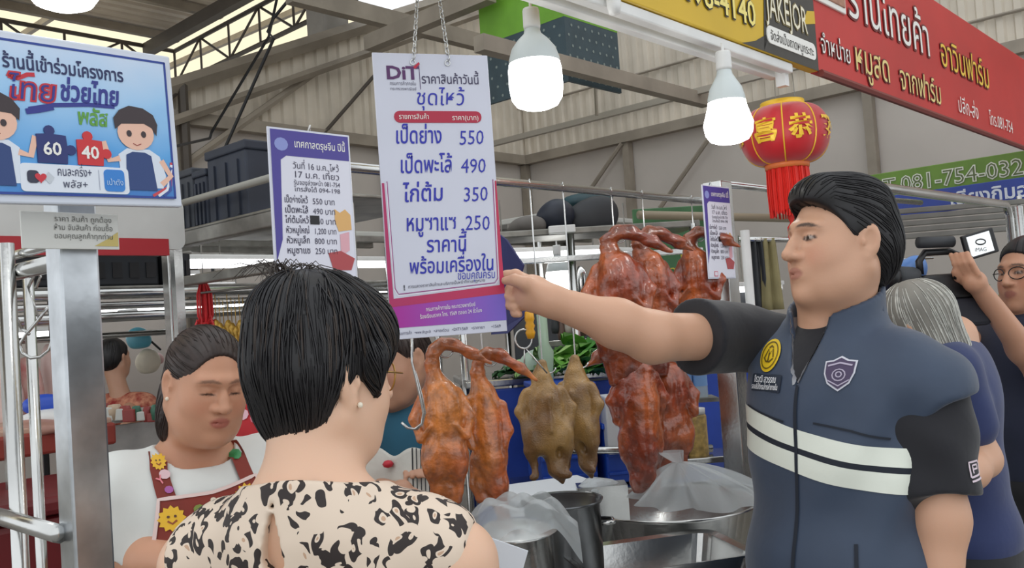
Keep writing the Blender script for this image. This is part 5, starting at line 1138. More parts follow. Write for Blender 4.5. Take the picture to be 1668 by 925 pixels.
# ---------------------------------------------------------------- vendor in white tee and red apron
VH = frame(P(336, 624, 2.0), 138, pitch=-16, roll=-4, s_=0.98)
VT = frame(Vector((P(324, 800, 2.07).x, 2.07, 0)), 146); org = Vector((VT.translation.x, 2.07, 0))
ve = empty('person', org, 0, 'vendor in white tee shirt and red printed apron looking down', 'person')
S = SDF(); head_sdf(S, VH, chub=0.8); nb = VT @ Vector((0, -0.02, 1.25)); neck_sdf(S, VH, nb, 0.06, 0.066)
S.M = VT
def vtorso(S, g=0.0):
    S.cap((-0.13, -0.01, 1.195), (0.13, -0.01, 1.195), 0.055+g, 0.055+g, 0.05); S.ell((0, 0.01, 1.10), (0.17+g, 0.125+g, 0.14+g), None, 0.05); S.ell((0, 0.04, 0.92), (0.175+g, 0.16+g, 0.2+g), None, 0.06); S.ell((0, 0.0, 0.75), (0.18+g, 0.15+g, 0.13+g), None, 0.06)
    S.cap((-0.03, -0.02, 1.215), (0.03, -0.02, 1.215), 0.06+g, 0.06+g, 0.05)
vtorso(S, -0.014)
S.M = Matrix.Identity(4)
vshR = VT @ Vector((0.18, -0.01, 1.17)); velR = P(198, 900, 1.99); vwrR = P(335, 925, 1.80)
vshL = VT @ Vector((-0.18, -0.01, 1.17)); velL = P(448, 905, 2.02); vwrL = P(400, 990, 1.80)
for a, b_, c in ((vshR, velR, vwrR), (vshL, velL, vwrL)):
    S.chain([nb-Vector((0, 0, 0.05)), a, b_], [0.06, 0.06, 0.05], 0.03); S.chain([b_, b_.lerp(c, 0.4), c], [0.05, 0.047, 0.03], 0.03); d = (c-b_).normalized(); S.ell(c+d*0.05, (0.04, 0.04, 0.022), None, 0.03)
    for k in range(4): e = c+d*0.08+Vector((-0.025+k*0.017, 0, 0)); S.chain([e, e+d*0.035+Vector((0, 0, -0.01)), e+d*0.05+Vector((0, 0, -0.03))], [0.009, 0.0085, 0.0075], 0.005)
S.M = VT
for sx in (-1, 1): S.chain([(sx*0.09, 0, 0.7), (sx*0.09, 0.01, 0.4), (sx*0.09, -0.01, 0.08)], [0.09, 0.06, 0.04], 0.03); S.cap((sx*0.09, -0.03, 0.035), (sx*0.095, 0.12, 0.03), 0.03, 0.026, 0.02)
S.build('body', SKIN_M, 0.0035, ve, org, col=skin_cols(VH, (206, 152, 122), (176, 92, 84), eyes='down', cheek=0.18, browk=0.55))
H = SDF(VH); HB2 = mat('dark_brown_hair', (54, 41, 37), 0.45, var=0.3, vscale=50)
H.ell((0, -0.018, 0.038), (0.084, 0.102, 0.092), None, 0.02); H.ell((0, -0.075, 0.075), (0.03, 0.035, 0.03), None, 0.03); H.ell((0.03, -0.085, -0.05), (0.042, 0.035, 0.085), None, 0.03); H.ell((0.05, -0.06, -0.10), (0.03, 0.025, 0.06), None, 0.03)
H.ell((0, 0.126, -0.02), (0.086, 0.104, 0.124), None, 0.01, sub=True)
for sx in (-1, 1): H.ell((sx*0.092, 0.008, -0.035), (0.03, 0.036, 0.055), None, 0.008, sub=True)
VHi = np.array(VH.inverted())
def vl(p):
    q = p @ VHi[:3, :3].T+VHi[:3, 3]; a = np.arctan2(q[:, 0], q[:, 2]+0.02); return 0.0006*np.sin(a*60+3*snoise(q, 25, 6))
HG = H.geo(0.0035, disp=vl); link('hair', np_mesh('hair', HG[0]-np.array(org), HG[1]), HB2, ve, True); bun = Vector((0.01, -0.11, 0.06))
flow_hair(HG, VH, lambda q: bun-q if q.z > -0.02 else Vector((0.1, 0, -1)), 500, 8, 0.010, 0.0012, HB2, ve, org, 5)
TEE = cloth('white_tee', (226, 228, 224), 0.85, 0.3, 11, 0.05)
S = SDF()
for a, b_ in ((vshR, velR), (vshL, velL)): S.chain([a.lerp(VT @ Vector((0, 0, 1.17)), 0.25), a, a.lerp(b_, 0.45), a.lerp(b_, 0.72)], [0.062, 0.076, 0.086, 0.09], 0.04)
S.half(vshR.lerp(velR, 0.78), velR-vshR, 0.004)
S.M = VT; vtorso(S, 0.006); S.cap((0, -0.01, 1.34), (0, 0.015, 1.235), 0.085, 0.082, 0.006, sub=True)
v, q = S.geo(0.005, disp=lambda p: 0.004*np.sin(p[:, 2]*30+p[:, 0]*36+3*snoise(p, 12, 5))*0.6+0.003*snoise(p, 22, 4)); v = relax_v(v, q); tee = link('tee_shirt', np_mesh('tee_shirt', v-np.array(org), q), TEE, ve, True)
BT = bvh_of(v, q); vf = VT.to_3x3() @ Vector((0, 1, 0)); vr = VT.to_3x3() @ Vector((1, 0, 0))
f = smap(BT, VT @ Vector((0, 0, 0)), -vr, (0, 0, 1), -vf, org, 0.006); f_ = smap(BT, VT @ Vector((0, 0, 0)), -vr, (0, 0, 1), -vf, org, 0.0085); f3 = smap(BT, VT @ Vector((0, 0, 0)), -vr, (0, 0, 1), -vf, org, 0.0095)
APR = mat('apron_red', (136, 50, 38), 0.7, var=0.15, vscale=9, bump=0.1); PIPE = flat((232, 206, 200))
ap = empty('apron', (0, 0, 0), parent=ve)
bib = [(-0.115, 0.80), (-0.125, 1.03), (-0.105, 1.16), (0.0, 1.162), (0.105, 1.178), (0.125, 1.03), (0.115, 0.80)]
patch(f, lerp_pts(bib+[bib[0]], 6)[:-1], APR, ap, 'bib', 10)
ribbon(f_, lerp_pts(bib[:5]+bib[5:], 8), 0.007, PIPE, ap, 'piping')
ribbon(f, lerp_pts([(-0.088, 1.155), (-0.093, 1.19), (-0.095, 1.22), (-0.088, 1.25)], 6), 0.036, APR, ap, 'strap'); ribbon(f, lerp_pts([(0.085, 1.17), (0.08, 1.2), (0.078, 1.225), (0.072, 1.25)], 6), 0.036, APR, ap, 'strap')
def sun(x, z, r): 
    o = []
    for k in range(24): rr = r*(1.0 if k % 2 else 1.28); o.append((x+rr*math.cos(k*math.pi/12), z+rr*math.sin(k*math.pi/12)))
    s_ = patch(f_, o, flat((236, 186, 40)), ap, 'sun_motif', 2); ribbon(f3, [(x-r*.4, z-r*.2), (x, z-r*.5), (x+r*.4, z-r*.2)], r*0.18, flat((150, 70, 30)), s_, 'smile')
    for e in (-.3, .3): patch(f3, circ(r*.14, 6, x+e*r, z+r*.2), flat((90, 50, 30)), s_, 'eye', 1)
sun(-0.084, 1.120, 0.021); sun(0.072, 1.14, 0.022); sun(-0.092, 1.232, 0.013); sun(0.02, 1.05, 0.020); sun(-0.05, 0.99, 0.018)
for x, z, r, c in ((-0.03, 1.132, 0.012, (126, 140, 60)), (0.012, 1.122, 0.013, (60, 130, 90)), (0.072, 1.227, 0.014, (60, 150, 90)), (-0.085, 1.207, 0.012, (226, 190, 196)), (-0.02, 1.092, 0.009, (230, 160, 60)), (0.04, 1.092, 0.010, (222, 110, 120)), (-0.082, 1.177, 0.009, (170, 90, 160)), (0.09, 1.072, 0.012, (90, 150, 90)), (-0.09, 1.052, 0.012, (226, 150, 60)), (0.0, 1.147, 0.006, (236, 220, 200)), (-0.045, 1.117, 0.006, (236, 220, 200)), (0.085, 1.112, 0.006, (236, 190, 90))): patch(f_, circ(r, 9, x, z, r*0.8), flat(c), ap, 'motif', 1)
for st, x, z, s_ in (('SUNNY', -0.055, 1.06, 0.03), ('SUN', 0.03, 1.10, 0.02), ('SUNNY', 0.06, 1.01, 0.026), ('Y', -0.092, 1.19, 0.022)):
    V, Fc, wd = text_geo(st, s_, 0.02, 0, 'C'); c_, s2 = math.cos(.5), math.sin(.5); mb = MB(); mb.add([f3(x+a*c_-b_*s2, z+a*s2+b_*c_) for a, b_ in V], Fc); mb.build('apron_lettering', flat((232, 130, 140)), ap, fix=False)
er = VH @ Vector((0.086, 0.002, -0.033)); mb = MB(); mb.lathe([(0, -0.005), (0.004, -0.003), (0.005, 0), (0.004, 0.003), (0, 0.005)], er-org, 10); mb.build('earring', MATS['pearl'], ve, True)
S = SDF(VT); S.ell((0, 0, 0.72), (0.185, 0.155, 0.13), None, 0.05)
for sx in (-1, 1): S.chain([(sx*0.09, 0, 0.66), (sx*0.09, 0.01, 0.4), (sx*0.09, -0.01, 0.08)], [0.105, 0.08, 0.065], 0.04)
S.build('trousers', MATS['dark_trousers'], 0.012, ve, org)
# ---------------------------------------------------------------- onlookers and other sellers
def figure(label, tx, td, heading, head, shirt, skin, arms, hz=1.40, hw=0.17, legs=None, h=0.006, hairf=None, hairm=None, chub=0.3, group=None, hair2=None):
    T = frame(Vector((P(tx, 500, td).x, td, 0)), heading); org = Vector((T.translation.x, td, 0)); r = empty('person', org, 0, label, 'person', group)
    S = SDF(); head_sdf(S, head, chub=chub); nb = T @ Vector((0, -0.015, hz+0.03)); neck_sdf(S, head, nb, 0.052, 0.058); S.M = T
    def tor(S, g):
        S.cap((-hw*0.8, -0.01, hz-0.03), (hw*0.8, -0.01, hz-0.03), 0.055+g, 0.055+g, 0.05); S.ell((0, 0, hz-0.13), (hw+g, 0.115+g, 0.15+g), None, 0.05); S.ell((0, 0.02, hz-0.34), (hw*0.97+g, 0.13+g, 0.2+g), None, 0.06); S.ell((0, 0, hz-0.5), (hw+g, 0.135+g, 0.12+g), None, 0.05)
    tor(S, -0.014)
    for sx in (-1, 1): S.chain([(sx*0.085, 0, hz-0.55), (sx*0.09, 0.01, 0.45), (sx*0.09, -0.01, 0.08)], [0.085, 0.058, 0.04], 0.03); S.cap((sx*0.09, -0.03, 0.035), (sx*0.095, 0.12, 0.03), 0.03, 0.026, 0.02)
    S.M = Matrix.Identity(4); C = SDF(T); tor(C, 0.006); C.M = Matrix.Identity(4)
    for sx, el, wr, hand, *slv in arms:
        sh = T @ Vector((sx*hw*1.05, -0.01, hz-0.05)); S.chain([T @ Vector((sx*0.05, 0, hz-0.06)), sh, el], [0.05, 0.048, 0.042], 0.03); S.chain([el, el.lerp(wr, 0.35), wr], [0.042, 0.041, 0.028], 0.03)
        d = (wr-el).normalized(); sd = d.cross(UP).normalized() if abs(d.z) < 0.95 else Vector((1, 0, 0)); pl = wr+d*0.045; S.ell(pl, (0.034, 0.034, 0.034), None, 0.02)
        for k in range(4): e = pl+d*0.025+sd*(-0.026+k*0.0175); b2 = e+d*0.036+(hand or Vector((0, 0, -0.01))); S.chain([e, b2, b2+d*0.014+(hand or Vector((0, 0, -0.01)))*1.6], [0.0095, 0.009, 0.0078], 0.004)
        S.chain([pl+sd*0.03, pl+sd*0.045+d*0.02, pl+sd*0.04+d*0.045], [0.012, 0.0105, 0.009], 0.006)
        C.chain([sh.lerp(T @ Vector((0, 0, hz-0.06)), 0.3), sh, sh.lerp(el, slv[0] if slv else 0.62)], [0.06, 0.068, 0.066], 0.03)
    S.build('body', SKIN_M, h, r, org, col=skin_cols(head, skin, (160, 98, 90), seed=int(tx)))
    C.M = T; C.cap((0, 0.0, hz+0.12), (0, 0.01, hz+0.045), 0.07, 0.066, 0.006, sub=True)
    v, q = C.geo(h, disp=lambda p: 0.003*np.sin(p[:, 2]*32+p[:, 0]*30+3*snoise(p, 12, 5))*0.6+0.003*snoise(p, 20, 4)); v = relax_v(v, q); sh_o = link('shirt', np_mesh('shirt', v-np.array(org), q), shirt, r, True)
    L = SDF(T); L.ell((0, 0, hz-0.56), (hw+0.008, 0.145, 0.1), None, 0.05)
    for sx in (-1, 1): L.chain([(sx*0.085, 0, hz-0.6), (sx*0.09, 0.01, 0.45), (sx*0.09, -0.01, 0.07)], [0.1, 0.08, 0.065], 0.04)
    L.build('trousers', legs or MATS['dark_trousers'], max(h, 0.012), r, org)
    if hairf:
        Hs = SDF(head); hairf(Hs); HG = Hs.geo(min(h, 0.005)); link('hair', np_mesh('hair', HG[0]-np.array(org), HG[1]), hairm or HAIRB, r, True); flow_hair(HG, head, lambda q: (q.x*1.2, q.y*1.2+0.03, -0.05-1.4*max(0, 0.13-q.z)), 450 if td < 3 else 120, 9, 0.012, 0.0016, hair2 or hairm or HAIRB, r, org, int(tx))
    return r, T, org, bvh_of(v, q)
def hair_short(H):
    H.ell((0, -0.018, 0.040), (0.084, 0.104, 0.092), None, 0.02); H.ell((0, -0.06, -0.01), (0.074, 0.055, 0.07), None, 0.03); H.ell((0, 0.118, -0.04), (0.2, 0.106, 0.125), None, 0.008, sub=True); H.half((0, -0.06, -0.07), (0, 0.35, -1), 0.008)
    for sx in (-1, 1): H.ell((sx*0.092, -0.004, -0.02), (0.03, 0.028, 0.038), None, 0.008, sub=True)
def hair_long(H):
    H.ell((0, -0.018, 0.036), (0.090, 0.108, 0.096), None, 0.02); H.ell((0, -0.05, -0.07), (0.088, 0.062, 0.10), None, 0.04); H.ell((0, 0.13, -0.05), (0.075, 0.11, 0.13), None, 0.01, sub=True)
def spectacles(head, org, r, m):
    gl = MB()
    for sx in (-1, 1):
        gl.tube([head @ Vector((sx*0.034+0.026*math.cos(q), 0.104-0.008*abs(math.cos(q)+sx), 0.004+0.020*math.sin(q)))-org for q in np.linspace(0, 6.28, 17)[:-1]], 0.0018, 5, closed=True); gl.tube([head @ Vector(p)-org for p in ((sx*0.082, 0.0, 0.012), (sx*0.076, 0.06, 0.010), (sx*0.06, 0.092, 0.008))], 0.0016, 5)
    gl.build('glasses', m, r, True)
NAVY = cloth('navy_shirt', (40, 52, 96)); NAVY2 = cloth('dark_navy_shirt', (34, 40, 62)); TEAL = cloth('teal_shirt', (40, 96, 122))
GREYH = mat('grey_hair', (136, 132, 124), 0.5, var=0.2); GREYL = mat('silver_hair', (196, 194, 186), 0.45, var=0.3, vscale=50)
# grey-haired onlooker right behind the man
figure('grey-haired person in navy shirt standing behind the man', 1540, 2.42, -60, frame(P(1492, 532, 2.36), -42, pitch=-16, roll=-8, s_=0.94), NAVY, (206, 160, 132),
       [(-1, P(1600, 748, 2.25), P(1540, 805, 2.05), None), (1, P(1500, 740, 2.7), P(1440, 800, 2.5), None)], hz=1.335, hw=0.165, hairf=hair_long, hairm=GREYH, hair2=GREYL)
# cameraman at the right edge
CH = frame(P(1676, 446, 2.95), -112, pitch=0, roll=2)
r, T, og, bv = figure('cameraman in dark navy shirt and glasses at the right edge', 1650, 3.0, -108, CH, NAVY2, (196, 146, 118),
       [(-1, P(1700, 615, 2.72), P(1600, 476, 2.60), Vector((0.004, 0.012, 0.012))), (1, P(1575, 590, 3.12), P(1568, 486, 2.9), Vector((0, -0.01, 0.008)), 1.0)], hz=1.385, hw=0.18, hairf=hair_short, chub=0.5)
spectacles(CH, og, r, BLACK)
# video camera in his hands
vc = empty('video_camera', P(1550, 455, 2.66), math.radians(8), 'black video camera with flip-out screen held by the cameraman', 'camera')
mb = MB(); mb.cbox((-0.03, 0.0, -0.02), (0.17, 0.08, 0.075), 0.01); mb.build('body', BLACK, vc)
mb = MB(); mb.tube([(-0.115, 0, 0.01), (-0.125, 0, 0.012), (-0.185, 0, 0.016)], [0.030, 0.033, 0.036], 16); mb.build('lens', DKGREY, vc, True)
mb = MB(); mb.tube([(-0.185, 0, 0.016), (-0.205, 0, 0.017)], [0.042, 0.044], 16); mb.build('lens_hood', BLACK, vc, True)
mb = MB(); mb.tube([(0.03, 0, 0.02), (0.03, 0, 0.072), (0.0, 0, 0.085), (-0.08, 0, 0.085), (-0.10, 0, 0.06), (-0.10, 0, 0.02)], 0.011, 8); mb.build('top_handle', BLACK, vc, True)
mb = MB(); mb.tube([(-0.11, -0.02, 0.115), (0.0, -0.02, 0.112)], 0.017, 12); mb.build('microphone', DKGREY, vc, True)
mb = MB(); mb.cbox((0.065, -0.05, 0.098), (0.105, 0.014, 0.075), 0.004, M=Matrix.Rotation(math.radians(-12), 3, 'Y')); sc = mb.build('screen', BLACK, vc)
mb = MB(); mb.box((0.062, -0.058, 0.098), (0.075, 0.003, 0.06), M=Matrix.Rotation(math.radians(-12), 3, 'Y')); mb.build('display', mat('screen_glow', (222, 226, 228), 0.3, emit=0.5), sc)
mb = MB(); mb.tube([(0.062+0.016*math.cos(a), -0.0605, 0.104+0.008*math.sin(a)) for a in np.linspace(0, 6.28, 13)[:-1]], 0.002, 4, closed=True); mb.build('screen_mark', BLACK, sc)
text('iMAG', flat((60, 60, 60)), sc, 0.06, 0.076, 0.016, y=-0.061)
mb = MB(); mb.cbox((0.02, 0.0, -0.10), (0.14, 0.09, 0.085), 0.012); mb.build('battery_pack', mat('camera_pouch', (30, 30, 40), 0.7), vc)
mb = MB(); mb.tube([(-0.02, -0.045, 0.0), (-0.02, -0.06, 0.04), (0.03, -0.06, 0.06)], 0.006, 6); mb.build('grip_cable', BLACK, vc, True)
# seller in teal behind the orange ducks
figure('seller in teal shirt half hidden by the short-haired woman and ducks', 640, 2.75, 205, frame(P(648, 590, 2.68), 222, pitch=-14, roll=6), TEAL, (190, 144, 118),
       [(1, P(560, 790, 2.62), P(640, 800, 2.4), None), (-1, P(716, 800, 2.72), P(690, 775, 2.5), None)], hz=1.27, hw=0.165, hairf=hair_short, hairm=HB2)
tw = empty('checked_cloth', P(655, 760, 2.50), 0, 'checked cloth with red flower over the teal seller’s arms', 'cloth')
CHK = mat('cloth_white', (206, 204, 196), 0.8, var=0.1, bump=0.2); mb = MB(); mb.sheet(lambda u, v: ((u-.5)*0.19, -0.05+0.03*math.sin(u*7)-0.04*v, 0.05-0.12*v+0.012*math.sin(u*11)), 24, 12); c = mb.build('cloth', CHK, tw, True); md = c.modifiers.new('t', 'SOLIDIFY'); md.thickness = 0.003
for k in range(5):
    mb = MB(); mb.sheet(lambda u, v: (0.04+0.010*k+0.004*u, -0.054+0.03*math.sin((0.72+0.05*k)*7)-0.04*v, 0.05-0.12*v+0.012*math.sin((0.72+.05*k)*11)), 1, 10); mb.build('check_stripe', BLACK, tw)
mb = MB(); mb.lathe([(0, -0.012), (0.012, -0.008), (0.016, 0), (0.010, 0.008), (0, 0.01)], (-0.03, -0.06, 0.02), 9); mb.build('flower', flat((186, 30, 50)), tw, True)
# seller in pink behind the vendor
PINK = cloth('pink_shirt', (206, 150, 150)); 
r, T, og, bv = figure('seller in pink shirt and bright red apron behind the vendor', 425, 3.0, 190, frame(P(436, 560, 2.96), 195, pitch=-10), PINK, (200, 152, 126),
       [(1, P(360, 760, 2.95), P(400, 790, 2.75), None), (-1, P(490, 760, 2.95), P(450, 790, 2.75), None)], hz=1.32, hw=0.17, hairf=hair_short, h=0.007)
f = smap(bv, T @ Vector((0, 0, 0)), T.to_3x3() @ Vector((-1, 0, 0)), UP, T.to_3x3() @ Vector((0, -1, 0)), og, 0.008); f2 = smap(bv, T @ Vector((0, 0, 0)), T.to_3x3() @ Vector((-1, 0, 0)), UP, T.to_3x3() @ Vector((0, -1, 0)), og, 0.011)
ap = patch(f, lerp_pts([(-0.13, 0.85), (-0.13, 1.29), (0.13, 1.29), (0.13, 0.85), (-0.13, 0.85)], 8)[:-1], mat('apron_bright', (186, 34, 42), 0.7, var=0.2), r, 'apron', 8)
rr = random.Random(4)
for k in range(14): patch(f2, circ(0.016, 8, rr.uniform(-0.11, 0.11), rr.uniform(0.95, 1.27)), flat(rr.choice([(226, 180, 190), (228, 170, 50), (210, 110, 130)])), ap, 'motif', 1)
# shopper far off at the left
REDP = mat('red_print', (150, 40, 36), 0.8, var=0.6, vscale=26, rgb2=(214, 150, 120))
figure('distant shopper in red printed top beside the steel post', 190, 5.6, 10, frame(P(186, 583, 5.6), 15), REDP, (196, 150, 124), [(1, P(214, 660, 5.55), P(206, 690, 5.3), None), (-1, P(160, 660, 5.6), P(170, 690, 5.4), None)], hz=1.165, hw=0.16, hairf=hair_short, h=0.009)
# ================================================================ neighbouring stalls and their goods
TUBE = mat('tube_light', (250, 252, 255), 0.4, emit=4.0)
def pipe(pts, r, label, m=STEEL, name='steel_pipe', cat='pipe', group='stall pipes', n=8):
    mb = MB(); mb.tube(pts, r, n); return tag(mb.build(name, m, smooth=True), label, cat, group)
def hseg(px, py, d, px1, dirn): return P(px, py, d), line(px, py, d, px1, dirn)
# --- steel frame behind the vendor, dark boxes on its top
a, b = hseg(278, 394, 3.3, 470, DB)
f1 = empty('steel_stall', (a.x, a.y, 0), math.atan2((b-a).y, (b-a).x), 'steel stall frame behind the vendor with dark boxes on top', 'stall frame'); L1 = (b-a).length*1.35
mb = MB(); mb.cbox((0, 0, a.z/2), (0.055, 0.055, a.z), 0.005); mb.build('post', STEEL, f1)
mb = MB(); mb.cbox((L1, 0, a.z/2), (0.055, 0.055, a.z), 0.005); mb.build('post', STEEL, f1)
mb = MB(); mb.cbox((L1/2, 0, a.z), (L1+0.05, 0.05, 0.06), 0.005); mb.build('top_beam', GALV, f1)
mb = MB(); mb.cbox((L1/2, 0, a.z-0.155), (L1, 0.04, 0.035), 0.005); mb.build('lower_beam', GALV, f1)
mb = MB(); mb.cbox((L1/2, 0.2, a.z+0.02), (L1+0.05, 0.45, 0.012), 0.004); mb.build('shelf', GALV, f1)
NB = mat('navy_box', (44, 50, 64), 0.6, var=0.2); NB2 = mat('slate_box', (58, 62, 70), 0.6, var=0.2)
def crate(org, yaw, w_, d_, h_, m, label, group, lid=True, name='storage_box', cat='box'):
    r = empty(name, org, yaw, label, cat, group)
    mb = MB(); mb.cbox((w_/2, d_/2, h_*0.44), (w_, d_, h_*0.88), 0.008); mb.build('body', m, r)
    if lid: mb = MB(); mb.cbox((w_/2, d_/2, h_*0.93), (w_+0.012, d_+0.012, h_*0.12), 0.006); mb.build('lid', m, r)
    for k in range(3): mb = MB(); mb.box((w_*(0.2+0.3*k), -0.003, h_*0.42), (0.012, 0.008, h_*0.7)); mb.build('rib', m, r)
    return r
fy = f1.rotation_euler.z; fx = lambda x, y_, z: Vector((a.x, a.y, 0))+Matrix.Rotation(fy, 3, 'Z') @ Vector((x, y_, z))
for k, (x, w_, h_, m_, nm) in enumerate(((-0.02, 0.15, 0.235, NB2, 'first'), (0.14, 0.09, 0.215, NB, 'second'), (0.24, 0.26, 0.27, NB, 'third'))): crate(fx(x, 0.03, a.z+0.028), fy, w_, 0.3, h_, m_, f'dark storage box on the frame behind the vendor, {nm} from the red sign', 'dark boxes on the stall frame')
q0, q1 = hseg(300, 330, 3.15, 470, DB); pipe([q0-(q1-q0)*0.4, q1], 0.013, 'pale pipe crossing in front of the dark boxes', mat('dusty_pipe', (150, 148, 140), 0.5))
# --- red and white signboard at the far left
p = P(300, 402, 3.0); r = empty('signboard', p, YA, 'white and red signboard behind the steel post', 'sign')
mb = MB(); mb.prism([(x-0.55, z+0.075) for x, z in rrect(1.1, 0.17, 0.03)], -0.01, 0.01); mb.build('board', mat('sign_grey_white', (196, 196, 194), 0.5, var=0.06), r)
mb = MB(); mb.box((-0.58, -0.002, -0.003), (1.04, 0.024, 0.055)); mb.build('red_band', mat('sign_red', (166, 30, 42), 0.5), r)
mb = MB(); mb.box((-0.55, 0.02, -0.75), (0.04, 0.03, 1.5)); mb.build('support', STEEL, r); mb = MB(); mb.box((-0.02, 0.02, -0.85), (0.03, 0.03, 1.7)); mb.build('support', STEEL, r)
# --- rack with black crates behind the post
p = line(200, 478, 3.5, 140, DA); r = empty('goods_rack', (p.x, p.y, 0), YA, 'steel rack with black crates behind the post', 'rack'); zz = p.z; RK = p
for z_, rr in ((zz, 0.022), (zz-0.045, 0.014), (zz-0.09, 0.02)): mb = MB(); mb.tube([(-1.2, 0, z_), (1.5, 0, z_)], rr, 8); mb.build('rail', STEEL, r, True)
for x in (-1.2, 1.5): mb = MB(); mb.tube([(x, 0, 0), (x, 0, zz+0.2)], 0.02, 8); mb.build('upright', STEEL, r, True)
mb = MB(); mb.cbox((0.15, 0.2, zz+0.026), (2.7, 0.4, 0.01), 0.003); mb.build('shelf', GALV, r)
def opencrate(org, yaw, w_, d_, h_, m, label, group):
    r = empty('plastic_crate', org, yaw, label, 'crate', group); t = 0.012
    for c, dd in (((w_/2, t/2, h_/2), (w_, t, h_)), ((w_/2, d_-t/2, h_/2), (w_, t, h_)), ((t/2, d_/2, h_/2), (t, d_, h_)), ((w_-t/2, d_/2, h_/2), (t, d_, h_))): mb = MB(); mb.cbox(c, dd, 0.004); mb.build('side', m, r)
    mb = MB(); mb.cbox((w_/2, d_/2, t/2), (w_, d_, t), 0.004); mb.build('base', m, r)
    mb = MB(); mb.tube([(0, 0, h_), (w_, 0, h_), (w_, d_, h_), (0, d_, h_)], 0.009, 6, closed=True); mb.build('rim', GALV, r)
    for k in range(4): mb = MB(); mb.box((w_*(k+0.5)/4, -0.002, h_*0.5), (w_*0.14, 0.006, h_*0.5)); mb.build('slot', BLACK, r)
    return r
rk = lambda x, y_, z: RK+Matrix.Rotation(YA, 3, 'Z') @ Vector((x, y_, z))
BKM = mat('black_crate', (34, 38, 44), 0.45, var=0.2)
opencrate(rk(0.03, 0.02, 0.032), YA, 0.27, 0.3, 0.125, BKM, 'black crate on the rack nearest the steel post', 'black crates on the rack')
opencrate(rk(0.32, 0.02, 0.032), YA, 0.12, 0.3, 0.135, BKM, 'narrow black crate on the rack beside the frame post', 'black crates on the rack')
opencrate(rk(-0.45, 0.02, 0.032), YA, 0.33, 0.3, 0.12, BKM, 'black crate on the rack left of the steel post', 'black crates on the rack')
# --- fluorescent fittings
def tube_light(c, yaw, L_, label, r_=0.014, drop=0.0):
    r = empty('tube_light', c, yaw, label, 'tube light', 'fluorescent tube lights')
    mb = MB(); mb.cbox((0, 0, 0.026), (L_+0.04, 0.05, 0.024), 0.005); mb.build('fitting', WHITE, r)
    mb = MB(); mb.tube([(-L_/2, 0, 0), (L_/2, 0, 0)], r_, 10); mb.build('tube', TUBE, r, True)
    for s_ in (-1, 1): mb = MB(); mb.box((s_*(L_/2+0.008), 0, 0.006), (0.014, 0.03, 0.035)); mb.build('end_cap', WHITE, r)
    for s_ in (-1, 1): mb = MB(); mb.tube([(s_*L_*0.35, 0, 0.035), (s_*L_*0.35, 0, 0.035+(drop or 0.25))], 0.004, 5); mb.build('hanger', GALV, r)
    return r
tube_light(P(395, 428, 4.3), YA, 0.6, 'tube light above the vendor’s head, nearest the purple price sheet', 0.026)
tube_light(P(330, 473, 4.4), YA, 0.3, 'short tube light behind the red string bundle', 0.02)
tube_light(P(262, 506, 4.6), YA, 0.9, 'long tube light under the crate rack', 0.014)
tube_light(P(420, 497, 4.8), YA, 0.35, 'small tube light low behind the short-haired woman', 0.014)
tube_light(P(895, 414, 4.6), YA-0.4, 0.75, 'long tube light right of the price board', 0.02)
tube_light(P(1050, 415, 5.0), YA, 0.5, 'tube light behind the hanging ducks', 0.02)
tube_light(P(600, 430, 4.6), YA, 0.6, 'tube light between the purple sheet and the price board', 0.02)
tube_light(P(590, 480, 5.2), YA, 0.7, 'low tube light behind the price board edge', 0.018)
tube_light(P(55, 545, 4.6), YA, 0.5, 'tube light low behind the big wire hook', 0.018)
tube_light(P(400, 404, 5.2), YA, 0.6, 'tube light just under the beam left of the purple price sheet', 0.02)
tube_light(P(250, 452, 5.0), YA, 0.5, 'tube light behind the frame post', 0.018)
tube_light(P(1235, 470, 4.8), YA, 0.5, 'tube light behind the man’s face', 0.016)
# pale awning undersides and beams that carry the lights
AWN = mat('pale_awning', (188, 188, 182), 0.7, var=0.12, vscale=3)
def awning(c, yaw, w_, d_, label, m=AWN):
    r = empty('stall_awning', c, yaw, label, 'awning', 'pale stall awnings'); mb = MB(); mb.cbox((0, 0, 0), (w_, d_, 0.03), 0.006); mb.build('canopy', m, r)
    for k in range(5): mb = MB(); mb.cbox((0, -d_/2+d_*k/4, -0.03), (w_, 0.035, 0.035), 0.004); mb.build('batten', GALV, r)
    for sx in (-1, 1):
        for sy in (-1, 1): mb = MB(); mb.tube([(sx*w_*0.49, sy*d_*0.46, -c.z), (sx*w_*0.49, sy*d_*0.46, 0)], 0.018, 8); mb.build('pole', STEEL, r, True)
    return r
awning(P(330, 438, 4.9)+Vector((0, 0, 0.14)), YA, 1.9, 1.2, 'pale awning over the back stalls behind the vendor')
awning(P(905, 400, 5.4)+Vector((0, 0, 0.10)), YA, 1.3, 0.9, 'pale awning over the back stall right of the price board')
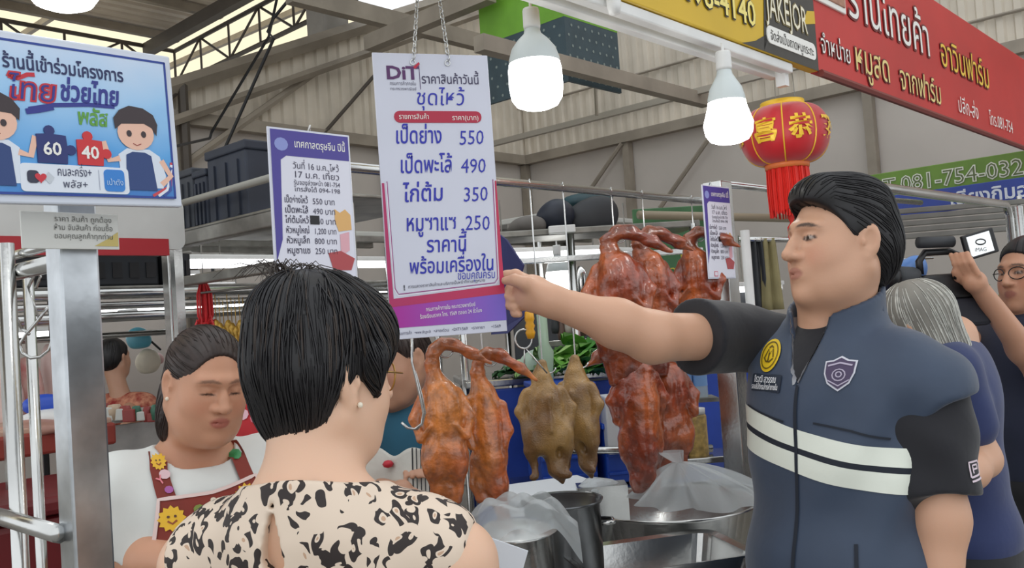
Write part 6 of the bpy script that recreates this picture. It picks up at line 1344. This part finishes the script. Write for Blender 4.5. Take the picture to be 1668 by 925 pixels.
# --- shelf beam with dark bags right of the price board
p = P(820, 384, 3.7); r = empty('high_shelf', (p.x, p.y, 0), math.radians(6), 'high steel shelf loaded with dark bags right of the price board', 'shelf'); sz = p.z
mb = MB(); mb.cbox((0.28, 0.1, sz), (1.1, 0.3, 0.028), 0.005); mb.build('board', GALV, r); mb = MB(); mb.cbox((0.28, -0.05, sz-0.115), (1.1, 0.025, 0.025), 0.004); mb.build('lower_rail', STEEL, r)
for x in (-0.2, 0.275, 0.8): mb = MB(); mb.tube([(x, -0.04, 0), (x, -0.04, sz)], 0.016, 8); mb.build('upright', STEEL, r, True)
def blob(name, c, rad, m, label, cat, group, seed=1, h=0.012, amp=0.012, fr=28):
    S = SDF(); rs = np.random.RandomState(seed); c = Vector(c)
    S.ell(c, rad, None, 0.03)
    for k in range(4): S.ell(c+Vector((rs.uniform(-.6, .6)*rad[0], rs.uniform(-.5, .5)*rad[1], rs.uniform(-.3, .5)*rad[2])), tuple(x*rs.uniform(.5, .8) for x in rad), None, 0.03)
    S.half(c-Vector((0, 0, rad[2]*0.85)), (0, 0, -1), 0.01)
    o = S.build(name, m, h, None, c, disp=lambda p: amp*snoise(p, fr, seed)); o.location = c; return tag(o, label, cat, group)
DBAG = mat('dark_bag', (40, 46, 60), 0.5, var=0.3, bump=0.2, bscale=20); TBAG = mat('teal_tarp', (34, 66, 74), 0.5, var=0.3); GBAG = mat('grey_sack', (112, 108, 104), 0.7, var=0.2)
blob('dark_bag', P(908, 352, 3.8), (0.075, 0.06, 0.075), DBAG, 'navy bag on the high shelf in the middle', 'bag', 'bags on the high shelf', 2)
blob('dark_bag', P(968, 352, 3.85), (0.11, 0.07, 0.085), mat('charcoal_bag', (48, 50, 54), 0.6, var=0.2), 'charcoal bag on the high shelf nearest the ducks', 'bag', 'bags on the high shelf', 3)
blob('dark_bag', P(955, 330, 3.95), (0.10, 0.06, 0.04), TBAG, 'teal tarp bundle on top of the high shelf bags', 'bag', 'bags on the high shelf', 4)
blob('grey_sack', P(858, 369, 3.75), (0.075, 0.05, 0.032), GBAG, 'grey folded sack on the high shelf beside the price board', 'sack', 'bags on the high shelf', 5)
mb = MB(); mb.cbox(P(915, 374, 3.66), (0.11, 0.06, 0.032), 0.004); tag(mb.build('carton', WHITE), 'small white carton on the high shelf', 'carton')
# navy pennant behind the price board
mb = MB(); T3 = [P(800, 372, 2.12), P(824, 390, 2.12), P(852, 432, 2.14), P(838, 480, 2.14), P(858, 512, 2.14), P(826, 543, 2.12), P(800, 545, 2.12)]
mb.add(T3+[t+Vector((0.004, 0.008, 0)) for t in T3], [tuple(range(7)), tuple(range(13, 6, -1))]+[(i, (i+1) % 7, (i+1) % 7+7, i+7) for i in range(7)]); o = mb.build('folded_flyer', mat('flyer_navy', (36, 40, 92), 0.5)); tag(o, 'navy folded flyer sticking out behind the price board', 'flyer')
# --- pans, scales and lights on the back counters
def counter(px, py, d, yaw, w_, dep, label, m=STEEL, top=None):
    p = P(px, py, d); r = empty('back_counter', (p.x, p.y, 0), yaw, label, 'counter', 'back stall counters')
    mb = MB(); mb.cbox((w_/2, dep/2, p.z), (w_, dep, 0.03), 0.006); mb.build('top', top or m, r); mb = MB(); mb.cbox((w_/2, 0.02, p.z/2), (w_*0.98, 0.02, p.z-0.05), 0.006); mb.build('front', m, r)
    for x in (0.04, w_-0.04): mb = MB(); mb.tube([(x, dep-0.04, 0), (x, dep-0.04, p.z)], 0.018, 8); mb.build('leg', STEEL, r, True)
    return p
counter(830, 492, 4.6, math.radians(8), 1.3, 0.5, 'dark steel counter at head height of the raised hand', DKGREY)
counter(760, 628, 3.5, math.radians(10), 1.6, 0.5, 'vegetable counter behind the braised ducks', mat('blue_board', (36, 70, 168), 0.5, var=0.15), STEEL)
counter(150, 690, 4.4, YA, 2.4, 0.5, 'white goods counter behind the vendor', mat('pale_counter', (176, 172, 168), 0.6, var=0.2))
for k, (px, py, d, h_, r_) in enumerate(((880, 470, 4.5, 0.09, 0.05), (925, 472, 4.6, 0.12, 0.035), (948, 466, 4.7, 0.14, 0.03), (972, 470, 4.6, 0.13, 0.045), (905, 474, 4.8, 0.10, 0.04))):
    c = P(px, py+10, d); mb = MB(); mb.lathe([(0, 0), (r_*0.9, 0), (r_, 0.01), (r_, h_*0.7), (r_*0.8, h_*0.85), (r_*0.3, h_), (0, h_)], c, 14); tag(mb.build('metal_canister', (STEEL, DKGREY)[k % 2], smooth=True), ('steel', 'dark', 'tall steel', 'dark wide', 'squat steel')[k]+' canister on the far counter above the raised wrist', 'canister', 'canisters on the far counter')
bulb(P(912, 478, 4.2), 1.0, 0, 0.3, 'far small lit bulb above the raised wrist')
bulb(P(1110, 476, 4.4), 0.8, 0, 0.3, 'far small lit bulb between hanging ducks')
# --- vegetables and drinks on the counter behind the ducks
LEAF = [mat('leaf_%d' % i, c, 0.6, var=0.25, vscale=30) for i, c in enumerate(((70, 136, 50), (104, 166, 62), (150, 190, 110), (56, 110, 56)))]
def leafy(c, s_, n, m, label, cat='vegetable', group='leafy vegetables on the back counter', seed=0):
    rr = random.Random(seed); r = empty('leafy_vegetable', c, rr.uniform(0, 6), label, cat, group)
    for k in range(n):
        a = k*2.4; L_ = s_*rr.uniform(.7, 1.1); w2 = L_*0.42; up_ = rr.uniform(0.3, 1.0); mb = MB()
        mb.sheet(lambda u, v: ((L_*v*math.cos(a)*(1-0.35*up_)+(u-.5)*2*w2*math.sin(math.pi*min(v*.9+.05, 1))*-math.sin(a)), (L_*v*math.sin(a)*(1-0.35*up_)+(u-.5)*2*w2*math.sin(math.pi*min(v*.9+.05, 1))*math.cos(a)), L_*(up_*v-0.4*v*v)+0.08*L_*math.sin(u*9+v*7)+0.02*s_), 4, 5); mb.build('leaf', m, r, True, fix=False)
    return r
for k, (px, py, d, s_, mi) in enumerate(((905, 603, 3.45, 0.11, 2), (940, 598, 3.5, 0.12, 0), (962, 592, 3.6, 0.13, 1), (985, 600, 3.5, 0.12, 3), (930, 606, 3.35, 0.09, 1), (975, 612, 3.35, 0.10, 0), (1000, 606, 3.4, 0.10, 2), (880, 612, 3.5, 0.10, 2), (850, 612, 3.6, 0.1, 3))):
    leafy(P(px, py-4, d), s_*1.35, 13, LEAF[mi], ('pale lettuce beside the braised duck necks', 'dark green bunch under the forearm', 'bright green bunch under the forearm centre', 'deep green bunch beside the dark ducks', 'small bright bunch in front of the dark greens', 'small dark bunch near the dark ducks', 'pale cabbage leaves by the dark ducks', 'pale greens behind the plump braised duck', 'deep greens behind the price board corner')[k], seed=k)
mb = MB(); p0 = P(882, 512, 3.1); p1 = P(893, 640, 3.1); mb.tube([p0, P(886, 560, 3.1), P(889, 574, 3.1), P(892, 600, 3.1), p1], [0.018, 0.018, 0.028, 0.02, 0.02], 12); tag(mb.build('plastic_roll', mat('green_film', (196, 220, 196), 0.3, alpha=0.8, transl=0.3), smooth=True), 'roll of pale green plastic bags hanging behind the braised ducks', 'plastic roll')
blob('film_bag', P(872, 596, 3.48), (0.06, 0.04, 0.05), mat('mint_film', (190, 212, 194), 0.35, alpha=0.8, var=0.1), 'bunched pale mint plastic bag behind the braised ducks', 'plastic bag', None, 8)
rr = random.Random(11)
for k in range(8):
    c = P(905+k*11, 545+rr.uniform(-12, 12), 3.7); s_ = rr.uniform(0.5, 0.8); S_ = MB(); S_.lathe([(0, 0), (0.024*s_, 0.004), (0.03*s_, 0.03), (0.02*s_, 0.07), (0.012*s_, 0.085), (0, 0.09)], c, 10); tag(S_.build('sauce_jar', (DKGREY, mat('brown_jar', (92, 70, 60), 0.4), mat('pale_jar', (176, 166, 158), 0.4))[k % 3], smooth=True), ('first', 'second', 'third', 'fourth', 'fifth', 'sixth', 'seventh', 'eighth')[k]+' small sauce jar counting from the left behind the forearm', 'jar', 'sauce jars behind the forearm')
beam('jar_shelf', P(890, 560, 3.72), P(1010, 552, 3.72), 0.1, 0.02, GALV, 'narrow shelf carrying the row of sauce jars', 'shelf')
# --- blue crates and bottles below the ducks
BLU = mat('crate_blue', (28, 74, 178), 0.45, var=0.15)
def bluecrate(px, py, d, w_, h_, label, yaw=0.15):
    p = P(px, py, d); r = empty('blue_crate', p, yaw, label, 'crate', 'blue plastic crates'); 
    mb = MB(); mb.cbox((w_/2, 0.15, h_/2), (w_, 0.3, h_), 0.01); mb.build('body', BLU, r)
    for k in range(3): mb = MB(); mb.cbox((w_/2, -0.004, h_*(0.18+0.32*k)), (w_*0.96, 0.014, h_*0.06), 0.003); mb.build('rib', BLU, r)
    mb = MB(); mb.cbox((w_/2, 0.15, h_), (w_+0.016, 0.316, 0.02), 0.004); mb.build('rim', BLU, r); mb = MB(); mb.cbox((w_/2, -0.006, h_*0.75), (w_*0.3, 0.012, h_*0.12), 0.003); mb.build('handle', mat('crate_dark', (18, 44, 110), 0.5), r); return r
tbz = empty('low_table', Vector((P(880, 790, 3.05).x, 3.05, 0)), 0.15, 'low steel table under the blue crates', 'table'); lz = P(960, 796, 3.05).z
mb = MB(); mb.cbox((0.42, 0.16, lz-0.015), (0.95, 0.42, 0.026), 0.005); mb.build('top', STEEL, tbz)
for x in (0.0, 0.84):
    for y_ in (0.0, 0.32): mb = MB(); mb.tube([(x, y_, 0), (x, y_, lz-0.02)], 0.015, 8); mb.build('leg', STEEL, tbz, True)
bluecrate(884, 797, 3.05, 0.20, 0.20, 'blue crate below the braised ducks'); bluecrate(990, 789, 3.08, 0.25, 0.20, 'blue crate below the dark roast ducks')
bluecrate(884, 700, 3.06, 0.19, 0.14, 'upper blue crate stacked behind the sideways braised duck')
mb = MB(); mb.cbox(P(995, 690, 3.1), (0.055, 0.1, 0.2), 0.006, M=Matrix.Rotation(0.15, 3, 'Z')); tag(mb.build('milk_carton', mat('carton_white', (214, 216, 218), 0.5)), 'white carton between the blue crates', 'carton')
pipe([P(880, 735, 2.96), P(1160, 730, 3.02)], 0.013, 'steel bar crossing in front of the blue crates')
def bottle(c, s_, m, cap, label):
    r = empty('water_bottle', c, 0, label, 'bottle', 'water bottles'); mb = MB(); mb.lathe([(0, 0), (0.03*s_, 0), (0.033*s_, 0.006*s_), (0.033*s_, 0.15*s_), (0.028*s_, 0.18*s_), (0.013*s_, 0.205*s_), (0.013*s_, 0.22*s_), (0, 0.22*s_)], n=16); mb.build('bottle', m, r, True)
    mb = MB(); mb.lathe([(0, 0.216*s_), (0.015*s_, 0.216*s_), (0.015*s_, 0.235*s_), (0, 0.236*s_)], n=14); mb.build('cap', cap, r, True); mb = MB(); mb.lathe([(0.0336*s_, 0.06*s_), (0.0336*s_, 0.12*s_)], n=16); mb.build('label_band', flat((120, 160, 210)), r, True)
WB = mat('water_plastic', (206, 222, 230), 0.15, alpha=0.6); js = P(1090, 745, 2.98)
jt = empty('jar_ledge', Vector((js.x-0.03, js.y+0.05, 0)), 0, 'small steel ledge under the snack jars', 'ledge'); mb = MB(); mb.cbox((0.145, 0, js.z-0.012), (0.29, 0.18, 0.02), 0.004); mb.build('top', STEEL, jt)
for x in (0.02, 0.27): mb = MB(); mb.tube([(x, 0.05, 0), (x, 0.05, js.z-0.02)], 0.012, 6); mb.build('leg', STEEL, jt)
def snack(px, w_, h_, m, lid, label):
    c = P(px, 743, 3.0); r = empty('snack_jar', c, 0, label, 'jar', 'snack jars'); mb = MB(); mb.lathe([(0, 0), (w_*.95, 0), (w_, 0.008), (w_, h_*0.9), (w_*0.85, h_*0.96), (0, h_*0.96)], n=18); mb.build('jar', m, r, True); mb = MB(); mb.lathe([(0, h_*0.95), (w_*0.92, h_*0.95), (w_*0.92, h_*1.08), (0, h_*1.09)], n=18); mb.build('lid', lid, r, True); return c
snack(1102, 0.036, 0.155, mat('snack_tan', (206, 184, 150), 0.4, var=0.35, vscale=50), WHITE, 'jar of tan snacks beside the dark ducks'); snack(1138, 0.036, 0.15, mat('snack_gold', (196, 164, 96), 0.4, var=0.4, vscale=50), WHITE, 'jar of golden snacks beside the steel end post')
for k, px in enumerate((1118, 1142)): bottle(P(px, 650, 3.15), 0.8, WB, flat((200, 214, 226)), ('water bottle above the snack jars', 'second water bottle next to the end post')[k])
beam('bottle_shelf', P(1095, 652, 3.15), P(1165, 648, 3.15), 0.12, 0.014, GALV, 'small shelf under the water bottles', 'shelf')
# --- green sign behind the ducks, poles and cloths near the man's face
r = empty('green_sign', P(1060, 470, 4.3), math.radians(6), 'dark green sign with yellow writing behind the hanging ducks', 'sign')
mb = MB(); mb.cbox((0.12, 0.01, 0.18), (0.36, 0.02, 0.42), 0.004); mb.build('board', mat('sign_deep_green', (66, 112, 72), 0.5, var=0.2), r); text('福', flat((190, 176, 60)), r, 0.2, 0.14, 0.13, y=-0.003); text('ปลาสด', flat((190, 176, 60)), r, 0.12, 0.05, 0.08, y=-0.003); mb = MB(); mb.tube([(0.12, 0.03, -1.6), (0.12, 0.03, 0.3)], 0.012, 6); mb.build('pole', GALV, r)
pipe([Vector((*P(1213, 385, 3.4).xy, 0)), P(1213, 375, 3.4)], 0.018, 'pale upright pole left of the man’s face', WHITE); pipe([P(1180, 300, 3.5), P(1290, 312, 3.9), P(1500, 330, 4.6)], 0.014, 'steel rail running behind the lantern tassel')
pipe([P(1040, 350, 4.0), P(1310, 356, 4.4)], 0.02, 'tan horizontal pipe behind the ducks and lantern', mat('tan_pipe', (150, 138, 116), 0.5))
KH = mat('khaki_cloth', (150, 140, 100), 0.85, var=0.15)
for k, (px, w_, m_) in enumerate(((1231, 0.05, DKGREY), (1250, 0.06, KH))):
    c = P(px, 388, 3.71); mb = MB(); mb.sheet(lambda u, v: ((u-.5)*w_*(1+0.5*v), 0.012*math.sin(u*12+k), -0.30*v), 12, 8); o = mb.build('hanging_cloth', m_, None, True, c); o.modifiers.new('t', 'SOLIDIFY').thickness = 0.004; tag(o, ('dark cloth strip hanging beside the pale pole', 'khaki cloth hanging near the man’s nose', 'narrow khaki cloth hanging next to the other')[k], 'cloth', 'hanging cloths')
pipe([P(1203, 390, 3.71), P(1310, 390, 3.71)], 0.012, 'thin bar carrying the hanging cloths')
# --- signs and rails to the right of the man
p = line(1560, 300, 5.4, 1700, DB); r = empty('green_banner', p, YA-math.pi/2, 'green banner with white outlined phone number', 'banner')
gl_ = (P(1560, 300, 5.4)-p).length; sgn = 1
r.rotation_euler = (0, 0, YA+math.pi/2+math.pi)
mb = MB(); mb.cbox((-0.75, 0.012, 0.06), (1.7, 0.02, 0.16), 0.004); mb.build('board', mat('banner_green', (112, 150, 58), 0.5, var=0.1), r)
mb = MB(); mb.box((-1.06, 0.0, 0.06), (0.16, 0.006, 0.15)); mb.build('dark_end', mat('banner_dkgreen', (52, 110, 62), 0.5), r)
text('T.081-754-032', flat((232, 236, 220)), r, -0.50, 0.005, 0.135, y=-0.004, wgt=0.035, maxw=0.98); text('T.081-754-032', flat((96, 112, 66)), r, -0.50, 0.005, 0.135, y=-0.0055, wgt=-0.012, maxw=0.98)
for x in (-1.55, 0.05): mb = MB(); mb.tube([(x, 0.03, -p.z), (x, 0.03, 0.14)], 0.015, 6); mb.build('pole', STEEL, r)
p = line(1600, 334, 5.2, 1720, DB); r = empty('blue_sign', p, YA-math.pi/2+2*math.pi, 'blue shop sign with white Thai letters under the green banner', 'sign')
mb = MB(); mb.cbox((-0.55, 0.01, 0.06), (1.15, 0.02, 0.14), 0.004); mb.build('board', mat('sign_blue', (52, 74, 160), 0.5, var=0.1), r); text('เตียงกิมฮวด', flat((220, 226, 236)), r, -0.28, 0.02, 0.11, y=-0.003, wgt=0.02, maxw=0.8)
for x in (-1.1, 0.0): mb = MB(); mb.tube([(x, 0.03, -p.z), (x, 0.03, 0.1)], 0.012, 6); mb.build('pole', STEEL, r)
a0 = P(1440, 306, 2.75); a1 = P(1636, 333, 3.45); pipe([a0-(a1-a0)*0.35, a0, a1, a1+(a1-a0).normalized()*0.03+Vector((0, 0, -0.012)), a1+(a1-a0).normalized()*0.045+Vector((0, 0, -0.05)), Vector((*(a1+(a1-a0).normalized()*0.045).xy, 0))], 0.016, 'stainless rail bending down into a post right of the man', n=12)
pipe([Vector((*P(1662, 340, 3.5).xy, 0)), P(1660, 336, 3.5)], 0.018, 'second stainless post at the right edge')
GREYS = mat('grey_shutter', (120, 118, 112), 0.6, var=0.15)
p = P(1465, 392, 5.0); r = empty('roller_awning', p, math.radians(-8), 'grey ribbed awning edge behind the video camera', 'awning')
for k in range(5): mb = MB(); mb.cbox((0.32, 0, 0.02+k*0.036), (0.75, 0.02, 0.03), 0.006); mb.build('slat', GREYS, r)
for x in (-0.02, 0.66): mb = MB(); mb.tube([(x, 0.03, -p.z), (x, 0.03, 0.2)], 0.014, 6); mb.build('pole', STEEL, r)
for k, (px, s_, n) in enumerate(((1612, 0.26, 16), (1588, 0.18, 12), (1632, 0.2, 12))):
    c = P(px, 540, 3.6+0.42*k); rr = random.Random(k); r = empty('leafy_plant', (c.x, c.y, 0), 0, ('tall bladed green plant beside the cameraman’s wrist', 'shorter green plant behind the video camera', 'green plant next to the cameraman’s cheek')[k], 'plant', 'plants behind the cameraman')
    mb = MB(); mb.lathe([(0, 0), (0.09, 0), (0.12, 0.22), (0.125, 0.24), (0.11, 0.24), (0.1, 0.2), (0, 0.2)], n=18); mb.build('pot', mat('terracotta', (150, 84, 60), 0.7), r, True); mb = MB(); mb.tube([(0, 0, 0.2), (0.01, 0, c.z-0.05)], 0.014, 6); mb.build('stem', LEAF[3], r)
    for j in range(n):
        a = j*2.4; L_ = s_*rr.uniform(.7, 1.15); tilt = rr.uniform(0.15, 0.7); mb = MB(); mb.sheet(lambda u, v: ((u-.5)*0.03*math.sin(math.pi*(0.1+0.85*v))*-math.sin(a)+L_*v*tilt*math.cos(a), (u-.5)*0.03*math.sin(math.pi*(.1+.85*v))*math.cos(a)+L_*v*tilt*math.sin(a), c.z-0.06+L_*(v-0.25*tilt*v*v)), 2, 5); mb.build('leaf', LEAF[j % 3], r, True, fix=False)
blob('blue_bag', P(1482, 446, 2.95), (0.045, 0.03, 0.045), mat('blue_film', (96, 140, 206), 0.35, var=0.3), 'blue plastic bag hanging behind the man’s nape', 'plastic bag', None, 12, h=0.008)
blob('clear_bag', P(1464, 470, 2.95), (0.045, 0.03, 0.05), mat('clear_film', (216, 220, 224), 0.3, var=0.15), 'clear plastic bag hanging behind the man’s collar', 'plastic bag', None, 13, h=0.008)
pipe([P(1440, 424, 2.95), P(1520, 420, 2.97)], 0.004, 'thin wire carrying the plastic bags behind the man')
for px, py in ((1464, 424), (1446, 424)): pass
# --- left stall: pipes, wire hook, meat table
a, b = hseg(-10, 452, 1.75, 110, DB); pipe([a-(b-a)*0.3, b], 0.016, 'upper steel pipe carrying the big wire hook'); pipe([a+Vector((0, 0, 0.032))-(b-a)*0.3, b+Vector((0, 0, 0.032))], 0.009, 'thin rod above the big wire hook pipe')
v0 = P(14, 500, 1.62); pipe([Vector((v0.x, v0.y, 0)), Vector((v0.x, v0.y, 1.7))], 0.015, 'upright steel pipe at the far left edge'); v1 = P(48, 500, 1.95); pipe([Vector((v1.x, v1.y, 0)), Vector((v1.x, v1.y, 1.66))], 0.012, 'thinner upright pipe beside the far left pipe')
q = P(30, 850, 1.5); pipe([q+DB*0.4, q, q-DB*0.18], 0.015, 'low horizontal pipe at the bottom left corner')
c = P(50, 470, 1.70); sc_ = 1.70/FPX; W = lambda x, y_: P(x, y_, 1.70)
mb = MB(); mb.tube([W(34, 438), W(20, 452), W(13, 480), W(22, 510), W(36, 535)], 0.0032, 7); mb.tube([W(34, 438), W(48, 436), W(56, 448), W(40, 470), W(22, 492)][:3]+[W(46, 468)], 0.0032, 7); 
mb.tube([W(60, 440), W(66, 450), W(58, 470)], 0.003, 6); mb.tube([W(78, 500), W(62, 522), W(42, 545), W(32, 560), W(36, 575), W(50, 583), W(66, 581), W(80, 570), W(84, 556)], 0.0032, 7); mb.tube([W(36, 535), W(48, 545)], 0.0032, 7); mb.tube([W(46, 468), W(64, 520)], 0.002, 5)
tag(mb.build('wire_hook', STEEL, smooth=True), 'big looped wire hook hanging from the left stall pipe', 'hook')
REDT = mat('red_table', (150, 62, 52), 0.5, var=0.15); DRED = mat('dark_red_box', (104, 26, 30), 0.5, var=0.2)
p = P(24, 725, 2.9); r = empty('meat_table', (p.x, p.y, 0), YA, 'red topped meat table at the left behind the post', 'table')
mb = MB(); mb.cbox((0.02, 0.2, p.z), (0.56, 0.55, 0.075), 0.01); mb.build('top', REDT, r); mb = MB(); mb.cbox((0.02, 0.2, p.z+0.045), (0.54, 0.53, 0.02), 0.005); mb.build('cutting_board', mat('meat_board', (196, 160, 140), 0.6, var=0.25), r)
for x in (-0.2, 0.24):
    for y_ in (-0.02, 0.42): mb = MB(); mb.tube([(x, y_, 0), (x, y_, p.z)], 0.012, 6); mb.build('leg', BLACK, r)
p2 = P(70, 880, 2.3); r = empty('red_cooler', (p2.x-0.15, p2.y, 0), YA, 'dark red storage box low at the left behind the post', 'box'); mb = MB(); mb.cbox((0.2, 0.2, p2.z/2+0.02), (0.6, 0.45, p2.z+0.04), 0.02); mb.build('body', DRED, r); mb = MB(); mb.cbox((0.2, 0.2, p2.z+0.07), (0.63, 0.48, 0.05), 0.015); mb.build('lid', DRED, r)
PK = mat('raw_pork', (206, 132, 128), 0.4, var=0.3, vscale=18, rgb2=(226, 190, 180)); PALE = mat('pork_fat', (224, 196, 188), 0.4, var=0.15)
def slab(px, py, d, w_, h_, m, label, seed):
    c = P(px, py, d); S = SDF(); S.ell(c, (w_, 0.03, h_), None, 0.02).ell(c+Vector((w_*.3, 0, -h_*.4)), (w_*.7, 0.028, h_*.5), None, 0.03).ell(c+Vector((-w_*.2, 0, h_*.5)), (w_*.6, 0.025, h_*.5), None, 0.03); o = S.build('pork_slab', m, 0.010, None, c, disp=lambda q: 0.008*snoise(q, 40, seed)); o.location = c; tag(o, label, 'meat', 'hanging pork slabs')
    pipe([c+Vector((0, 0, h_*0.85)), c+Vector((0, 0, h_+0.22))], 0.003, 'wire holding the '+label, name='meat_hook', cat='hook', group='wires holding pork')
slab(46, 632, 3.3, 0.05, 0.11, PK, 'pink pork slab hanging left of the steel post', 1); slab(12, 640, 3.2, 0.05, 0.15, PALE, 'pale pork slab hanging at the far left edge', 2); slab(84, 612, 3.4, 0.035, 0.12, PALE, 'pale pork strip hanging against the steel post', 3)
c0_ = P(20, 556, 3.3); pipe([c0_+DA*-0.5, c0_+DA*0.6], 0.012, 'rail above the hanging pork slabs')
blob('blue_bag', P(76, 660, 3.15), (0.06, 0.04, 0.03), mat('bag_blue', (40, 84, 200), 0.4, var=0.2), 'bright blue bag on the meat table', 'plastic bag', None, 21, h=0.008); blob('white_cloth', P(84, 682, 3.1), (0.09, 0.05, 0.02), WHITE, 'white cloth lying on the meat table', 'cloth', None, 22, h=0.008)
blob('meat_cut', P(60, 700, 2.95), (0.12, 0.06, 0.02), mat('meat_tan', (186, 140, 124), 0.5, var=0.3), 'flat cut of meat on the cutting board', 'meat', None, 23, h=0.008)
# --- stuff around the vendor
blob('teal_bag', P(226, 552, 4.0), (0.05, 0.035, 0.05), mat('teal_film', (88, 166, 186), 0.4, var=0.2), 'teal plastic bag hanging left of the vendor’s hair', 'plastic bag', 'bags left of the vendor', 31, h=0.008); blob('cream_bag', P(240, 592, 4.0), (0.045, 0.035, 0.055), mat('cream_film', (214, 204, 184), 0.5, var=0.2), 'cream bag below the teal bag', 'bag', 'bags left of the vendor', 32, h=0.008)
pipe([P(224, 536, 4.0), P(262, 570, 4.02)], 0.005, 'thin dark stick across the teal bag', BLACK); blob('pink_bag', P(256, 586, 4.1), (0.035, 0.03, 0.03), mat('pink_film', (206, 164, 160), 0.5, var=0.2), 'pink bag beside the cream bag', 'bag', 'bags left of the vendor', 33, h=0.008)
RS = mat('red_string', (232, 62, 68), 0.5, transl=0.2); c = P(331, 462, 3.22); mb = MB(); rr = random.Random(3)
for k in range(26): x = rr.uniform(-0.022, 0.022); y_ = rr.uniform(-0.01, 0.01); mb.tube([(x*0.3, y_, 0.01), (x, y_, -0.03), (x*1.05, y_, -0.09), (x*0.5, y_, -0.118)], 0.0024, 4)
for k in range(22): a = rr.uniform(0, 6.28); L_ = rr.uniform(0.03, 0.06); mb.tube([(0, 0, -0.112), (L_*.6*math.cos(a), 0.4*L_*math.sin(a), -0.108+rr.uniform(-0.02, 0.02)), (L_*math.cos(a), .5*L_*math.sin(a), -0.125-rr.uniform(0, 0.02))], 0.002, 4)
mb.v = [(x*1.29, y_*1.29, z*1.29) for x, y_, z in mb.v]
r = empty('string_bundle', c, 0, 'bundle of red plastic strings hanging above the vendor’s head', 'string bundle'); tag(mb.build('strings', RS, r), kind='stuff'); mb = MB(); mb.tube([(0, 0, 0.0), (0, 0, 0.085)], 0.002, 4); mb.build('cord', GALV, r); mb = MB(); mb.lathe([(0.015, -0.149), (0.02, -0.145), (0.015, -0.14)], n=10); mb.build('knot', RS, r)
GP = mat('gold_paper', (206, 164, 72), 0.35, 0.4, var=0.4, vscale=30)
for k in range(9):
    c = P(352+k*6.5, 520+(k % 3)*5, 3.2); mb = MB(); mb.lathe([(0, 0), (0.008, -0.004), (0.014, -0.02), (0.008, -0.036), (0.012, -0.05), (0.006, -0.075), (0, -0.08)], c, 8); mb.tube([c, c+Vector((0, 0, 0.09))], 0.0015, 4); tag(mb.build('gold_ornament', GP, smooth=True), ('first', 'second', 'third', 'fourth', 'fifth', 'sixth', 'seventh', 'eighth', 'ninth')[k]+' small gold paper ornament counting right from the vendor’s hair', 'ornament', 'gold ornaments by the vendor')
q = P(350, 480, 3.2); pipe([q+Vector((-0.05, 0, 0.01)), q+Vector((0.2, 0, 0.02))], 0.004, 'string carrying the gold ornaments', GALV)
rr = random.Random(5)
for k in range(12):
    px = 160+k*9; c = P(px, 684+rr.uniform(-3, 3), 4.5); s_ = rr.uniform(0.7, 1.2); mb = MB()
    if k % 2: mb.lathe([(0, 0), (0.03*s_, 0), (0.034*s_, 0.05), (0.026*s_, 0.075), (0, 0.078)], c, 10)
    else: mb.cbox(c+Vector((0, 0, 0.03*s_)), (0.06*s_, 0.06*s_, 0.06*s_), 0.006)
    tag(mb.build('goods_packet', flat(rr.choice([(206, 206, 200), (150, 60, 56), (86, 96, 110), (200, 176, 150), (60, 110, 90)])), smooth=bool(k % 2)), ('first', 'second', 'third', 'fourth', 'fifth', 'sixth', 'seventh', 'eighth', 'ninth', 'tenth', 'eleventh', 'twelfth')[k]+' small '+('box', 'round pot')[k % 2]+' on the white counter counting from the steel post', 'packet', 'packets on the white counter')
mb = MB(); mb.cbox(P(208, 512, 4.4), (0.10, 0.006, 0.05), 0.002); tag(mb.build('price_card', WHITE), 'white card hanging left of the frame post', 'card')
bpy.data.scenes.remove(GS)
